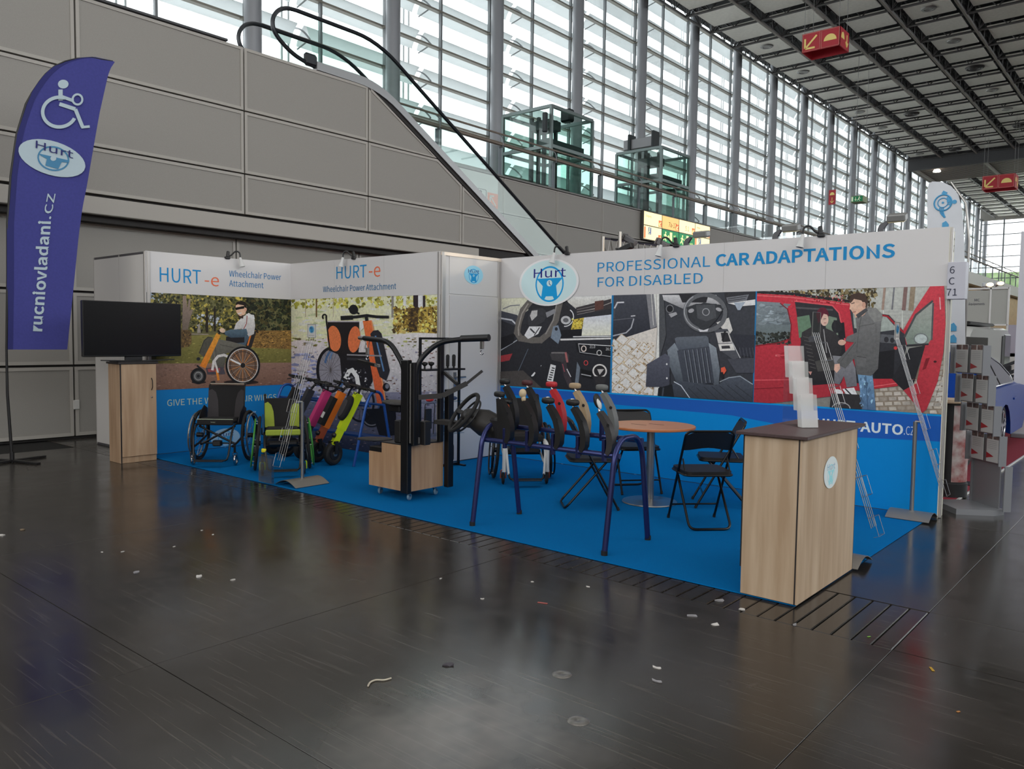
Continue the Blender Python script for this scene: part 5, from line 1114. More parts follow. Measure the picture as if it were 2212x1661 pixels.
A.poly([(165, 545), (340, 555), (385, 590), (412, 700), (408, 800), (330, 825), (165, 850)], ((120, 130, 136), (90, 100, 100))); A.leaves(165, 405, 760, 840, 110, 12, [(40, 44, 40), (60, 62, 56), (30, 32, 30)], 4); A.leaves(170, 390, 570, 700, 60, 26, [(134, 144, 150), (108, 118, 124)], 5, None, .4); A.line([(340, 560), (390, 600), (416, 710), (410, 805), (330, 832), (165, 855)], 7, (120, 28, 38))
A.line([(310, 920), (440, 915)], 12, (206, 110, 112)); A.ell(372, 920, 34, 24, (150, 34, 44)); A.line([(318, 920), (436, 916)], 9, (190, 66, 76)); A.line([(160, 1090), (500, 1085)], 6, (206, 84, 92)); A.line([(160, 1150), (360, 1140)], 5, (120, 28, 38))
A.poly([(440, 545), (700, 575), (740, 620), (780, 800), (800, 1000), (760, 1110), (560, 1125), (505, 1060), (480, 800)], ((46, 46, 50), (30, 30, 34))); A.poly([(455, 655), (540, 640), (560, 760), (470, 800)], (96, 122, 100)); A.poly([(640, 640), (730, 660), (740, 780), (660, 760)], (110, 126, 110)); A.line([(450, 590), (700, 605)], 12, (80, 78, 80)); A.line([(440, 545), (700, 575), (745, 625), (790, 830)], 9, (206, 84, 92)); A.poly([(740, 700), (780, 690), (790, 800), (740, 800)], (30, 30, 34)); A.ell(730, 720, 36, 44, (34, 34, 38)); A.line([(715, 680), (720, 770)], 14, (40, 40, 44))
A.poly([(820, 600), (1090, 640), (1200, 760), (1210, 860), (1150, 1100), (1080, 1120), (860, 1110), (850, 800)], ((60, 62, 68), (36, 36, 40))); A.poly([(840, 620), (1060, 640), (1150, 740), (1000, 760), (850, 730)], (150, 158, 152)); A.poly([(1000, 770), (1140, 780), (1170, 840), (1030, 830)], (90, 92, 96)); A.ell(1072, 810, 16, 20, (44, 44, 48)); A.ell(1112, 815, 14, 18, (44, 44, 48)); A.line([(830, 600), (1080, 650), (1190, 760)], 12, (150, 36, 46)); A.ell(1135, 868, 12, 12, (190, 60, 60)); A.poly([(970, 1080), (1150, 1080), (1150, 1130), (990, 1150)], (170, 46, 56)); A.line([(975, 1135), (1140, 1110)], 6, (216, 96, 100)); A.poly([(980, 900), (1130, 880), (1120, 1080), (990, 1080)], (26, 26, 30))
A.poly([(1110, 1080), (1230, 870), (1340, 850), (1300, 980), (1250, 1150), (1190, 1160)], ((40, 40, 44), (30, 30, 34)))
A.poly([(1375, 440), (1470, 440), (1480, 700), (1465, 900), (1425, 1100), (1350, 1290), (1320, 1316), (1190, 1160), (1280, 1110), (1310, 960), (1340, 850), (1210, 850), (1190, 740), (1270, 600)], ((190, 62, 74), (160, 46, 56)))
A.poly([(1390, 545), (1400, 580), (1385, 800), (1360, 840), (1215, 845), (1200, 790), (1280, 630)], ((150, 152, 146), (120, 134, 124))); A.line([(1390, 545), (1275, 640), (1198, 790)], 14, (70, 72, 74)); A.line([(1395, 560), (1385, 810)], 12, (80, 80, 82)); A.ell(1310, 805, 46, 36, (176, 186, 184)); A.ring(1310, 805, 46, 36, 8, (110, 116, 116)); A.line([(1215, 850), (1360, 842)], 12, (50, 50, 54)); A.ell(1408, 962, 11, 8, (60, 24, 30)); A.poly([(1345, 940), (1372, 935), (1345, 1010), (1320, 1020)], (120, 28, 38)); A.line([(1440, 520), (1445, 600)], 8, (236, 150, 152))
# seated person
A.ell(632, 640, 42, 52, (96, 34, 50)); A.ell(645, 672, 28, 44, (206, 172, 156)); A.poly([(596, 640), (620, 600), (668, 610), (670, 640), (640, 632), (618, 680), (600, 700)], (88, 30, 46)); A.line([(640, 668), (656, 666)], 4, (70, 44, 44)); A.line([(642, 695), (656, 694)], 4, (150, 80, 80))
A.poly([(490, 760), (560, 720), (640, 725), (720, 760), (770, 830), (760, 900), (720, 960), (700, 1090), (560, 1100), (510, 1040), (480, 860)], ((52, 50, 52), (34, 33, 36)))
for q in range(9): A.line([(500 + q * 6, 790 + q * 26), (545 + q * 5, 800 + q * 26)], 4, (86, 82, 80))
A.line([(640, 740), (660, 900)], 6, (150, 148, 148)); A.ell(560, 805, 26, 22, (70, 70, 74)); A.poly([(535, 1030), (560, 1030), (550, 1055)], (190, 140, 130)); A.ell(765, 830, 26, 20, (204, 164, 148)); A.poly([(580, 960), (690, 930), (760, 980), (720, 1020), (600, 1030)], (70, 68, 66))
A.poly([(700, 920), (830, 930), (860, 1010), (870, 1130), (800, 1140), (780, 1060), (750, 1120), (712, 1110), (716, 980)], ((124, 124, 128), (96, 96, 102))); A.ell(745, 1170, 30, 16, (226, 226, 226), 20); A.poly([(770, 1150), (850, 1140), (880, 1210), (850, 1226), (790, 1180)], (222, 222, 222)); A.line([(790, 1150), (840, 1200)], 9, (40, 40, 44)); A.ring(770, 1290, 70, 44, 10, (60, 60, 64), 0, 180, 360); A.poly([(690, 1180), (900, 1190), (900, 1300), (680, 1300)], (44, 42, 44)); A.ring(760, 1285, 62, 40, 7, (150, 148, 146), 0, 180, 360)
# standing man
A.poly([(870, 1020), (975, 1040), (985, 1120), (1000, 1300), (920, 1300), (890, 1160)], ((110, 146, 176), (72, 98, 128))); A.line([(930, 1060), (945, 1290)], 6, (60, 84, 112)); A.leaves(890, 980, 1060, 1290, 40, 9, [(130, 164, 192), (84, 112, 142)], 7, None, 1.8)
A.poly([(860, 650), (950, 585), (1010, 600), (1046, 650), (1036, 690), (1025, 860), (1015, 1010), (970, 1060), (870, 1050), (850, 940), (790, 1010), (745, 985), (730, 960), (850, 830), (790, 820), (800, 790), (870, 760)], ((112, 112, 112), (84, 84, 84)))
A.poly([(940, 600), (1000, 590), (1046, 640), (1040, 680), (990, 690), (950, 640)], (124, 124, 122)); A.line([(880, 720), (990, 700)], 5, (84, 84, 84)); A.poly([(865, 920), (935, 930), (925, 1000), (870, 990)], (96, 96, 96)); A.line([(870, 925), (932, 935)], 6, (70, 70, 70)); A.line([(860, 830), (760, 960)], 6, (80, 80, 80)); A.line([(1000, 700), (1010, 980)], 5, (96, 96, 96)); A.line([(900, 650), (880, 760), (868, 900)], 5, (84, 84, 84))
A.poly([(715, 980), (750, 975), (755, 1010), (730, 1040), (712, 1020)], (206, 164, 146)); A.ell(770, 832, 25, 15, (206, 164, 146), -12)
A.ell(880, 575, 58, 78, (206, 168, 146), -14); A.poly([(816, 545), (830, 500), (880, 486), (930, 498), (946, 550), (935, 600), (915, 560), (900, 540), (850, 530), (826, 560)], (66, 50, 44)); A.poly([(835, 600), (860, 660), (900, 640), (930, 600)], (200, 160, 138)); A.ell(918, 572, 13, 22, (190, 146, 126)); A.poly([(826, 560), (818, 600), (832, 606)], (206, 168, 146)); A.line([(832, 562), (852, 556)], 5, (70, 52, 46)); A.line([(840, 622), (862, 618)], 5, (150, 90, 80)); A.poly([(862, 640), (935, 590), (945, 610), (880, 665)], (70, 70, 72))
A.build('van_photograph', w_main, 'printed photograph of a man helping a passenger out of a red van')
# --- blue lower part of the main wall ---
A = Art(1, YD, -1, XC + .02, XE - .002, .012, .902, .66)
A.raw([(XC, 0), (XE, 0), (XE, 1), (XC, 1)], (0, 120, 186)); DBL = (26, 82, 162)
e = [ony(*q, YD) for q in ((1084, 851), (1580, 897), (1700, 920), (1760, 940), (2035, 954))]
A.raw([(XC, .885), (XE, .885)] + [(p[0], p[2]) for p in reversed(e)], DBL)
A.raw([(XC, .885), (XE, .885), (XE, .905), (XC, .905)], (8, 136, 200))
w0 = ony(1810, 926, YD); w1 = ony(1951, 929, YD); x0 = w0[0] - .20
A.text('HURT-AUTO', x0, w0[2] - .005, .085, (196, 206, 216), w1[0] - x0, .012)
w2_ = ony(1953, 930, YD); A.text('.CZ', w2_[0], w0[2] - .003, .075, (176, 190, 206), ony(1975, 930, YD)[0] - w2_[0])
A.build('blue_lower_print', w_main, 'blue lower print with dark stripe and web address')
for x in (-4.997, -3.302): MB().box(x - .012, x + .012, YD - .006, YD, .902, ZF).build('picture_divider', [M('divider_blue', (10, 132, 196), .5)], w_main)

# ---------------------------------------------------------------- fascia lettering
KF = .66
CBL = (28, 124, 178); COR = (224, 104, 72)
A = Art(0, XA + FB, 1, YA - .01, YB, ZF, ZW + .004, KF)
y = lambda px, py: onx(px, py, XA + FB)
a, b = y(345, 608), y(434, 611); A.text('HURT', a[1], a[2], y(345, 577)[2] - a[2], CBL, b[1] - a[1])
a, b = y(442, 613), y(473, 613); A.text('-e', a[1], y(345, 610)[2] - .005, .155, COR, b[1] - a[1], .006)
a, b = y(495, 597), y(607, 602); A.text('Wheelchair Power', a[1], a[2], .078, (24, 104, 156), b[1] - a[1])
a, b = y(495, 618), y(569, 620); A.text('Attachment', a[1], a[2], .078, (24, 104, 156), b[1] - a[1])
A.build('fascia_lettering', w_left, 'blue and orange lettering on the white board')
A = Art(1, YB - FB, -1, XA, XC, ZF, ZW + .004, KF); y = lambda px, py: ony(px, py, YB - FB)
a, b = y(727, 604), y(792, 601); A.text('HURT', a[0], a[2] + .008, y(727, 576)[2] - a[2] - .01, CBL, b[0] - a[0])
a, b = y(797, 600), y(822, 599); A.text('-e', a[0], a[2] + .008, .17, COR, b[0] - a[0], .006)
a, b = y(698, 632), y(856, 627); A.text('Wheelchair Power Attachment', a[0], a[2] + .006, .075, (24, 96, 140), b[0] - a[0])
A.build('fascia_lettering', w_back, 'blue and orange lettering on the white board')
A = Art(0, XC + .008, 1, YB, YD, ZF, ZW, KF); c = onx(1022, 594, XC); gear_logo(A, c[1], c[2], .335, .225, (28, 132, 186), (26, 42, 110), (140, 190, 220)); A.build('logo_print', w_cab, 'small oval steering wheel badge')
A = Art(1, YD - FB - .004, -1, XC, XE, ZF - .2, ZW, KF); y = lambda px, py: ony(px, py, YD - FB)
A.lay = 30
c = y(1185, 608); E_ = lambda k: [(c[0] + k * .42 * math.cos(R(t)), c[2] - .01 + k * .262 * math.sin(R(t))) for t in range(0, 360, 8)]
A.raw(E_(1.08), (232, 230, 230)); A.raw(E_(1.0), (184, 206, 226)); gear_logo(A, c[0] + .02, c[2] - .0, .84, .54, (20, 140, 196), (30, 32, 110), (184, 206, 226), oval=False)
A.build('logo_print', w_main, 'large oval steering wheel badge')
A = Art(1, YD - FB, -1, XC, XE, ZF, ZW, KF)
a, b = y(1291, 588), y(1534, 577); A.text('PROFESSIONAL', a[0], a[2], .107, CBL, b[0] - a[0])
a2, b = y(1546, 573), y(1933, 557); A.text('CAR ADAPTATIONS', a2[0], a[2] + .002, .112, CBL, b[0] - a2[0], .022)
a, b = y(1291, 620), y(1518, 613); A.text('FOR DISABLED', a[0], a[2], .107, CBL, b[0] - a[0])
A.build('fascia_lettering', w_main, 'blue lettering on the white board')
# ================================================================ things on the stand
BK = M('black_satin', (30, 29, 30), .42); BKM = M('black_metal', (26, 26, 28), .35, .3); BKR = M('black_rubber', (24, 23, 23), .75); BKF = M('black_fabric', (30, 28, 29), .9, noise=(300, .4)); GRF = M('grey_mesh_fabric', (64, 60, 62), .9, noise=(260, .35))
CHR = M('chrome', (190, 190, 194), .18, 1.0); STL = M('brushed_steel', (165, 163, 160), .32, .9); WIRE = M('wire_steel', (150, 148, 146), .3, .9)
def wood(name, c, c2):
    return M(name, c, .5, noise=(5, .2), c2=c2, stretch=(2.6, 2.6, .22), bump=(30, .05))
OAK = wood('oak_laminate', (196, 166, 136), (168, 136, 106)); OAKL = wood('oak_laminate_light', (214, 190, 162), (186, 158, 128)); OAKD = wood('oak_laminate_cart', (196, 160, 124), (170, 132, 98))
EDGE = M('dark_edge_band', (44, 38, 38), .5); TOPD = M('dark_laminate_top', (84, 66, 66), .42, noise=(60, .2))
ACR = thin_glass('clear_acrylic', (238, 243, 244), .10, .06)
NAVY = M('navy_tube', (50, 56, 104), .26, .55); BLUT = M('blue_tube', (40, 84, 156), .32, .35)

# ---- feather flag -----------------------------------------------------------------
fb = np.array([-10.30, 3.20, 0.]); fn = np.array([10.30, -3.20, 0.]); fn /= np.linalg.norm(fn)
def flagpt(px, py, off=0., rip=True):
    d = ray(px, py); o = np.array([0, 0, EYE]); t = ((fb - o) @ fn) / (d @ fn); p = o + t * d
    r = (.0035 * math.sin(px * .07 + py * .012) + .003 * math.sin(px * .045 - py * .021)) if rip else 0
    return tuple(p + fn * (r + off))
FLB = M('flag_indigo', (68, 70, 148), .8, noise=(40, .12)); FLD = M('flag_indigo_hem', (44, 46, 112), .8); FLW = M('flag_print_pale', (190, 208, 216), .7); FLC = M('flag_print_blue', (74, 138, 178), .7)
flag = thing('feather_flag', 'tall indigo feather flag with wheelchair symbol at the left edge', 'flag', tuple(fb))
Lp = [(752, 13), (600, 15), (480, 15), (380, 22), (290, 35), (225, 55), (200, 68), (175, 85), (160, 97), (142, 118), (132, 140), (126, 165), (123, 200)]
Rp = [(757, 145), (660, 155), (560, 165), (510, 170), (450, 178), (400, 188), (330, 200), (245, 215), (160, 234), (146, 240), (134, 248), (130, 240), (123, 206)]
yl = list(reversed(Lp)); yr = list(reversed(Rp))
fx = lambda t, y: float(np.interp(y, [p[0] for p in t], [p[1] for p in t]))
rows = [123, 125, 128, 131, 134, 139, 146, 155, 165, 178, 195, 215] + list(range(240, 760, 20)) + [755]
nc = 12
def cloth(u0, u1, off, mat, nm):
    vs = []; m = MB()
    for y in rows:
        a, b = fx(yl, y), fx(yr, y)
        for k in range(nc + 1):
            t = u0 + (u1 - u0) * k / nc
            vs.append(flagpt(a + (b - a) * t if u1 < .99 or u0 > 0 else a + (b - a) * t, y, off))
    n = len(rows)
    fs = [(i * (nc + 1) + k, i * (nc + 1) + k + 1, (i + 1) * (nc + 1) + k + 1, (i + 1) * (nc + 1) + k) for i in range(n - 1) for k in range(nc)]
    m.add(vs, fs); return m.build(nm, [mat], flag, True)
cl_ = cloth(0, 1, 0, FLB, 'flag_cloth')
vs = []; m = MB()
for y in rows:
    a, b = fx(yl, y), fx(yr, y); w = min(15, (b - a) * .5)
    for k in range(3): vs.append(flagpt(a + w * k / 2, y, .003))
m.add(vs, [(i * 3 + k, i * 3 + k + 1, i * 3 + k + 4, i * 3 + k + 3) for i in range(len(rows) - 1) for k in range(2)]); m.build('pole_sleeve', [FLD], flag, True)
class FlagArt:
    def __init__(s, o=.005): s.m = MB(); s.o = o
    def poly(s, pts, m=0): s.o += .0028; s.m.add([flagpt(x, y, s.o) for x, y in pts], [tuple(range(len(pts)))], m)
    def ring(s, cx, cy, rx, ry, w, m=0, a0=0, a1=360, n=30, rot=0.):
        s.o += .0028; c, q = math.cos(R(rot)), math.sin(R(rot))
        f = lambda t, k: (cx + (rx + k) * math.cos(t) * c - (ry + k) * math.sin(t) * q, cy + (rx + k) * math.cos(t) * q + (ry + k) * math.sin(t) * c)
        for i in range(n):
            t0, t1 = R(a0 + (a1 - a0) * i / n), R(a0 + (a1 - a0) * (i + 1) / n)
            s.m.add([flagpt(*p, s.o) for p in (f(t0, -w / 2), f(t0, w / 2), f(t1, w / 2), f(t1, -w / 2))], [(0, 1, 2, 3)], m)
    def line(s, pts, w, m=0):
        s.o += .0028
        for a, b in zip(pts, pts[1:]):
            a, b = Vector(a), Vector(b); d = (b - a).normalized(); n = Vector((-d.y, d.x)) * w / 2
            s.m.add([flagpt(*p, s.o) for p in (a + n, b + n, b - n, a - n)], [(0, 1, 2, 3)], m)
    def text(s, str_, a, b, up, m=0, bold=0.):
        s.o += .0028; v, f, w = text_mesh(str_, bold); a, b, up = Vector(a), Vector(b), Vector(up)
        s.m.add([flagpt(*(a + (b - a) * (p[0] / w) + up * (p[1] / .682)), s.o) for p in v], f, m)
F = FlagArt(); q = 2.966
z_ = lambda x, y: (x / q, y / q)
F.poly([(136.5 + 11.5 * math.cos(t), 182 + 9.6 * math.sin(t)) for t in [k * .35 for k in range(18)]])
F.line([z_(387, 575), z_(388, 645)], 9.5); F.line([z_(380, 615), z_(470, 648)], 7); F.line([z_(380, 668), z_(482, 702), z_(528, 815)], 8); F.line([z_(520, 818), z_(574, 812)], 5.5)
F.ring(128, 243, 36, 32, 7.5, 0, 25, 290); F.ring(167, 216, 10.5, 11, 4.5)
F.build = F.m.build('wheelchair_symbol', [FLW], flag, True)
_fp = flagpt
flagpt = lambda x, y, off=0., rip=True: _fp(x, y, off, False)
F = FlagArt(.012)
F.poly([(112 + 72 * math.cos(t) - 6 * math.sin(t), 342 + 20 * math.cos(t) + 36 * math.sin(t)) for t in [k * .2 for k in range(32)]], 0)
F.ring(115, 343, 33, 25, 3.5, 1, rot=12); F.poly([z_(248, 985), z_(445, 1030), z_(440, 1045), z_(395, 1040), z_(372, 1085), z_(290, 1062), z_(300, 1020), z_(262, 1000)], 1)
F.poly([(115 + 6.5 * math.cos(t), 343 + 5.5 * math.sin(t)) for t in [k * .5 for k in range(13)]], 0); F.text('Hurt', z_(228, 950), z_(468, 1018), (2 / q, -48 / q), 2)
F.m.build('logo_print', [FLW, FLC, FLD], flag, True)
flagpt = _fp
F = FlagArt(); F.text('rucniovladani', (90, 716), (109, 478), (-24, -1.2), 0, .012); F.text('.cz', (109.5, 474), (120, 419), (-23, -1.5), 0)
F.m.build('web_address', [FLW], flag, True)
pp = [flagpt(22, 990, -.02, False), flagpt(16, 850, -.02, False)] + [flagpt(fx(yl, y) + 1, y, -.006, False) for y in (752, 600, 480, 380, 290, 225, 200, 175, 160, 142, 132, 126)] + [flagpt(200, 124, -.006, False), flagpt(244, 132, -.006, False)]
pp[0] = (fb[0], fb[1], .03)
m = MB(); m.tube(pp, [.018, .016] + [.013] * 6 + [.009] * (len(pp) - 8), 8); m.build('pole', [BK], flag, True)
for a in (20, 110, 200, 290):
    m = MB(); m.obox((fb[0], fb[1], .02), (fb[0] + .42 * math.cos(R(a)), fb[1] + .42 * math.sin(R(a)), .012), .05, .02); m.build('base_leg', [BK], flag, True)
m = MB(); m.cyl((fb[0], fb[1], 0), (fb[0], fb[1], .12), .024, 10); m.build('pole_socket', [BK], flag, True)

# ---- cabinet with television --------------------------------------------------------
cab = thing('storage_cabinet', 'narrow oak cabinet with one door under the television', 'cabinet', (-9.46, 4.215, 0))
x0, x1, y0, y1, zt_ = -9.62, -9.304, 4.005, 4.425, 1.15
MB().cbox(x0, x1 - .02, y0, y1, .0, zt_, .003).build('body', [OAK], cab, True)
MB().box(x1 - .02, x1 - .004, y0 + .003, y0 + .012, .0, zt_).build('edge_band', [EDGE], cab, True)
dr = MB().cbox(x1 - .02, x1, y0 + .014, y1 - .003, .075, zt_ - .004, .002).build('door', [OAK], cab, True)
MB().tube(bez([(x1, y1 - .06, .98), (x1 + .025, y1 - .06, .95), (x1 + .028, y1 - .06, .91), (x1 + .025, y1 - .06, .87), (x1, y1 - .06, .84)], 3), .005, 6).build('handle', [BKM], dr)
lk = MB().lathe([(.0, .012), (.006, .012), (.011, .006), (.012, 0)], T=Matrix.Translation((x1, y1 - .06, .755)) @ Matrix.Rotation(R(90), 4, 'Y'), n=12).build('lock', [CHR], dr)
MB().cbox(x0 - .008, x1 + .012, y0 - .02, y1 + .02, zt_, zt_ + .022, .003).build('top', [EDGE], cab, True)
tv = thing('television', 'large black flat television standing on the oak cabinet', 'television', (-9.45, 4.22, zt_ + .022))
MB().cbox(-9.47, -9.405, 3.652, 4.788, 1.232, 1.868, .008).build('housing', [M('tv_plastic', (16, 16, 18), .35)], tv, True)
MB().box(-9.405, -9.402, 3.662, 4.778, 1.25, 1.86).build('screen', [M('tv_screen', (9, 9, 11), .22)], tv, True)
MB().cbox(-9.53, -9.33, 3.98, 4.46, 1.172, 1.186, .004).build('foot_plate', [BK], tv, True)
m = MB(); m.cbox(-9.46, -9.42, 4.12, 4.32, 1.18, 1.26, .01); m.build('neck', [BK], tv, True)
for sy in (-1, 1):
    m = MB(); m.obox((-9.36, 4.22 + sy * .06, 1.184), (-9.30, 4.22 + sy * .42, 1.196), .03, .012); m.build('foot', [BK], tv, True)

# ---- wheelchairs ---------------------------------------------------------------------
def wheelchair(lab, loc, rz, frame, cloth_m, insert_m, rim_m, tyre_m, fork_m, cush_m, back_top=.92, cross=False, cam_=.06, seat=.48, stripe=None, whitecane=False, narrow=.2, feet=True):
    t = thing('wheelchair', lab, 'wheelchair', loc, rz, 'wheelchairs on the stand')
    w = narrow
    for s in (-1, 1):
        ax = Vector((s, 0, cam_)).normalized(); c = Vector((s * (w + .075), .13, .302))
        wh = MB().ring(c, .285, .017, ax, 40, 8).build('rear_wheel', [tyre_m], t)
        MB().ring(c, .262, .009, ax, 40, 6).build('wheel_rim', [BKM], wh)
        MB().ring(c + ax * .045, .262, .010, ax, 40, 6).build('hand_rim', [rim_m], wh)
        sp = MB(); e1 = ax.cross(Vector((0, 0, 1))).normalized(); e2 = ax.cross(e1)
        for k in range(14):
            a = 2 * math.pi * k / 14; sp.tube([c + ax * (.02 if k % 2 else -.02) + (e1 * math.cos(a) + e2 * math.sin(a)) * .03, c + (e1 * math.cos(a + .2) + e2 * math.sin(a + .2)) * .26], .0022, 4)
        for k in range(6):
            a = 2 * math.pi * k / 6; d = e1 * math.cos(a) + e2 * math.sin(a); sp.tube([c + d * .262, c + d * .262 + ax * .045], .005, 4)
        sp.build('spokes', [STL], wh, kind='stuff')
        MB().cyl(c - ax * .035, c + ax * .04, .028, 12).build('hub', [BKM], wh)
        # side frame
        fr = MB().tube(fillet([(s * w, .19, seat - .05), (s * w, -.20, seat - .02), (s * w, -.30, seat - .12), (s * (w - .02), -.36, .12)], .07), .0125, 8)
        fr.tube([(s * w, .15, seat - .05), (s * w, .15, .30), (s * w, -.12, .24), (s * w, -.27, .22)], .0125, 8)
        fr.build('side_frame', [frame], t)
        if whitecane: MB().tube(fillet([(s * (w + .01), -.16, seat - .03), (s * (w + .02), -.30, seat - .06), (s * (w + .02), -.31, .14)], .09), .022, 10).build('front_leg', [frame], t)
        cn = MB().tube(fillet([(s * (w - .01), .17, seat - .06), (s * (w - .01), .235, back_top), (s * (w - .01), .33, back_top + .015)], .04), .011, 8); cn.build('back_cane', [BKM], t)
        MB().cyl((s * (w - .01), .29, back_top + .013), (s * (w - .01), .38, back_top + .016), .016, 10).build('push_grip', [BKR], t)
        # caster
        cy = -.27 if not whitecane else -.26
        cx = s * (w + .025)
        fk = MB().tube([(cx, cy, .235), (cx, cy, .15)], .014, 8).build('caster_stem', [frame], t)
        f2 = MB()
        for q2 in (-1, 1): f2.tube(fillet([(cx, cy, .155), (cx + q2 * .026, cy + .01, .145), (cx + q2 * .026, cy + .03, .062)], .02), .007, 6)
        f2.build('caster_fork', [fork_m], fk)
        cw = MB().ring((cx, cy + .03, .064), .05, .0135, (1, 0, 0), 24, 8).build('caster_wheel', [BKR if fork_m is not CHR else CHR], fk)
        MB().disc((cx, cy + .03, .064), .042, .012, (1, 0, 0), 18).build('caster_hub', [STL if fork_m is not CHR else ACR], cw)
        # side guard
        g = MB(); g.prism([(-.12, seat - .03), (.2, seat - .04), (.2, seat + .13), (.1, seat + .17), (-.03, seat + .1)], lambda u, v, ww: (ww, u, v), s * (w + .015) - .004, s * (w + .015) + .004); g.build('side_guard', [BK], t)
        # brake
        MB().tube([(s * (w + .01), -.1, seat - .03), (s * (w + .03), -.17, seat - .02), (s * (w + .03), -.19, seat + .05)], .007, 6).build('brake_lever', [BKM], t)
    if cross:
        for s in (-1, 1): MB().tube([(s * (w - .01), -.14, seat - .05), (-s * (w - .01), -.10, .22)], .013, 8).build('cross_brace', [frame], t)
        MB().cyl((-w, -.1, .235), (w, -.1, .235), .009, 8).build('axle_bar', [BKM], t); MB().cbox(-.06, .04, -.14, -.07, .2, .27, .012).build('clamp_box', [BK], t)
    else:
        MB().cyl((-w, .08, .28), (w, .08, .28), .02, 10).build('axle_bar', [BKM], t); MB().cbox(-w + .03, w - .03, -.16, .1, .30, .36, .02).build('under_seat_pouch', [BK], t)
    # back upholstery: slightly curved sheet with side inserts
    nb = 10; vs = []; 
    for k in range(nb + 1):
        u = -1 + 2 * k / nb; dy = .05 * (1 - u * u)
        for z, y in ((seat - .02, .165), (back_top - .01, .225)):
            for th in (0, .018): vs.append((u * (w - .005), y + dy - th, z))
    b = MB(); fs = []
    for k in range(nb):
        a = 4 * k; fs += [(a + 1, a + 5, a + 7, a + 3), (a, a + 2, a + 6, a + 4), (a + 2, a + 3, a + 7, a + 6), (a, a + 4, a + 5, a + 1)]
    fs += [(0, 1, 3, 2), (4 * nb, 4 * nb + 2, 4 * nb + 3, 4 * nb + 1)]
    b.add(vs, fs); bp = b.build('backrest', [cloth_m], t)
    hh = back_top - seat
    for s in (-1, 1):
        pts = [(1.0, .05), (1.0, .82), (.82, .86), (.62, .76), (.5, .55), (.46, .3), (.44, .06)]
        b = MB(); b.add([(s * (w - .005) * u, .165 + .06 * v + .05 * (1 - u * u) - .021, seat + hh * v) for u, v in pts], [tuple(range(len(pts))) if s < 0 else tuple(reversed(range(len(pts))))]); b.build('back_insert', [insert_m], bp)
    MB().cbox(-w + .01, w - .01, -.20, .17, seat - .03, seat + .035, .028, T=Matrix.Rotation(R(-3), 4, 'X')).build('seat_cushion', [cloth_m], t)
    MB().cbox(-w + .008, w - .008, -.215, -.19, seat - .035, seat + .03, .012).build('cushion_front', [cush_m], t)
    if stripe: MB().tube([(-w + .01, -.212, seat + .034), (w - .01, -.212, seat + .034)], .004, 6).build('cushion_piping', [stripe], t)
    if feet: MB().tube(fillet([(-w + .02, -.36, .13), (-w + .03, -.38, .075), (w - .03, -.38, .075), (w - .02, -.36, .13)], .04), .010, 8).build('foot_rest', [BKM], t); MB().cbox(-w + .05, w - .05, -.46, -.36, .068, .078, .004).build('foot_plate', [BK], t)
    return t
fac = lambda x, y: math.atan2(x, -y)
GRN = M('green_rim', (70, 150, 62), .4, .1); LIME = M('lime_fabric', (160, 176, 62), .85, noise=(220, .15)); NEON = M('neon_yellow', (206, 232, 40), .45); ORF = M('orange_fabric', (222, 98, 44), .85, noise=(200, .12)); ORM = M('orange_metal', (190, 92, 52), .4, .2); WHM = M('white_gloss', (214, 214, 210), .3)
PIP = M('pale_piping', (186, 196, 170), .6)
t = wheelchair('black folding wheelchair beside the oak cabinet', (-8.62, 4.86, .008), fac(.67, -.74), BKM, BKF, GRF, STL, BKR, CHR, BKF, .90, True, .03, .49, PIP, narrow=.215)
m = MB(); put_text(m, 'breezy', (-.045, -.2165, .485), (1, 0, 0), (0, 0, 1), .012); m.build('cushion_badge', [PIP], t)
m = MB(); m.cyl((-.2, .235, .905), (.2, .235, .905), .009, 8); m.build('back_strap', [M('beige_strap', (150, 138, 124), .8)], t)
t = wheelchair('black wheelchair with lime green cushions and green hand rims', (-7.56, 4.99, .008), fac(.85, -.53), BKM, BKF, LIME, GRN, BKR, NEON, LIME, .80, False, .10, .455, None, narrow=.19)
MB().cbox(-.225, -.175, -.33, -.28, .26, .30, .008).build('yellow_clip', [M('signal_yellow', (232, 220, 30), .5)], t)
wheelchair('white framed wheelchair with orange back inserts behind the lever stand', (-5.33, 6.44, .008), fac(.72, -.69), WHM, BKF, ORF, BKM, BKR, ORM, BKF, .86, False, .08, .47, None, True, .2)

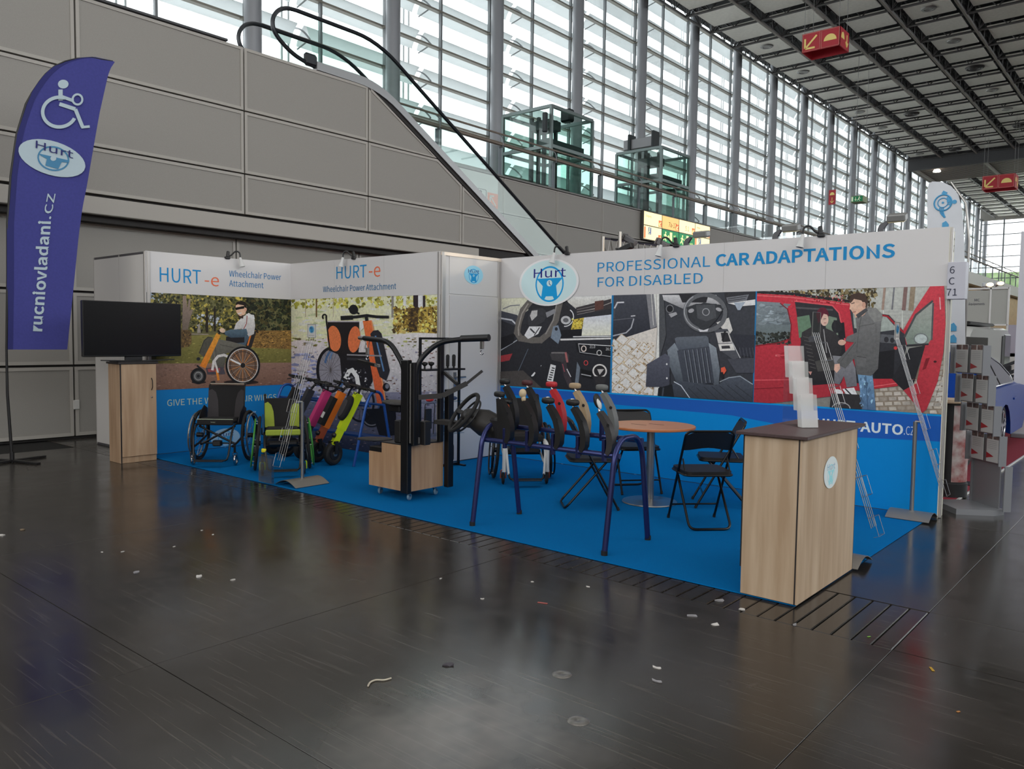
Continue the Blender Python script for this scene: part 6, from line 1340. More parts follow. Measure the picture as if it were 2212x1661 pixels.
# ---- wire brochure racks ---------------------------------------------------------------
CARD = M('white_card', (214, 212, 208), .5)
def wire_rack(lab, p_top, p_bot, side, base, header, pockets=True, acr=False):
    """slanted wire rack from p_top to p_bot; side = unit vector across; base = (x0,x1,y0,y1,axis) of the arched foot"""
    x0, x1, y0, y1, axis = base; cx, cy = (x0 + x1) / 2, (y0 + y1) / 2
    t = thing('brochure_rack', lab, 'brochure rack', (cx, cy, .008), 0, 'slanted wire brochure racks')
    T_, B_ = Vector(p_top), Vector(p_bot); S = Vector(side); d = (B_ - T_); fwd = Vector((B_.x - T_.x, B_.y - T_.y, 0)).normalized()
    n = d.normalized().cross(S); n = n if n.dot(fwd) > 0 else -n
    # arched sheet foot
    m = MB(); N = 12; prof = [((k / N), .055 * math.sin(math.pi * k / N) + .004) for k in range(N + 1)]
    vs = []
    for u, z in prof:
        for v in (0, 1):
            if axis == 'x': vs += [(x0 + (x1 - x0) * v, y0 + (y1 - y0) * u, z + .008), (x0 + (x1 - x0) * v, y0 + (y1 - y0) * u, z + .012)]
            else: vs += [(x0 + (x1 - x0) * u, y0 + (y1 - y0) * v, z + .008), (x0 + (x1 - x0) * u, y0 + (y1 - y0) * v, z + .012)]
    fs = []
    for k in range(N):
        a = 4 * k; b = a + 4; fs += [(a, a + 2, b + 2, b), (a + 1, b + 1, b + 3, a + 3), (a, b, b + 1, a + 1), (a + 2, a + 3, b + 3, b + 2)]
    fs += [(0, 1, 3, 2), (4 * N, 4 * N + 2, 4 * N + 3, 4 * N + 1)]
    m.add(vs, fs); m.build('foot_sheet', [M('grey_sheet_steel', (150, 146, 140), .4, .6)], t, True)
    pz = .84; k = (T_.z - pz) / (T_.z - B_.z); mid = T_ + d * k
    m = MB(); m.cyl((cx, cy, .06), (cx, cy, pz), .018, 12); m.build('pole', [STL], t, True)
    m = MB(); m.tube([(cx, cy, pz), tuple(mid)], .012, 8); m.build('cross_arm', [STL], t, True)
    for s in (-.055, -.02, .02, .055): MB().tube([T_ + S * s, B_ + S * s], .003, 5).build('long_wire', [WIRE], t, True)
    for k in range(5):
        f = .06 + .23 * k
        if f > 1.02: break
        a = T_ + d * min(f, .95); b_ = a + d.normalized() * .13; o = n * .035
        m = MB(); m.tube([a - S * .06 + o, a + S * .06 + o], .0018, 4); m.tube([a - S * .06, a - S * .06 + o, b_ - S * .06 + o, b_ - S * .06], .0018, 4); m.tube([a + S * .06, a + S * .06 + o, b_ + S * .06 + o, b_ + S * .06], .0018, 4); m.tube([b_ - S * .06 + o, b_ + S * .06 + o], .0018, 4); m.tube([a - S * .06, a + S * .06], .0018, 4)
        m.build('wire_pocket', [WIRE], t, True)
    # header card holder
    u = Vector((0, 0, 1)); c = T_ + Vector((0, 0, .055)) + S * 0; w = header[0] / 2; h = header[1] / 2
    m = MB(); q = [c - S * w - u * h, c + S * w - u * h, c + S * w + u * h, c - S * w + u * h]; ff = fwd * .003
    m.add([p - ff for p in q] + [p + ff for p in q], [(3, 2, 1, 0), (4, 5, 6, 7), (0, 1, 5, 4), (1, 2, 6, 5), (2, 3, 7, 6), (3, 0, 4, 7)]); hc = m.build('header_card', [CARD if header[2] else ACR], t, True)
    m = MB(); m.tube([p + ff * 1.5 for p in q], .003, 4, closed=True); m.build('header_frame', [WIRE], t, True)
    if header[2]:
        m = MB(); rr = S if (S.cross(u)).dot(fwd) > 0 else -S; o = fwd * .005; c2 = c + u * h * .2
        m.add([c2 + o + rr * (w * .66 * math.cos(R(a))) + u * (h * .55 * math.sin(R(a))) for a in range(0, 360, 15)], [tuple(range(24))], 0)
        m.ring(c2 + o * 1.4, w * .36, .0035, fwd, 20, 4, 1); m.add([c2 + o * 1.6 + rr * (a * w) + u * (b * h) for a, b in ((-.34, .12), (.34, .12), (.12, -.05), (.2, -.4), (0, -.25), (-.2, -.4), (-.12, -.05))], [tuple(range(7))], 1)
        put_text(m, 'Hurt', c2 + o * 1.8 - rr * w * .42 + u * h * .12, rr, u, h * .26, w * .84, 2); put_text(m, 'www.hurt-auto.cz', c + o - rr * w * .7 - u * h * .72, rr, u, h * .13, w * 1.4, 2)
        m.build('header_print', [M('print_pale_blue', (120, 182, 214), .5), M('print_mid_blue', (40, 134, 186), .5), M('print_ink', (40, 44, 84), .5)], hc)
    return t
t = wire_rack('wire brochure rack with badge header in front of the lime wheelchair', (-6.79, 4.83, 1.50), (-6.79, 4.46, .27), (1, 0, 0), (-6.95, -6.60, 4.50, 4.90, 'y'), (.135, .135, True))
a = ony(578, 985, 4.40); 
m = MB(); x0_, x1_ = -7.10, -6.87
for (ya, yb, h0, h1) in ((4.405, 4.408, .035, .285), (4.43, 4.433, .035, .31)): m.box(x0_, x1_, ya, yb, h0, h1)
m.box(x0_, x1_, 4.405, 4.433, .032, .036); m.box(x0_, x0_ + .003, 4.405, 4.433, .035, .285); m.box(x1_ - .003, x1_, 4.405, 4.433, .035, .285)
m.build('acrylic_pocket', [thin_glass('acrylic_bright', (250, 252, 252), .20, .15)], t, True)
wire_rack('wire brochure rack behind the counter with clear header pocket', (-2.0, 5.6, 1.58), (-1.565, 5.6, .28), (0, 1, 0), (-1.96, -1.61, 5.44, 5.76, 'x'), (.15, .17, False))
wire_rack('wire brochure rack at the right end of the blue wall', (-1.95, 7.42, 1.56), (-1.545, 7.42, .29), (0, 1, 0), (-1.945, -1.60, 7.27, 7.575, 'x'), (.13, .15, True))

# ---- lift demonstration cart ----------------------------------------------------------------
cart = thing('lift_cart', 'oak box on casters carrying black robot lift posts and arms', 'cart', (-5.62, 5.06, .008))
CST = M('caster_blue_grey', (120, 150, 170), .4)
x0, x1, y0, y1 = -5.895, -5.352, 4.835, 5.285
def panel(poly, fn, w0, w1, nm, mt): m = MB(); m.prism(poly, fn, w0, w1); return m.build(nm, [mt], cart, True)
fy = lambda u, v, w: (u, w, v); fxx = lambda u, v, w: (w, u, v)
panel([(x0, .1), (x1, .1), (x1, .52), (-5.712, .52), (-5.712, .425), (x0, .425)], fy, y0, y0 + .018, 'front_panel', OAKD)
panel([(x0, .1), (x1, .1), (x1, .52), (-5.712, .52), (-5.712, .425), (x0, .425)], fy, y1 - .018, y1, 'back_panel', OAKD)
panel([(y0 + .019, .1), (y1 - .019, .1), (y1 - .019, .52), (y0 + .019, .52)], fxx, x1 - .018, x1, 'side_panel', OAKD)
panel([(y0 + .019, .1), (y1 - .019, .1), (y1 - .019, .425), (y0 + .019, .425)], fxx, x0, x0 + .018, 'side_panel', OAKD)
MB().cbox(-5.712, x1, y0, y1, .52, .532, .003).build('top_plate', [BK], cart, True); MB().box(x0 + .02, x1 - .02, y0 + .02, y1 - .02, .1, .115).build('bottom_plate', [BK], cart, True)
MB().cbox(x0, -5.70, y0 + .005, y1 - .005, .425, .47, .003).build('step_bracket', [BKM], cart, True)
for (cx, cy) in ((-5.83, 4.90), (-5.405, 4.885), (-5.42, 5.235), (-5.83, 5.235)):
    c = MB().cbox(cx - .03, cx + .03, cy - .03, cy + .03, .088, .1, .004).build('caster', [CHR], cart, True)
    k = MB(); k.tube([(cx - .022, cy, .09), (cx - .022, cy + .02, .05)], .006, 6); k.tube([(cx + .022, cy, .09), (cx + .022, cy + .02, .05)], .006, 6); k.build('caster_fork', [CHR], c)
    k = MB(); k.ring((cx, cy + .02, .042), .022, .012, (1, .3, 0), 18, 6); k.disc((cx, cy + .02, .042), .02, .016, (1, .3, 0), 14); k.build('caster_wheel', [CST], c)
MB().cbox(-5.43, -5.335, 4.815, 4.87, .085, 1.30, .006).build('lift_post', [BKM], cart, True)
MB().cbox(-5.33, -5.315, 4.83, 4.86, .55, 1.27, .003).build('lift_screw', [STL], cart, True)
MB().cbox(-5.315, -5.28, 4.84, 4.90, .53, 1.28, .005).build('lift_post', [BKM], cart, True)
MB().cbox(-5.345, -5.285, 5.285, 5.36, .09, 1.02, .006).build('lift_post', [BKM], cart, True)
MB().cbox(-5.355, -5.31, 5.20, 5.25, .53, 1.47, .005).build('lift_post', [BKM], cart, True)
MB().tube(fillet([(-5.43, 4.86, 1.18), (-5.46, 4.86, 1.27), (-5.64, 4.87, 1.465), (-6.05, 4.90, 1.49)], .12, 6), .024, 12).build('swing_arm', [BKM], cart, True)
MB().tube([(-5.98, 4.895, 1.488), (-6.13, 4.905, 1.492)], .018, 10).build('arm_end', [CHR], cart, True)
e = onx(1030, 731, -5.35); 
MB().tube(fillet([(-5.30, 4.88, .85), (-5.30, 4.88, 1.27), (-5.18, 5.03, 1.465), (-4.93, 5.15, 1.50), (-4.72, 5.19, 1.51)], .12, 6), .024, 12).build('swing_arm', [BKM], cart, True)
MB().tube([(-4.98, 5.135, 1.499), (-4.70, 5.195, 1.512)], .031, 12).build('arm_sleeve', [BK], cart, True)
def hook(p, nm='hook'):
    m = MB(); m.cbox(p[0] - .02, p[0] + .02, p[1] - .01, p[1] + .01, p[2] - .07, p[2], .004); h = m.build('hook_block', [STL], cart, True)
    m = MB(); m.tube([(p[0] + .018 * math.cos(a), p[1], p[2] - .1 + .018 * math.sin(a)) for a in [1.6 + .42 * k for k in range(12)]], .005, 6); m.build('hook', [CHR], h)
hook((-4.77, 5.18, 1.48)); 
m = MB(); m.tube([(-6.03, 4.9, 1.47), (-6.03, 4.9, 1.38)], .004, 5); m.tube([(-5.97, 4.9, 1.47), (-5.99, 4.9, 1.38)], .004, 5); m.build('belt_cable', [STL], cart, True); hook((-6.0, 4.9, 1.40))
m = MB(); m.obox((-6.12, 4.88, 1.27), (-5.80, 4.86, 1.235), .02, .03); m.build('spreader_bar', [BKM], cart, True); m = MB(); m.cbox(-5.84, -5.77, 4.85, 4.87, 1.22, 1.25, .003); m.build('spreader_clip', [STL], cart, True)
# transfer boards (dark oval plates)
def oval_board(c, rx, ry, tilt, nm):
    T = Matrix.Translation(c) @ Matrix.Rotation(R(tilt), 4, 'Y'); m = MB(); m.lathe([(.0, .012), (.85, .014), (.97, .009), (1, 0), (.97, -.009), (.0, -.014)], n=24, T=T @ Matrix.Diagonal((rx, ry, 1, 1))); return m.build(nm, [M('board_dark_grey', (44, 42, 42), .5)], cart, True)
oval_board((-6.07, 5.05, .50), .23, .12, -3, 'transfer_board'); m = MB(); m.cbox(-5.92, -5.72, 4.99, 5.1, .455, .49, .004); m.build('board_bracket', [BKM], cart, True)
oval_board((-5.68, 5.0, .885), .17, .13, 3, 'transfer_board'); m = MB(); m.obox((-5.55, 4.95, .88), (-5.43, 4.85, .90), .03, .02); m.cbox(-5.75, -5.6, 4.95, 5.05, .80, .87, .01); m.build('board_bracket', [BKM], cart, True)
MB().cbox(-5.58, -5.5, 4.87, 4.95, .532, .74, .008).build('motor_box', [BK], cart, True); MB().cbox(-5.29, -5.22, 4.92, 5.0, .532, .75, .008).build('motor_box', [BK], cart, True)
m = MB(); m.obox((-5.28, 4.90, .965), (-5.10, 5.02, .985), .025, .045); m.obox((-5.10, 5.02, .985), (-4.93, 5.16, 1.10), .025, .045); m.obox((-4.93, 5.16, 1.10), (-4.80, 5.22, 1.215), .02, .022); m.build('folding_arm', [M('arm_dark_grey', (52, 50, 50), .45, .2)], cart, True)
m = MB(); m.obox((-5.30, 5.24, 1.18), (-5.02, 5.13, 1.09), .02, .03); m.build('stay_arm', [M('arm_dark_grey', (52, 50, 50), .45, .2)], cart, True)

# ---- black accessory frame by the cabin --------------------------------------------------------
af = thing('accessory_frame', 'tall thin black metal frame with shelves of grips by the white cabin', 'display rack', (-6.5, 6.36, .008))
X = -6.50; m = MB()
for y in (6.05, 6.67): MB().box(X - .012, X + .012, y - .012, y + .012, .02, 1.50).build('upright', [BKM], af, True)
for z in (.03, 1.49): MB().box(X - .012, X + .012, 6.05, 6.67, z - .012, z + .012).build('cross_bar', [BKM], af, True)
for z in (1.14,): MB().box(X - .1, X + .1, 6.05, 6.67, z - .01, z + .01).build('shelf', [BKM], af, True)
for z in (.77, .40): MB().box(X - .1, X + .1, 6.06, 6.66, z - .004, z + .004).build('glass_shelf', [ACR], af, True)
for s in (-1, 1): MB().box(X - .12, X + .12, 6.36 + s * .3 - .015, 6.36 + s * .3 + .015, .008, .025).build('foot', [BKM], af, True)
for k, y in enumerate((6.36, 6.48, 6.58)):
    m = MB(); m.lathe([(.012, 0), (.012, .02), (.02, .025), (.022, .14), (.016, .155), (.0, .16)], c=(X, y, 1.15), n=12); tag(m.build('hand_grip', [BKR]), ('tall black hand grip on the accessory shelf, leftmost', 'middle black hand grip on the accessory shelf', 'black hand grip on the accessory shelf, nearest the cabin door')[k], 'grip', 'grips on the black frame')
for k, y in enumerate((6.12, 6.22)):
    m = MB(); m.lathe([(.01, 0), (.01, .03), (.035, .05), (.035, .07), (.0, .08)], c=(X, y, 1.15), n=12); tag(m.build('knob', [BKR]), ('black mushroom knob on the accessory shelf, left one', 'black mushroom knob on the accessory shelf, right one')[k], 'knob', 'knobs on the black frame')
m = MB(); m.ell((X, 6.20, .80), .025, .06, .022, 12, 8); tag(m.build('red_grip', [M('red_plastic', (196, 50, 46), .4)]), 'red grip lying on the upper glass shelf', 'grip')
m = MB(); m.ell((X, 6.56, .80), .03, .08, .025, 12, 8); tag(m.build('blue_grip', [M('dull_blue_plastic', (60, 74, 104), .5)]), 'dull blue grip lying on the glass shelf', 'grip')
m = MB(); m.cbox(X - .05, X - .02, 6.56, 6.62, .06, .26, .01); m.cbox(X - .02, X - .012, 6.57, 6.61, .08, .24, .004, 1); tag(m.build('pedal_pad', [BK, GRF]), 'ribbed black pedal leaning low in the accessory frame', 'pedal')
pdl = thing('pedal_guard', 'black pedal guard plate on wire frame inside the accessory frame', 'pedal', (X, 6.2, .41))
MB().cbox(X - .01, X + .01, 6.13, 6.23, .47, .70, .006).build('plate', [BK], pdl, True); MB().tube(fillet([(X, 6.11, .41), (X, 6.13, .76), (X, 6.28, .76), (X, 6.26, .41)], .03), .005, 6).build('wire_frame', [BKM], pdl, True)
m = MB(); m.prism(rrect(6.42, 6.58, .41, .66, .05), lambda u, v, w: (w, u, v), X - .03, X + .03); tag(m.build('clear_tub', [thin_glass('tub_plastic', (206, 216, 222), .08, .1)]), 'clear ribbed plastic tub on the lower glass shelf', 'tub')

# ---- navy lever stand with steering wheel and levers ----------------------------------------------
st = thing('lever_stand', 'navy blue tubular trestle displaying hand control levers', 'display stand', (-3.68, 4.89, .008))
for x, lean in ((-3.05, 0), (-4.315, 0)):
    pts = fillet([(x, 4.597, .02), (x, 4.70, .70), (x, 4.78, .81), (x, 4.99, .81), (x, 5.07, .70), (x, 5.178, .02)], .11, 6)
    MB().tube(pts, .021, 12).build('arch_leg', [NAVY], st, True)
    for y in (4.595, 5.18): MB().cyl((x, y, .008), (x, y, .04), .023, 12).build('rubber_foot', [BKR], st, True)
for y, z in ((4.735, .69), (5.04, .775)): MB().tube([(-4.42 if y > 5 else -4.33, y, z), (-3.03, y, z)], .02, 10).build('rail', [NAVY], st, True)
brx = [-4.10, -3.87, -3.62, -3.39, -3.16]
for x in brx:
    MB().cbox(x - .012, x + .012, 4.715, 4.75, .64, .80, .003).build('bracket', [NAVY], st, True)
    if -3.5 < x < -3.3: MB().cbox(x - .012, x + .012, 5.02, 5.06, .74, .92, .003).build('bracket', [NAVY], st, True)
REDP = M('lever_red', (190, 44, 50), .42); BEI = M('lever_beige', (176, 152, 120), .45); GRY = M('lever_grey', (112, 114, 112), .45); BKP = M('lever_black', (30, 29, 29), .45); DRED = M('lever_wine', (80, 36, 38), .5)
def lever(lab, x, y, z, body, grip, kind='bar', h=1.):
    t = thing('hand_lever', lab, 'lever', (x, y, z), 0, 'hand control levers on the stand')
    cen = [(.012, -.05, .03), (.032, .0, .048), (.036, .06, .05), (.028, .12, .05), (.006, .19, .047), (-.03, .25, .042), (-.068, .30, .034)]
    cen = [(a, b * h, c) for a, b, c in cen]
    L_, R_ = [], []
    for i, (a, b, w) in enumerate(cen):
        p = cen[max(i - 1, 0)]; n = cen[min(i + 1, len(cen) - 1)]; d = Vector((n[0] - p[0], n[1] - p[1])).normalized()
        L_.append((a - d.y * w * .5, b + d.x * w * .5)); R_.append((a + d.y * w * .5, b - d.x * w * .5))
    m = MB(); m.prism(R_ + list(reversed(L_)), lambda u, v, w: (u, w, v), -.028, .028); bd = m.build('lever_body', [body], t)
    m = MB(); m.prism([(p[0] - .001, p[1]) for p in L_[2:]] + [(p[0] + .010, p[1]) for p in reversed(L_[2:])], lambda u, v, w: (u, w, v), -.006, .0295); m.build('slot', [BKR], bd)
    m = MB(); m.disc((.022, -.029, .20 * h), .012, .006, (0, 1, 0), 12); m.build('side_knob', [BK], bd)
    a, b, _ = cen[-1]
    m = MB(); m.cyl((a, 0, b - .01), (a - .012, 0, b + .025), .008, 8); m.build('stem', [CHR], t)
    c = Vector((a - .012, 0, b + .045))
    if kind == 'bar': m = MB(); m.ell(c, .05, .024, .023, 14, 10, p=.6); m.build('grip', [grip], t)
    elif kind == 'cap':
        m = MB(); m.ell(c - Vector((0, 0, .005)), .055, .028, .026, 14, 10, p=.7); g = m.build('grip', [BKP], t); m = MB(); m.ell(c + Vector((0, -.004, .017)), .018, .014, .008, 12, 6); m.build('badge', [WHM], g)
    elif kind == 'ball': m = MB(); m.ell(c + Vector((0, 0, .02)), .03, .03, .036, 14, 10); m.ell(c - Vector((-.01, 0, .02)), .018, .018, .03, 12, 8); m.build('grip', [grip], t)
    elif kind == 'knob':
        T = Matrix.Rotation(R(-18), 3, 'Y'); m = MB(); m.ell(c + Vector((-.012, 0, .035)), .027, .03, .055, 14, 10, T=T); g = m.build('grip', [BKP], t); m = MB(); m.ell(c + Vector((.008, -.006, .02)), .012, .024, .045, 12, 8, T=T); m.build('grip_insert', [WHM], g)
    return t
zb = .805
lever('tall black lever with black bar grip, at the rear left of the stand', -4.26, 5.0, zb, BKP, BKP)
lever('tall black lever with wine red stitched grip on the rear rail', -4.02, 5.0, zb, BKP, DRED)
lever('red lever with red bar grip on the rear rail', -3.77, 5.0, zb, REDP, REDP)
lever('beige lever with beige bar grip on the rear rail', -3.54, 5.0, zb, BEI, BEI)
lever('grey lever with grey bar grip on the rear rail', -3.29, 5.0, zb, GRY, GRY)
zf = .735
lever('short black lever with black grip next to the steering wheel', -4.09, 4.74, zf, BKP, BKP, 'bar', .95)
lever('black lever with cream ball knob on the front rail', -3.85, 4.74, zf, BKP, M('cream_knob', (206, 186, 150), .4), 'ball', .95)
lever('black lever with flat white-badged grip, left of two on the front rail', -3.60, 4.74, zf, BKP, BKP, 'cap', .9)
lever('black lever with flat white-badged grip, right of two on the front rail', -3.37, 4.74, zf, BKP, BKP, 'cap', .9)
lever('dark lever with black and white gear knob at the right end', -3.14, 4.74, zf, M('lever_dark_grey', (58, 56, 56), .45), BKP, 'knob', .85)
sw = thing('steering_wheel_unit', 'black steering wheel on cone shroud at the left end of the lever stand', 'steering wheel', (-4.30, 4.86, .70))
nn = Vector((-.40, -.70, .60)).normalized(); c = Vector((-4.60, 4.78, .885)); e1 = nn.cross(Vector((0, 0, 1))).normalized(); e2 = nn.cross(e1)
MB().ring(c, .185, .017, nn, 40, 10).build('rim', [BKR], sw, True)
MB().ring(c - nn * .05, .155, .009, nn, 36, 8).build('accelerator_ring', [BK], sw, True)
for a in (0, 180, 90): d = (e1 * math.cos(R(a)) + e2 * math.sin(R(a))); m = MB(); m.obox(c + d * .17, c + d * .04 - nn * .02, .035, .018, up=tuple(nn)); m.build('spoke', [BKP], sw, True)
m = MB(); m.ell(c - nn * .03, .06, .06, .04, 14, 10, T=nn.to_track_quat('Z', 'Y').to_matrix()); m.build('hub', [BKP], sw, True)
m = MB(); q0 = c - nn * .05; q1 = Vector((-4.30, 4.90, .76)); m.tube([q0, q0 + (q1 - q0) * .5, q1], [.07, .115, .10], 14); m.build('column_shroud', [M('shroud_dark', (40, 37, 35), .55)], sw, True)
m = MB(); m.obox((-4.98, 4.86, .775), (-4.55, 4.90, .77), .12, .035); m.build('flat_lever', [M('shroud_dark', (40, 37, 35), .55)], sw, True)
m = MB(); m.cbox(-4.36, -4.22, 4.80, 5.0, .68, .86, .02); m.build('mounting_block', [BK], sw, True)
m = MB(); m.prism([(-4.23, .70), (-4.15, .70), (-4.17, .95), (-4.22, 1.03), (-4.26, 1.02)], lambda u, v, w: (u, w, v), 4.80, 4.86); m.cbox(-4.25, -4.12, 4.81, 4.85, .985, 1.015, .012); m.build('side_lever', [BKP], sw, True)

# ---- blue rack with wheelchair power attachments ------------------------------------------------------
rk = thing('attachment_rack', 'blue tubular rack holding the wheelchair power attachments', 'display rack', (-8.1, 5.98, .008))
for x in (-7.22, -9.0):
    MB().tube(fillet([(x - .04, 5.73, .01), (x, 5.88, .72), (x, 5.95, .86), (x, 6.09, .86), (x, 6.14, .72), (x + .02, 6.27, .01)], .08, 6), .017, 10).build('arch_leg', [BLUT], rk, True)
MB().tube([(-9.05, 5.92, .70), (-7.2, 5.92, .70)], .015, 8).build('rail', [BLUT], rk, True); MB().tube([(-9.05, 6.12, .70), (-7.2, 6.12, .70)], .015, 8).build('rail', [BLUT], rk, True)
MB().cbox(-9.0, -7.2, 6.0, 6.16, .30, .33, .005).build('lower_shelf', [BLUT], rk, True)
PNK = M('attachment_pink', (206, 62, 122), .45); ORG = M('attachment_orange', (240, 124, 36), .45); YEL = M('attachment_neon', (206, 226, 24), .45); DGY = M('attachment_dark', (52, 52, 56), .5); OSH = M('attachment_rust', (176, 84, 50), .45)
def attachment(lab, x, col, low, bag, dz=0., dy=0.):
    wheel = True
    t = thing('power_attachment', lab, 'attachment', (x, 5.62, .008), R(-8), 'power attachments on the blue rack')
    B_, T_ = Vector((0, 0, .24)), Vector((.12, .26, .83)); d = (T_ - B_); u = d.normalized()
    up = Vector((0, -1, .3))
    m = MB(); m.obox(B_ + d * .30, T_, .075, .085, up=tuple(up)); m.build('column', [col], t)
    m = MB(); m.obox(B_, B_ + d * .30, .06, .07, up=tuple(up)); m.build('lower_column', [low], t)
    sd = u.cross(up).normalized(); nf = sd.cross(u)
    if nf.y > 0: nf = -nf
    if bag == 'oval':
        Tm = Matrix((sd, u, nf)).transposed(); m = MB(); m.ell(B_ + d * .68 + nf * .07 - sd * .0, .075, .155, .045, 18, 12, T=Tm, p=.75); b = m.build('battery_bag', [BKF], t); m = MB(); m.ell(B_ + d * .66 + nf * .105, .052, .11, .018, 18, 10, T=Tm, p=.75); m.build('bag_pad', [GRF], b)
    elif bag == 'long':
        m = MB(); m.obox(B_ + d * .32 + nf * .065, B_ + d * .86 + nf * .065, .085, .06, up=tuple(up)); b = m.build('battery_bag', [BKF], t); m = MB(); m.obox(B_ + d * .44 + nf * .097, B_ + d * .55 + nf * .097, .055, .003, up=tuple(up)); m.build('bag_label', [CARD], b)
    m = MB(); m.ell(B_ + d * .16 + nf * .05, .03, .03, .03, 12, 8); m.build('headlamp', [BK], t)
    if wheel:
        c = Vector((-.01, .0, .135)); ax = Vector((1, .25, 0)).normalized()
        w = MB().ring(c, .098, .036, ax, 28, 10, sq=1.1).build('wheel', [BKR], t); MB().disc(c, .07, .06, ax, 18).build('hub_motor', [BK], w); MB().disc(c - ax * .0, .03, .085, ax, 12).build('axle', [STL], w)
        m = MB()
        for s in (-1, 1): m.obox(c + ax * (.055 * s), B_ + ax * (.055 * s) + Vector((0, 0, .02)), .012, .04, up=(0, 1, 0))
        m.obox(B_ + ax * -.06 + Vector((0, 0, .03)), B_ + ax * .06 + Vector((0, 0, .03)), .05, .03); m.build('fork', [BK], t)
    m = MB(); m.tube([T_, T_ + u * (.07 + dz) + Vector((0, dy, 0))], .014, 8); m.build('stem', [BKM], t)
    h = T_ + u * (.07 + dz) + Vector((0, dy, 0))
    m = MB(); m.tube(bez([h - Vector((.30, .02, -.03)), h - Vector((.15, .0, -.02)), h, h + Vector((.15, 0, .0)), h + Vector((.30, .02, -.02))], 4), .011, 8); hb = m.build('handlebar', [BKM], t)
    for s in (-1, 1):
        a = h + Vector((s * .18, .0, .0)); b_ = h + Vector((s * .30, .02, -.02 * s)) if s > 0 else h - Vector((.30, .02, -.03)); MB().tube([a, b_], .017, 8).build('grip', [BKR], hb); MB().tube([a + Vector((0, -.02, 0)), a + Vector((s * .1, -.06, -.02))], .005, 5).build('brake_lever', [BKM], hb)
    m = MB(); m.cbox(h.x - .035, h.x + .035, h.y - .05, h.y, h.z - .01, h.z + .035, .008); m.build('display', [BK], hb)
    m = MB(); m.tube(bez([h + Vector((.1, -.03, 0)), h + Vector((.05, -.09, -.06)), T_ + nf * .07], 5), .005, 5); m.build('cable', [BKR], t)
    return t
attachment('neon yellow power attachment with oval black bag', -7.49, YEL, YEL, 'oval', .0, -.02)
attachment('orange power attachment with long black battery bag', -7.80, ORG, OSH, 'long', .03, .03)
attachment('pink power attachment behind the lime wheelchair', -8.08, PNK, DGY, None, .0, -.03)
attachment('dark grey power attachment between black and pink ones', -8.42, DGY, DGY, None, .04, .04)
attachment('black power attachment with round bell, leftmost on the rack', -8.72, BKP, BKP, None, .07, .0)

# ---- round table ----------------------------------------------------------------------------
tb = thing('round_table', 'small round beech table on a steel column foot', 'table', (-3.76, 6.40, .008))
BEE = M('beech_top', (206, 146, 112), .4, noise=(4, .15), stretch=(1, 6, 1)); BEED = M('beech_edge', (190, 112, 66), .5)
MB().lathe([(.0, .694), (.395, .694), (.4, .697), (.4, .717), (.396, .72), (.0, .72)], n=48).build('table_top', [BEE], tb)
MB().lathe([(.4005, .698), (.4025, .70), (.4025, .714), (.4005, .716)], n=48).build('edge_band', [BEED], tb)
for a in (-.06, .05): m = MB(); m.cbox(a - .11, a + .05, a * 1.2 - .004, a * 1.2 + .004, .7195, .7215, .001); m.build('slot_insert', [BKR], tb)
MB().cyl((0, 0, .02), (0, 0, .694), .038, 20).build('column', [STL], tb)
MB().lathe([(.0, .0), (.25, .0), (.255, .004), (.25, .012), (.06, .022), (.04, .03)], n=40).build('foot', [STL], tb)

# ---- folding chairs ----------------------------------------------------------------------------
VIN = M('black_vinyl', (26, 25, 26), .5); CHT = M('black_chair_tube', (22, 22, 23), .3, .3)
def folding_chair(lab, loc, f):
    t = thing('folding_chair', lab, 'chair', loc, math.atan2(f[0], -f[1]), 'black folding chairs round the table')
    w = .20     # front is -y
    MB().tube(fillet([(-w, -.232, .012), (-w, .175, .76), (-w + .03, .185, .785), (w - .03, .185, .785), (w, .175, .76), (w, -.232, .012)], .06), .0105, 8).build('long_frame', [CHT], t)
    MB().tube(fillet([(-w + .03, -.13, .43), (-w + .03, .235, .012), (w - .03, .235, .012), (w - .03, -.13, .43)], .06), .0105, 8).build('rear_frame', [CHT], t)
    MB().tube([(-w, -.17, .13), (w, -.17, .13)], .008, 6).build('front_stretcher', [CHT], t)
    for s in (-1, 1):
        MB().cyl((s * w, -.236, .004), (s * w, -.225, .03), .013, 8).build('foot_cap', [BKR], t)
        MB().tube([(s * (w - .015), .14, .44), (s * (w - .015), .07, .55)], .007, 6).build('hinge_bar', [CHT], t)
    m = MB(); m.prism(rrect(-w + .005, w - .005, -.2, .19, .06, 4), lambda u, v, ww: (u, v, ww + (.018 * (v + .2) * -1 if False else 0)), .432, .462); m.build('seat_pad', [VIN], t)
    m = MB(); m.tube([(x, y, .432) for x, y in rrect(-w + .002, w - .002, -.205, .195, .06, 5)], .009, 6, closed=True); m.build('seat_ring', [CHT], t)
    n = 8; vs = []
    for k in range(n + 1):
        u = -1 + 2 * k / n; dy = .02 * (1 - u * u)
        zt = .778 - .03 * abs(u) ** 6; zb_ = .635 + .012 * math.cos(u * 3.1)
        for z in (zb_, zt):
            y = .175 * 1 + (z - .76) * .54
            for th in (0, -.014): vs.append((u * (w - .004), y + dy + th, z))
    fs = []
    for k in range(n): a = 4 * k; fs += [(a + 1, a + 5, a + 7, a + 3), (a, a + 2, a + 6, a + 4), (a + 2, a + 3, a + 7, a + 6), (a, a + 4, a + 5, a + 1)]
    fs += [(0, 1, 3, 2), (4 * n, 4 * n + 2, 4 * n + 3, 4 * n + 1)]
    m = MB(); m.add(vs, fs); m.build('backrest', [VIN], t)
    return t
folding_chair('black folding chair with its back to the viewer, left of the counter', (-3.0, 5.93, .008), (-.72, .69))
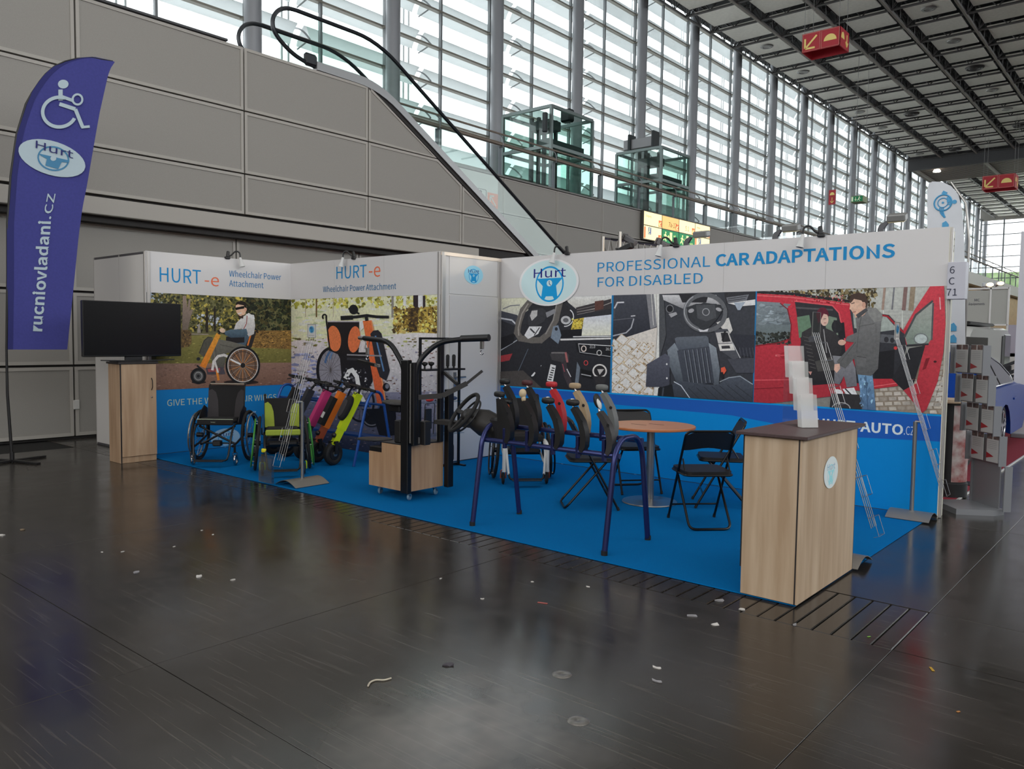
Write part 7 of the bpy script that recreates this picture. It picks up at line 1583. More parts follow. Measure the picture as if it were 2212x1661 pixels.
folding_chair('black folding chair seen from the side behind the lever stand', (-4.07, 5.86, .008), (.72, .69))
folding_chair('black folding chair facing the viewer behind the round table', (-4.17, 6.80, .008), (.76, -.64))
folding_chair('black folding chair half hidden between table and counter', (-3.22, 6.74, .008), (-.85, -.52))

# ---- counter --------------------------------------------------------------------------------
ct = thing('info_counter', 'tall oak counter with dark top and round badge', 'counter', (-1.815, 4.95, .0085))
x0, x1, y0, y1 = -1.985, -1.643, 4.458, 5.43
MB().cbox(x0, x1 - .019, y0, y0 + .018, .012, .965, .002).build('front_board', [OAKL], ct, True)
MB().cbox(x1 - .013, x1, y0, y1, .012, .965, .002).build('side_board', [OAKL], ct, True)
MB().box(x1 - .02, x1 - .012, y0 - .0005, y0 + .004, .012, .965).build('edge_strip', [EDGE], ct, True); MB().box(x1 - .018, x1 + .0005, y1, y1 + .004, .012, .965).build('edge_strip', [EDGE], ct, True)
MB().box(x0 - .012, x0, y0 + .01, y1 - .01, .17, .965).build('inner_door', [BK], ct, True)
MB().box(x0 + .01, x1 - .018, y0 + .018, y1 - .01, .0085, .05).build('plinth', [EDGE], ct, True); MB().box(x0, x1 - .02, y1 - .018, y1, .012, .965).build('back_board', [OAKL], ct, True)
MB().cbox(-2.03, -1.605, 4.43, 5.475, .965, .985, .003).build('counter_top', [TOPD], ct, True)
A = Art(0, x1 + .001, 1, y0, y1, 0, 1, .5); c = onx(1794, 1020, x1); 
A.raw([(c[1] + .125 * math.cos(R(t)), c[2] + .098 * math.sin(R(t))) for t in range(0, 360, 10)], (176, 200, 204)); gear_logo(A, c[1], c[2], .24, .19, (130, 178, 196), (110, 140, 160), (176, 200, 204), oval=False)
A.build('badge_print', ct, 'round pale badge').matrix_parent_inverse = XF['info_counter'].inverted()
# clear tiered leaflet holder on the counter
hp = onz(1726, 925, .985)
lh = thing('leaflet_holder', 'clear acrylic tiered leaflet holder on the counter', 'leaflet holder', (hp[0], hp[1], .985))
ACB = bpy.data.materials.new('acrylic_lit'); ACB.use_nodes = True; _q = ACB.node_tree; _q.nodes.clear()  # white mixed into the clear acrylic stands for reflected light
_o = _q.nodes.new('ShaderNodeOutputMaterial'); _m = _q.nodes.new('ShaderNodeMixShader'); _t = _q.nodes.new('ShaderNodeBsdfTransparent'); _d = _q.nodes.new('ShaderNodeBsdfPrincipled'); _d.inputs['Base Color'].default_value = (.95, .95, .93, 1); _d.inputs['Roughness'].default_value = .15; _m.inputs[0].default_value = .34
_q.links.new(_t.outputs[0], _m.inputs[1]); _q.links.new(_d.outputs[0], _m.inputs[2]); _q.links.new(_m.outputs[0], _o.inputs[0])
Z0 = .985; fx0 = np.array(onz(1750, 925, Z0)); dX = np.array([-.78, .62, 0.]); sX = np.array([.62, .78, 0.])
for k in range(4):
    o = fx0 + dX * (.055 * k) + np.array([0, 0, .10 * k + .004]); s = sX * .11; hgt = .17; dpt = dX * .045
    m = MB(); th = .003
    def plate(a, b, c, d): m.add([tuple(p) for p in (a, b, c, d)] + [tuple(p + dX * th) for p in (a, b, c, d)], [(0, 1, 2, 3), (7, 6, 5, 4), (0, 4, 5, 1), (1, 5, 6, 2), (2, 6, 7, 3), (3, 7, 4, 0)])
    up = np.array([0, 0, 1.]); tl = dX * .03
    plate(o - s / 2, o + s / 2, o + s / 2 + up * .105 + tl * .5, o - s / 2 + up * .105 + tl * .5)
    plate(o - s / 2 + dpt, o + s / 2 + dpt, o + s / 2 + up * .20 + tl + dpt, o - s / 2 + up * .20 + tl + dpt)
    plate(o - s / 2, o - s / 2 + dpt, o - s / 2 + dpt + up * .20 + tl, o - s / 2 + up * .2 + tl)
    plate(o + s / 2, o + s / 2 + dpt, o + s / 2 + dpt + up * .20 + tl, o + s / 2 + up * .2 + tl)
    plate(o - s / 2, o + s / 2, o + s / 2 + dpt, o - s / 2 + dpt)
    m.build('pocket', [ACB], lh, True)
bk_ = fx0 + dX * .24
m = MB(); m.add([tuple(p) for p in (bk_ - sX * .05, bk_ + sX * .05, bk_ + sX * .05 + np.array([0, 0, .33]), bk_ - sX * .05 + np.array([0, 0, .33]), fx0 + sX * .05, fx0 - sX * .05)], [(0, 1, 2, 3), (0, 5, 4, 1)]); m.build('support_sheet', [ACR], lh, True)

# ---- clip lamps on the fascia ---------------------------------------------------------------------
LH = M('lamp_frosted', (216, 216, 214), .35)
def clip_lamp(lab, p, out, side):
    """p on the top edge, out = outward unit vector, side = direction of the neck"""
    p, out, side = Vector(p), Vector(out), Vector(side); t = thing('clip_lamp', lab, 'lamp', tuple(p), 0, 'clip lamps on the stand walls')
    m = MB(); c = p + out * .012
    m.cbox(-.035, .035, -.022, .022, -.02, .012, .008, T=Matrix.Translation(c) @ Matrix.Rotation(math.atan2(side.y, side.x), 4, 'Z')); m.cbox(-.02, .02, -.014, .014, .005, .085, .008, T=Matrix.Translation(c) @ Matrix.Rotation(math.atan2(side.y, side.x), 4, 'Z') @ Matrix.Rotation(R(10), 4, 'Y')); m.build('clip', [BK], t, True)
    e = c + side * .15 + out * .06 + Vector((0, 0, .0))
    m = MB(); m.tube(bez([c + Vector((0, 0, .02)), c + side * .05 + Vector((0, 0, .03)), c + side * .10 + out * .03 + Vector((0, 0, .085)), c + side * .145 + out * .05 + Vector((0, 0, .07)), e], 5), .010, 8); m.build('gooseneck', [BK], t, True)
    dn = (Vector((0, 0, -1)) + out * .15 + side * .18).normalized(); T = Matrix.Translation(e) @ dn.to_track_quat('Z', 'Y').to_matrix().to_4x4()
    m = MB(); m.lathe([(.012, -.01), (.018, .0), (.022, .04), (.036, .11), (.038, .115), (.033, .113), (.018, .04), (.0, .02)], n=16, T=T); m.build('lamp_head', [LH], t, True)
clip_lamp('clip lamp above the left park photograph', (XA, onx(490, 550, XA)[1], ZW + .01), (1, 0, 0), (0, 1, 0))
clip_lamp('clip lamp above the rear wheelchair photograph', (ony(766, 553, YB)[0], YB, ZW + .01), (0, -1, 0), (-1, 0, 0))
clip_lamp('clip lamp nearest the large oval badge', (ony(1227, 545, YD)[0], YD, ZW + .01), (0, -1, 0), (-1, 0, 0))
clip_lamp('clip lamp over the middle of the long fascia', (ony(1462, 530, YD)[0], YD, ZW + .01), (0, -1, 0), (-1, 0, 0))
clip_lamp('clip lamp above the word adaptations, farthest right', (ony(1775, 508, YD)[0], YD, ZW + .01), (0, -1, 0), (-1, 0, 0))
# ================================================================ neighbours and background
WFR = M('white_profile', (224, 224, 222), .4)
sg = thing('stand_number_sign', 'white box sign reading 6 C 71 at the end of the blue wall', 'sign', (-1.54, 7.60, 1.885))
MB().cbox(-1.606, -1.468, 7.555, 7.66, 1.888, 2.20, .003).build('sign_box', [M('sign_lilac_white', (206, 206, 216), .45)], sg, True)
INK = M('ink_navy', (40, 46, 70), .6)
for s, z, x in (('6', 2.105, -1.588), ('C', 2.012, -1.592), ('71', 1.918, -1.606)):
    m = MB(); put_text(m, s, (x + .0, 7.552, z), (1, 0, 0), (0, 0, 1), .058, None); m.build('number', [INK], sg, True)
ns = struct('wall_neighbour', 'cream end panel of the neighbouring stand')
MB().box(-1.66, -1.604, 7.67, 7.76, 0, 2.48).build('end_panel', [M('neighbour_cream', (226, 224, 208), .5)], ns)
m = MB(); put_text(m, 'AG', (-1.6025, 7.672, 2.30), (0, 1, 0), (0, 0, 1), .12, .075); m.build('lettering', [M('ink_olive', (120, 116, 96), .6)], ns)
MB().box(-6.6, -1.66, 7.78, 7.82, 0, 2.45).build('back_panel', [WH], ns)
# white feather flag of the neighbour
fp = np.array([-2.02, 9.6, 0.])
t = thing('white_feather_flag', 'white feather flag with blue wheel symbol behind the long wall', 'flag', (-1.86, 9.6, 0))
WF = M('flag_white', (226, 230, 236), .7, noise=(5, .06)); WB = M('flag_sky_blue', (84, 168, 216), .6)
y_ = lambda px, py, o=0: tuple(np.array(ony(px, py, 9.6)) + np.array([0, -o, 0]))
out = [(2005, 760), (2003, 560), (2003, 410), (2006, 397), (2014, 392), (2035, 393), (2055, 402), (2070, 420), (2078, 450), (2083, 520), (2085, 640), (2085, 760)]
m = MB(); n = len(out); m.add([y_(*p) for p in out] + [y_(*p, -.004) for p in out], [tuple(range(n)), tuple(reversed(range(n, 2 * n)))] + [(i, n + i, n + (i + 1) % n, (i + 1) % n) for i in range(n)]); m.build('flag_cloth', [WF], t, True)
m = MB(); c = Vector(y_(2037, 438, .004)); m.ring(c, .085, .008, (0, 1, 0), 24, 4); m.ring(c, .05, .005, (0, 1, 0), 20, 4); m.disc(c, .012, .004, (0, 1, 0)); m.build('wheel_mark', [WB], t, True)
m = MB(); q = lambda a, b: y_(a, b, .004)
m.obox(q(2036, 415), q(2045, 419), .035, .004, up=(0, 1, 0)); m.obox(q(2050, 425), q(2050, 437), .04, .004, up=(0, 1, 0)); m.obox(q(2050, 439), q(2056, 441), .035, .004, up=(0, 1, 0)); m.disc(q(2062, 436), .022, .004, (0, 1, 0)); m.build('figure_mark', [WB], t, True)
m = MB()
for k in range(3): m.tube(bez([q(2030 + 4 * k, 449), q(2032 + 3 * k, 460), q(2040 + k, 470)], 4), .006, 4)
m.build('swoosh_mark', [WB], t, True)
for a, b in ((476, 496), (690, 715), (722, 740)):
    m = MB(); m.prism([(u, v) for u, v in ((0, 0), (.09, 0), (.09, .05), (.05, .09), (0, .07))], lambda u, v, w: (ony(2035 if a < 500 else 2052, b, 9.6)[0] + u * .7, w, ony(2035, b, 9.6)[2] + v), 9.592, 9.597); m.build('letter_mark', [WB], t, True)
MB().tube([(-1.845, 9.62, .0), (-1.85, 9.62, 2.6), (-1.90, 9.62, 3.0), (-2.05, 9.62, 3.24)], .012, 6).build('pole', [STL], t, True); MB().cbox(-2.05, -1.65, 9.5, 9.74, 0, .02, .005).build('foot', [BK], t, True)
# red carpet with white edge
car_z = .01
RC = M('red_carpet', (150, 36, 56), .9, noise=(300, .25))
tag(MB().cbox(-9.0, -1.66, 8.25, 40, 0, .01, .003).build('red_carpet', [RC]), 'dark red carpet of the neighbouring stand', 'carpet')
tag(MB().cbox(-1.66, -1.635, 8.25, 40, 0, .014, .003).build('carpet_edge_strip', [WHM]), 'white strip along the edge of the red carpet', 'strip')
# grey cascade leaflet stand
ls = thing('leaflet_stand', 'grey floor stand with eight clear leaflet pockets', 'brochure rack', (-1.40, 8.10, 0))
GS = M('stand_grey_metal', (150, 152, 156), .4, .4)
U = Vector((.70, -.714, 0)); Fw = Vector((-.714, -.70, 0)); C0 = Vector((-1.365, 8.29, 0)); Zv = Vector((0, 0, 1))
def slab(a, b, c, d, th, nm, mt, parent=ls, world=True, dv=None):
    dv = dv if dv is not None else Fw; m = MB(); P = [Vector(p) for p in (a, b, c, d)]
    m.add([tuple(p) for p in P] + [tuple(p + dv * th) for p in P], [(0, 1, 2, 3), (7, 6, 5, 4), (0, 4, 5, 1), (1, 5, 6, 2), (2, 6, 7, 3), (3, 7, 4, 0)]); return m.build(nm, [mt], parent, world)
w = .21
bp = [C0 - U * w - Fw * .03, C0 - U * (w + .02) + Fw * .36, C0 + U * (w - .02) + Fw * .40, C0 + U * (w + .05) + Fw * .10, C0 + U * w - Fw * .03]
m = MB(); m.add([tuple(p) for p in bp] + [tuple(p + Zv * .05) for p in bp], [(4, 3, 2, 1, 0), (5, 6, 7, 8, 9)] + [(i, (i + 1) % 5, 5 + (i + 1) % 5, 5 + i) for i in range(5)]); m.build('base_plate', [GS], ls, True)
slab(C0 - U * (w - .02) + Zv * .05, C0 + U * (w - .02) + Zv * .05, C0 + U * (w - .02) + Zv * .48, C0 - U * (w - .02) + Zv * .48, .012, 'back_sheet', GS)
TRI = M('leaflet_red', (200, 44, 54), .5); LPP = M('leaflet_paper', (236, 236, 234), .6); LPT = M('leaflet_text', (200, 202, 202), .7); LPD = M('leaflet_photo', (70, 66, 70), .6, noise=(30, .6), c2=(150, 120, 110))
for r in range(4):
    z0 = 1.245 - .265 * r; o = C0 + Fw * (.20 - .055 * r) + U * (.012 * r)
    slab(o - U * (w) + Zv * z0, o + U * (w) + Zv * z0, o + U * w + Zv * (z0 + .25) , o - U * w + Zv * (z0 + .25), .004, 'row_back', GS)
    for s in (0, 1):
        a = o - U * w + U * (w * s + .008) + Fw * .03; b = a + U * (w - .02)
        pk = slab(a + Zv * z0, b + Zv * z0, b + Zv * (z0 + .215), a + Zv * (z0 + .215), .003, 'pocket_front', thin_glass('pocket_clear', (252, 253, 253), .03, .1))
        lf = thing('leaflet', 'printed leaflet with red triangle, row %s, %s pocket of the grey stand' % (('one', 'two', 'three', 'four')[r], ('left', 'right')[s]), 'leaflet', tuple(a + U * .09 + Zv * z0 - Fw * .012), 0, 'leaflets in the grey stand')
        a2 = a + U * .012 - Fw * .014; b2 = b - U * .012 - Fw * .014; wd = (b2 - a2).length
        slab(a2 + Zv * (z0 + .01), b2 + Zv * (z0 + .01), b2 + Zv * (z0 + .26), a2 + Zv * (z0 + .26), .002, 'sheet', LPP, lf)
        f = Fw * .0035
        m = MB(); m.add([tuple(a2 + f + Zv * (z0 + .04)), tuple(a2 + f + U * wd * .6 + Zv * (z0 + .062)), tuple(a2 + f + Zv * (z0 + .095))], [(0, 1, 2)]); m.build('red_triangle', [TRI], lf, True)
        m = MB(); m.add([tuple(p + f) for p in (a2 + Zv * (z0 + .215), a2 + U * wd * .45 + Zv * (z0 + .215), a2 + U * wd * .45 + Zv * (z0 + .258), a2 + Zv * (z0 + .258))], [(0, 1, 2, 3)]); m.add([tuple(p + f) for p in (a2 + U * wd * .52 + Zv * (z0 + .215), a2 + U * wd + Zv * (z0 + .215), a2 + U * wd + Zv * (z0 + .258), a2 + U * wd * .52 + Zv * (z0 + .258))], [(0, 1, 2, 3)]); m.build('photo_strip', [LPD], lf, True)
        m = MB()
        for k in range(5): m.add([tuple(p + f) for p in (a2 + U * wd * .1 + Zv * (z0 + .13 + .016 * k), a2 + U * wd * .8 + Zv * (z0 + .13 + .016 * k), a2 + U * wd * .8 + Zv * (z0 + .135 + .016 * k), a2 + U * wd * .1 + Zv * (z0 + .135 + .016 * k))], [(0, 1, 2, 3)])
        m.build('text_lines', [LPT], lf, True)
for s in (-1, 1):
    for r in range(5):
        z1 = 1.50 - .265 * r; z0 = z1 - .265 if r < 4 else .04; o = C0 + Fw * (.20 - .055 * min(r, 4)) + U * (s * (w + .012) + .012 * r)
        slab(o + Zv * z0 - Fw * .02, o + Zv * z0 + Fw * .05, o + Zv * z1 + Fw * .05, o + Zv * z1 - Fw * .02, .012 * s, 'side_frame', GS, dv=U)
# round printed column stand
cd_ = thing('round_display_column', 'dark round display column with wooden top beside the red carpet', 'display column', (-1.78, 8.80, .01))
MB().lathe([(.0, .0), (.17, .0), (.17, .13), (.16, .14), (.16, .92), (.0, .92)], n=32).build('body', [M('column_black', (26, 26, 28), .5)], cd_)
m = MB(); m.add([(.1615 * math.cos(R(a)), .1615 * math.sin(R(a)), z) for z in (.15, .9) for a in range(-70, 40, 8)], [(k, k + 1, 14 + k + 1, 14 + k) for k in range(13)]); m.build('picture_wrap', [M('column_print', (206, 200, 196), .4, noise=(9, .5), c2=(150, 60, 56))], cd_)
MB().lathe([(.0, .92), (.19, .92), (.195, .93), (.19, .955), (.0, .955)], n=32).build('top', [OAKL], cd_)
# blue car: body lofted from side outlines
CBLU = M('car_blue', (8, 62, 150), .3, .0); CGL = M('car_glass', (30, 30, 34), .08, .0, spec=.8); TYR = M('tyre', (28, 27, 27), .7); ALW = M('alloy_dark', (46, 46, 50), .3, .8); ALB = M('alloy_bright', (190, 190, 194), .2, .9)
car = thing('blue_car', 'shiny blue fastback car on the red carpet', 'car', (-2.85, 12.4, .01))
def loft(prof, xs, mt, nm, parent, mats=None):
    """prof: list of (y, z) outlines per x station"""
    m = MB(); n = len(prof[0]); 
    vs = [(x, y, z) for x, p in zip(xs, prof) for y, z in p]
    fs = [(i * n + k, i * n + (k + 1) % n, (i + 1) * n + (k + 1) % n, (i + 1) * n + k) for i in range(len(xs) - 1) for k in range(n)]
    fs += [tuple(reversed(range(n))), tuple(range((len(xs) - 1) * n, len(xs) * n))]
    m.add(vs, fs); return m.build(nm, [mt], parent, True)
side = [(10.1, .28), (10.0, .5), (10.05, .66), (10.5, .78), (11.2, .86), (12.0, .92), (13.2, .93), (14.0, .92), (14.45, .90), (14.66, .84), (14.70, .62), (14.68, .36), (14.5, .24), (13.45, .22), (13.40, .40), (13.28, .56), (13.10, .66), (12.92, .68), (12.72, .64), (12.55, .52), (12.48, .34), (12.46, .22), (11.2, .22), (10.98, .5), (10.75, .58), (10.5, .5), (10.3, .24)]
sc = lambda k, dz=0: [(12.4 + (y - 12.4) * k, z + dz) for y, z in side]
loft([sc(.985, -.015), sc(1.0), sc(1.0, .01), sc(1.0, .01), sc(1.0), sc(.985, -.015)], [-3.76, -3.70, -3.3, -2.4, -2.0, -1.94], CBLU, 'body', car)
roof = [(11.15, .88), (11.9, 1.28), (12.4, 1.40), (12.9, 1.41), (13.5, 1.30), (14.1, 1.08), (14.4, .92), (13, .9)]
rk_ = lambda k, dz: [(12.8 + (y - 12.8) * k, z + dz) for y, z in roof]
loft([[(p[0], .88 + (p[1] - .88) * .0) for p in roof], rk_(.93, -.05), rk_(.97, .0), rk_(.97, .0), rk_(.93, -.05), [(p[0], .88) for p in roof]], [-3.72, -3.50, -3.2, -2.5, -2.20, -1.97], CBLU, 'cabin', car)
for sx, xa, xb in ((1, -1.99, -2.215),):
    win = [(11.55, .93), (12.0, 1.22), (12.5, 1.33), (12.95, 1.335), (13.45, 1.22), (13.78, 1.05), (13.75, .95)]
    m = MB(); q = lambda y, z: (-1.968 - (z - .88) * .48 + .012, y, z); m.add([q(*p) for p in win], [tuple(range(len(win)))]); m.build('side_window', [CGL], car, True)
    m = MB(); m.tube([q(*p) for p in win], .012, 5, closed=True); m.build('window_trim', [ALB], car, True)
    m = MB(); m.obox(q(12.75, .94), q(12.72, 1.33), .04, .01); m.build('window_pillar', [BK], car, True)
m = MB(); m.cbox(-1.945, -1.925, 13.55, 13.75, .70, .73, .008); m.cbox(-1.945, -1.915, 11.9, 12.12, .74, .765, .008); m.build('door_handle', [CBLU], car, True)
m = MB(); m.cbox(-2.4, -1.93, 14.60, 14.71, .74, .80, .015); m.build('tail_lamp', [M('lamp_red', (170, 30, 34), .25)], car, True)
m = MB(); m.cbox(-3.7, -2.0, 14.6, 14.74, .24, .36, .03); m.build('rear_bumper', [M('car_trim', (120, 130, 140), .35)], car, True)
for y in (12.93, 10.75):
    wl = MB().ring((-2.03, y, .347), .27, .065, (1, 0, 0), 36, 10).build('wheel', [TYR], car, True)
    m = MB(); m.ring((-1.975, y, .347), .225, .012, (1, 0, 0), 32, 6); m.build('rim', [ALB], wl)
    m = MB()
    for k in range(5):
        a = R(72 * k + 15)
        for da in (-.16, .16): m.obox((-1.985, y + .05 * math.cos(a), .347 + .05 * math.sin(a)), (-1.98, y + .225 * math.cos(a + da), .347 + .225 * math.sin(a + da)), .03, .04, up=(1, 0, 0))
    m.disc((-1.985, y, .347), .06, .04, (1, 0, 0)); m.build('spokes', [ALB], wl)
    m = MB(); m.disc((-2.03, y, .347), .22, .05, (1, 0, 0)); m.build('brake_disc', [ALW], wl)
# white van behind it
van = thing('white_van', 'white box-shaped van standing behind the blue car', 'van', (-3.8, 17.0, .01))
VW = M('van_white', (206, 206, 202), .25, coat=.6)
vp = [(14.85, .3), (14.85, 1.0), (15.0, 1.15), (15.4, 1.72), (15.6, 1.82), (19.0, 1.84), (19.22, 1.76), (19.3, 1.2), (19.3, .3)]
vk = lambda k, dz: [(17 + (y - 17) * k, z + dz * (z > 1.3)) for y, z in vp]
loft([vk(.985, -.06), vk(1, -.02), vk(1, 0), vk(1, 0), vk(1, -.02), vk(.985, -.06)], [-4.75, -4.68, -4.4, -3.2, -2.96, -2.88], VW, 'body', van)
m = MB(); m.cbox(-2.885, -2.868, 15.0, 16.9, 1.32, 1.62, .05); m.build('side_window', [CGL], van, True)
m = MB(); m.cbox(-2.90, -2.865, 18.35, 18.62, .9, 1.66, .05); m.build('window_pillar', [BK], van, True)
m = MB(); m.cbox(-2.92, -2.862, 18.62, 19.31, .92, 1.7, .08); m.build('corner_window', [M('mirror_glass', (150, 156, 156), .06, .9)], van, True)
m = MB(); m.cbox(-4.6, -3.0, 16.0, 18.3, 1.84, 1.90, .03); m.build('roof_rail', [BK], van, True)
m = MB(); m.cbox(-4.7, -2.87, 19.28, 19.36, .35, .6, .03); m.cbox(-2.93, -2.865, 18.7, 19.33, .62, .88, .02); m.build('rear_trim', [M('van_grey_trim', (176, 172, 166), .4)], van, True)
for y in (15.1, 18.2): MB().ring((-2.98, y, .322), .24, .07, (1, 0, 0), 28, 8).build('wheel', [TYR], van, True)
# stand with the company name
mc = struct('wall_far_stand', 'light grey far stand with company name')
GP = M('far_grey_panel', (176, 178, 172), .5); GP2 = M('far_white_panel', (206, 206, 202), .5)
Y = 22.0
for x0, x1, z0, z1, mt in ((-4.24, -3.74, 1.98, 2.78, GP), (-4.24, -3.74, 1.30, 1.93, GP2), (-3.70, -3.36, 1.95, 2.85, GP), (-3.35, -2.3, 1.2, 1.95, M('far_lilac_panel', (170, 166, 180), .5)), (-4.24, -3.0, 0, 1.28, GP2)): MB().box(x0, x1, Y, Y + .05, z0, z1).build('far_panel', [mt], mc)
for x in (-4.26, -3.72, -3.35, -2.9): MB().cbox(x - .02, x + .02, Y - .03, Y + .03, 0, 2.85, .005).build('far_post', [WFR], mc)
for z in (1.95, 2.82): MB().box(-4.26, -3.35, Y - .03, Y + .01, z - .02, z + .02).build('far_rail', [WFR], mc)
m = MB(); c = ony(2105, 651, Y - .01); put_text(m, 'MC', (c[0], Y - .008, c[2]), (1, 0, 0), (0, 0, 1), .062); c = ony(2093, 659, Y - .01); put_text(m, 'Equipements', (c[0], Y - .008, c[2]), (1, 0, 0), (0, 0, 1), .055, ony(2127, 659, Y - .01)[0] - c[0]); m.build('lettering', [INK], mc)
for k, (px, py) in enumerate(((2137, 617), (2160, 614))):
    p = ony(px, py, 24 + 2 * k); t = thing('warm_spotlight', ('warm glowing spotlight on arm over the far stand, left one', 'warm glowing spotlight over the far stand, right one')[k], 'spotlight', p, 0, 'warm spotlights')
    m = MB(); m.cbox(p[0] - .16, p[0] + .1, p[1] - .08, p[1] + .08, p[2] - .03, p[2] + .08, .02); m.build('lamp_head', [M('lamp_white_housing', (200, 206, 214), .4)], t, True)
    m = MB(); m.ell((p[0] + .03, p[1] - .085, p[2] + .02), .08, .02, .05, 14, 8); m.build('lamp_glass', [M('lamp_warm_glow', (255, 214, 140), .4, emit=14)], t, True)
    m = MB(); m.tube([p, (p[0] - .35, p[1], p[2] - .22), (p[0] - .42, p[1], p[2] - .26), (p[0] - .42, p[1], .0)], .015, 6); m.build('arm', [STL], t, True)
# folded black scissor ramp frame and pale banner at the far right
sf = thing('ramp_frame', 'dark folded scissor frame at the right picture edge', 'frame', (-2.35, 16.6, .01))
for k in range(4):
    z = .55 + .16 * k
    for s in (0, 1): m = MB(); m.obox((-2.7, 15.6 + .3 * k, z - .15 * s), (-2.1, 17.6 - .25 * k, z + .3 - .35 * s), .05, .05); m.build('scissor_bar', [M('frame_dark', (50, 50, 54), .4, .3)], sf, True)
for y in (15.8, 17.4): MB().cbox(-2.65, -2.55, y - .05, y + .05, .01, 1.1, .01).build('frame_post', [M('frame_dark', (50, 50, 54), .4, .3)], sf, True)
MB().cbox(-2.7, -2.05, 15.6, 17.6, .01, .06, .01).build('frame_base', [M('frame_dark', (50, 50, 54), .4, .3)], sf, True)
bn = thing('roll_up_banner', 'pale roll-up banner cut by the right picture edge', 'banner', (-1.75, 14.9, .01))
a = ony(2206, 500, 14.9); MB().box(a[0], a[0] + .8, 14.9, 14.905, .08, a[2]).build('banner_cloth', [M('banner_pale', (214, 214, 220), .6)], bn, True); MB().cbox(a[0], a[0] + .8, 14.85, 14.95, .01, .08, .01).build('banner_base', [GS], bn, True)

# ---- floodlights and truss behind the long wall -------------------------------------------------
FLG = M('floodlight_grey', (150, 150, 148), .4, .3); FLGd = M('floodlight_dark', (92, 92, 96), .45, .2)
def flood(lab, pa, pb, tilt, Y=7.80):
    a = Vector(ony(*pa, Y)); b = Vector(ony(*pb, Y)); t = thing('floodlight', lab, 'floodlight', (a.x, Y, 2.451), 0, 'floodlights behind the long wall')
    m = MB(); m.prism([(-.025, -.02), (.025, -.02), (.025, .10), (.06, .15), (.05, .17), (-.01, .14), (-.025, .10)], lambda u, v, w: (a.x + u, w, 2.451 + max(v, 0)), Y - .018, Y + .018); m.build('bracket', [FLGd], t, True)
    m = MB(); m.tube([(a.x + .04, Y, 2.60), tuple(b), tuple(b + Vector((.05, 0, .03)))], .006, 6); m.build('arm', [FLG], t, True)
    m = MB(); m.cbox(-.03, .13, -.05, .05, -.035, .03, .01, T=Matrix.Translation(b) @ Matrix.Rotation(R(tilt), 4, 'X')); m.build('lamp_box', [FLG], t, True)
    m = MB(); m.cbox(-.02, .12, -.045, .045, -.042, -.034, .002, T=Matrix.Translation(b) @ Matrix.Rotation(R(tilt), 4, 'X')); m.build('lamp_glass', [M('lamp_cream_glass', (206, 196, 160), .3)], t, True)
    if 'before' in lab:
        l = bpy.data.lights.new('floodlight_glow', 'SPOT'); l.energy = 60; l.color = (1, .82, .6); l.spot_size = R(100); l.shadow_soft_size = .03; lo = bpy.data.objects.new('floodlight_glow', l); COL.objects.link(lo); lo.location = (b.x + .05, Y + .55, 2.74); lo.rotation_euler = (R(88), 0, R(75))
    m = MB(); m.tube(bez([(a.x, Y, 2.50), (a.x - .10, Y, 2.53), (a.x - .2, Y, 2.49)], 4), .006, 5); m.build('cable', [BK], t, True)
flood('floodlight on arm before the lit direction panels', (1483, 515), (1506, 506), 10)
flood('floodlight on arm left of the rightmost clip lamp', (1675, 508), (1698, 492), 14)
flood('floodlight on arm near the right end of the long wall', (1903, 490), (1925, 470), 18)
tr = thing('lighting_truss', 'short silver lighting truss behind the long wall', 'truss', (-4.9, 8.2, .011))
def tru(pa, pb, h, Y):
    a = ony(*pa, Y); b = ony(*pb, Y); return a, b
a = Vector(ony(1303, 514, 8.5)); b = Vector(ony(1420, 529, 9.6)); 
for dz in (0, -.22):
    for dy in (0, .22): MB().tube([a + Vector((0, dy, dz)), b + Vector((0, dy, dz))], .016, 6).build('chord', [STL], tr, True)
m = MB(); d = b - a
for k in range(8):
    p, q_, r_ = a + d * (k / 8), a + d * ((k + .5) / 8), a + d * ((k + 1) / 8); m.tube([p, q_ + Vector((0, 0, -.22)), r_], .009, 5)
m.build('lattice', [STL], tr, True)
for e in (a, a + Vector((.25, .0, .04)), b): MB().cyl((e.x, e.y, .011), (e.x, e.y, e.z + .02), .022, 8).build('mast', [STL], tr, True)
for k, (px, py, yy, ln) in enumerate(((1362, 519, 8.6, .18), (1432, 527, 9.0, .16), (1352, 536, 8.4, .2))):
    p = Vector(ony(px, py, yy)); t = thing('truss_lamp', ('grey stage lamp tilted on the truss, leftmost', 'small grey stage lamp at the right end of the truss', 'black stage lamp low on the truss')[k], 'lamp', tuple(p), 0, 'stage lamps on the truss')
    T = Matrix.Translation(p) @ Matrix.Rotation(R(28 if k < 2 else -20), 4, 'Y')
    m = MB(); m.cbox(-ln / 2, ln / 2, -.04, .04, -.035, .035, .01, T=T); m.build('lamp_body', [FLGd if k < 2 else BK], t, True); m = MB(); m.cbox(-ln / 2 - .02, -ln / 2, -.05, .05, -.045, .045, .005, T=T); m.build('barn_door', [FLGd if k < 2 else BK], t, True); f_ = max(0, min(1, (p - a).dot(d) / d.dot(d))); ch = a + d * f_; MB().tube([tuple(p), tuple(ch + Vector((0, 0, -.22 if k == 2 else 0)))], .012, 6).build('clamp_arm', [BK], t, True)

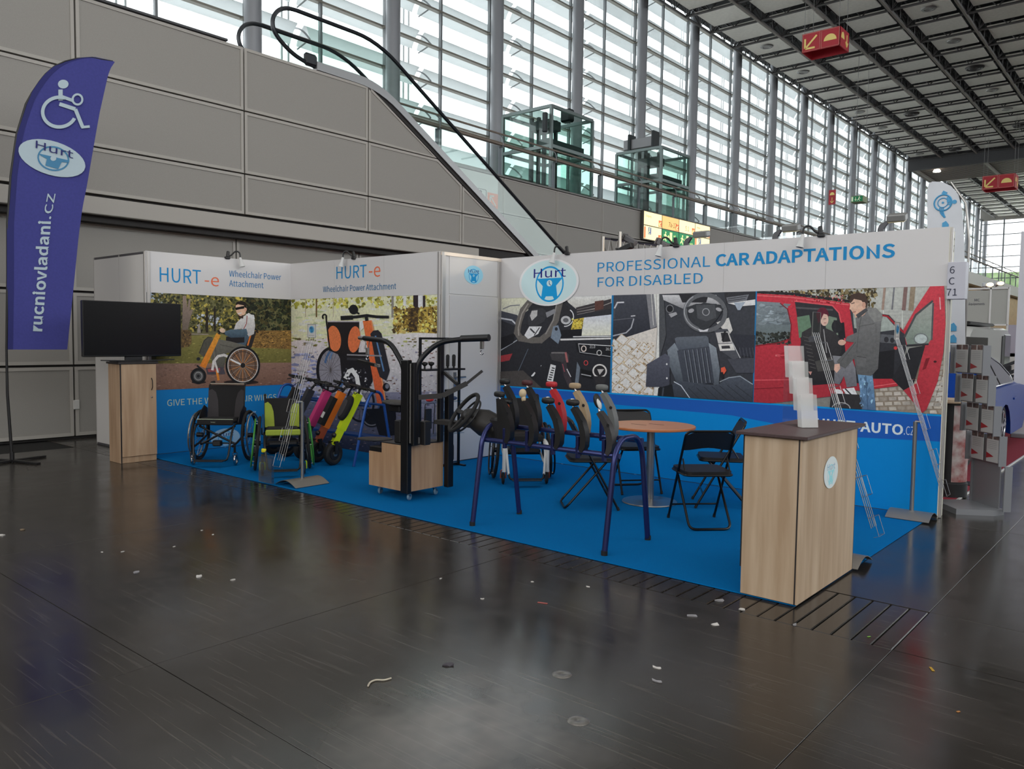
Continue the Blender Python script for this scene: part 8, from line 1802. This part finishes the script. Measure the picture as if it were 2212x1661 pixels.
# ---- litter on the floor -------------------------------------------------------------------------
PAP = M('paper_scrap', (206, 202, 196), .8); PAPG = M('paper_scrap_grey', (150, 148, 150), .8)
def scrap(px, py, s, lab, mt=PAP, group=None, el=1., seed=0):
    p = onz(px, py); r = random.Random(seed + int(px)); n = 7; m = MB()
    ring = [(s * r.uniform(.6, 1.1) * math.cos(2 * math.pi * k / n) * el, s * r.uniform(.5, 1.0) * math.sin(2 * math.pi * k / n), .001 + s * r.uniform(0, .35)) for k in range(n)]
    vs = ring + [(0, 0, s * .4)] + [(a * .9, b * .9, 0) for a, b, c in ring]
    m.add(vs, [(k, (k + 1) % n, n) for k in range(n)] + [(n + 1 + k, n + 1 + (k + 1) % n, (k + 1) % n, k) for k in range(n)] + [tuple(reversed(range(n + 1, 2 * n + 1)))])
    o = m.build('paper_scrap', [mt], loc=(p[0], p[1], .0), rot=(0, 0, r.uniform(0, 3))); return tag(o, lab, 'litter', group)
scrap(430, 1246, .030, 'crumpled cream paper ball on the open floor, largest at left')
scrap(295, 1237, .024, 'crumpled grey foil scrap left of the cream paper ball', PAPG)
scrap(503, 1253, .020, 'small pointed paper scrap right of the cream paper ball')
scrap(4, 1157, .03, 'white crumpled scrap at the left picture edge')
scrap(48, 1145, .024, 'brown paper scrap near the left picture edge', M('paper_brown', (120, 104, 84), .8))
scrap(968, 1437, .028, 'dark crumpled scrap in the bright floor patch', M('paper_dark', (78, 74, 80), .8))
scrap(1545, 1350, .024, 'torn white scrap below the channel covers', PAP, None, 1.2)
scrap(1497, 1331, .024, 'flat grey film scrap near the channel covers', PAPG, None, 1.5)
scrap(1553, 1298, .026, 'clear film scrap on the slotted covers left of the counter', PAPG, None, 1.5, 3)
scrap(1604, 1317, .022, 'square white paper at the foot of the counter')
scrap(1418, 1443, .016, 'white oval scrap between the counter and the floor caps', PAP, None, 1.6)
scrap(1418, 1472, .016, 'grey sliver below the white oval scrap', PAPG, None, 1.8)
scrap(1717, 1350, .014, 'flat scrap right below the counter corner', PAPG, None, 1.6)
for px, py in ((460, 1155), (436, 1146), (220, 1193), (265, 1192), (376, 1181), (952, 1250), (1042, 1294), (1150, 1257), (1270, 1268)): scrap(px, py, .011, 'tiny pale fleck on the dark open floor', PAP, 'tiny pale flecks on the floor', 1.4)
def strip(px, py, ln, w, ang, col, nm, lab):
    p = onz(px, py); m = MB(); m.cbox(-ln / 2, ln / 2, -w / 2, w / 2, 0, .003, .001); o = m.build(nm, [col], loc=(p[0], p[1], .0005), rot=(0, 0, R(ang))); tag(o, lab, 'litter')
strip(1172, 1303, .06, .014, 20, M('wrapper_red', (170, 90, 84), .5), 'wrapper', 'red and white sweet wrapper on the floor')
strip(2013, 1446, .045, .012, 120, M('strip_yellow', (190, 150, 50), .5), 'yellow_strip', 'yellow plastic strip on the floor at right')
strip(2070, 1538, .016, .009, 60, M('strip_orange', (176, 120, 60), .5), 'orange_chip', 'small orange chip on the floor at lower right')
strip(1877, 1376, .02, .008, 60, M('strip_green', (120, 170, 60), .5), 'green_bit', 'small green bit on the slotted covers')
pts = [onz(x, y) for x, y in ((795, 1484), (800, 1476), (812, 1471), (830, 1471), (845, 1467))]
m = MB(); m.tube(bez([(p[0], p[1], .005) for p in pts], 4), .004, 5); tag(m.build('cable_tie', [M('cable_tie_white', (200, 190, 170), .6)]), 'bent pale cable tie on the bright floor patch', 'litter')
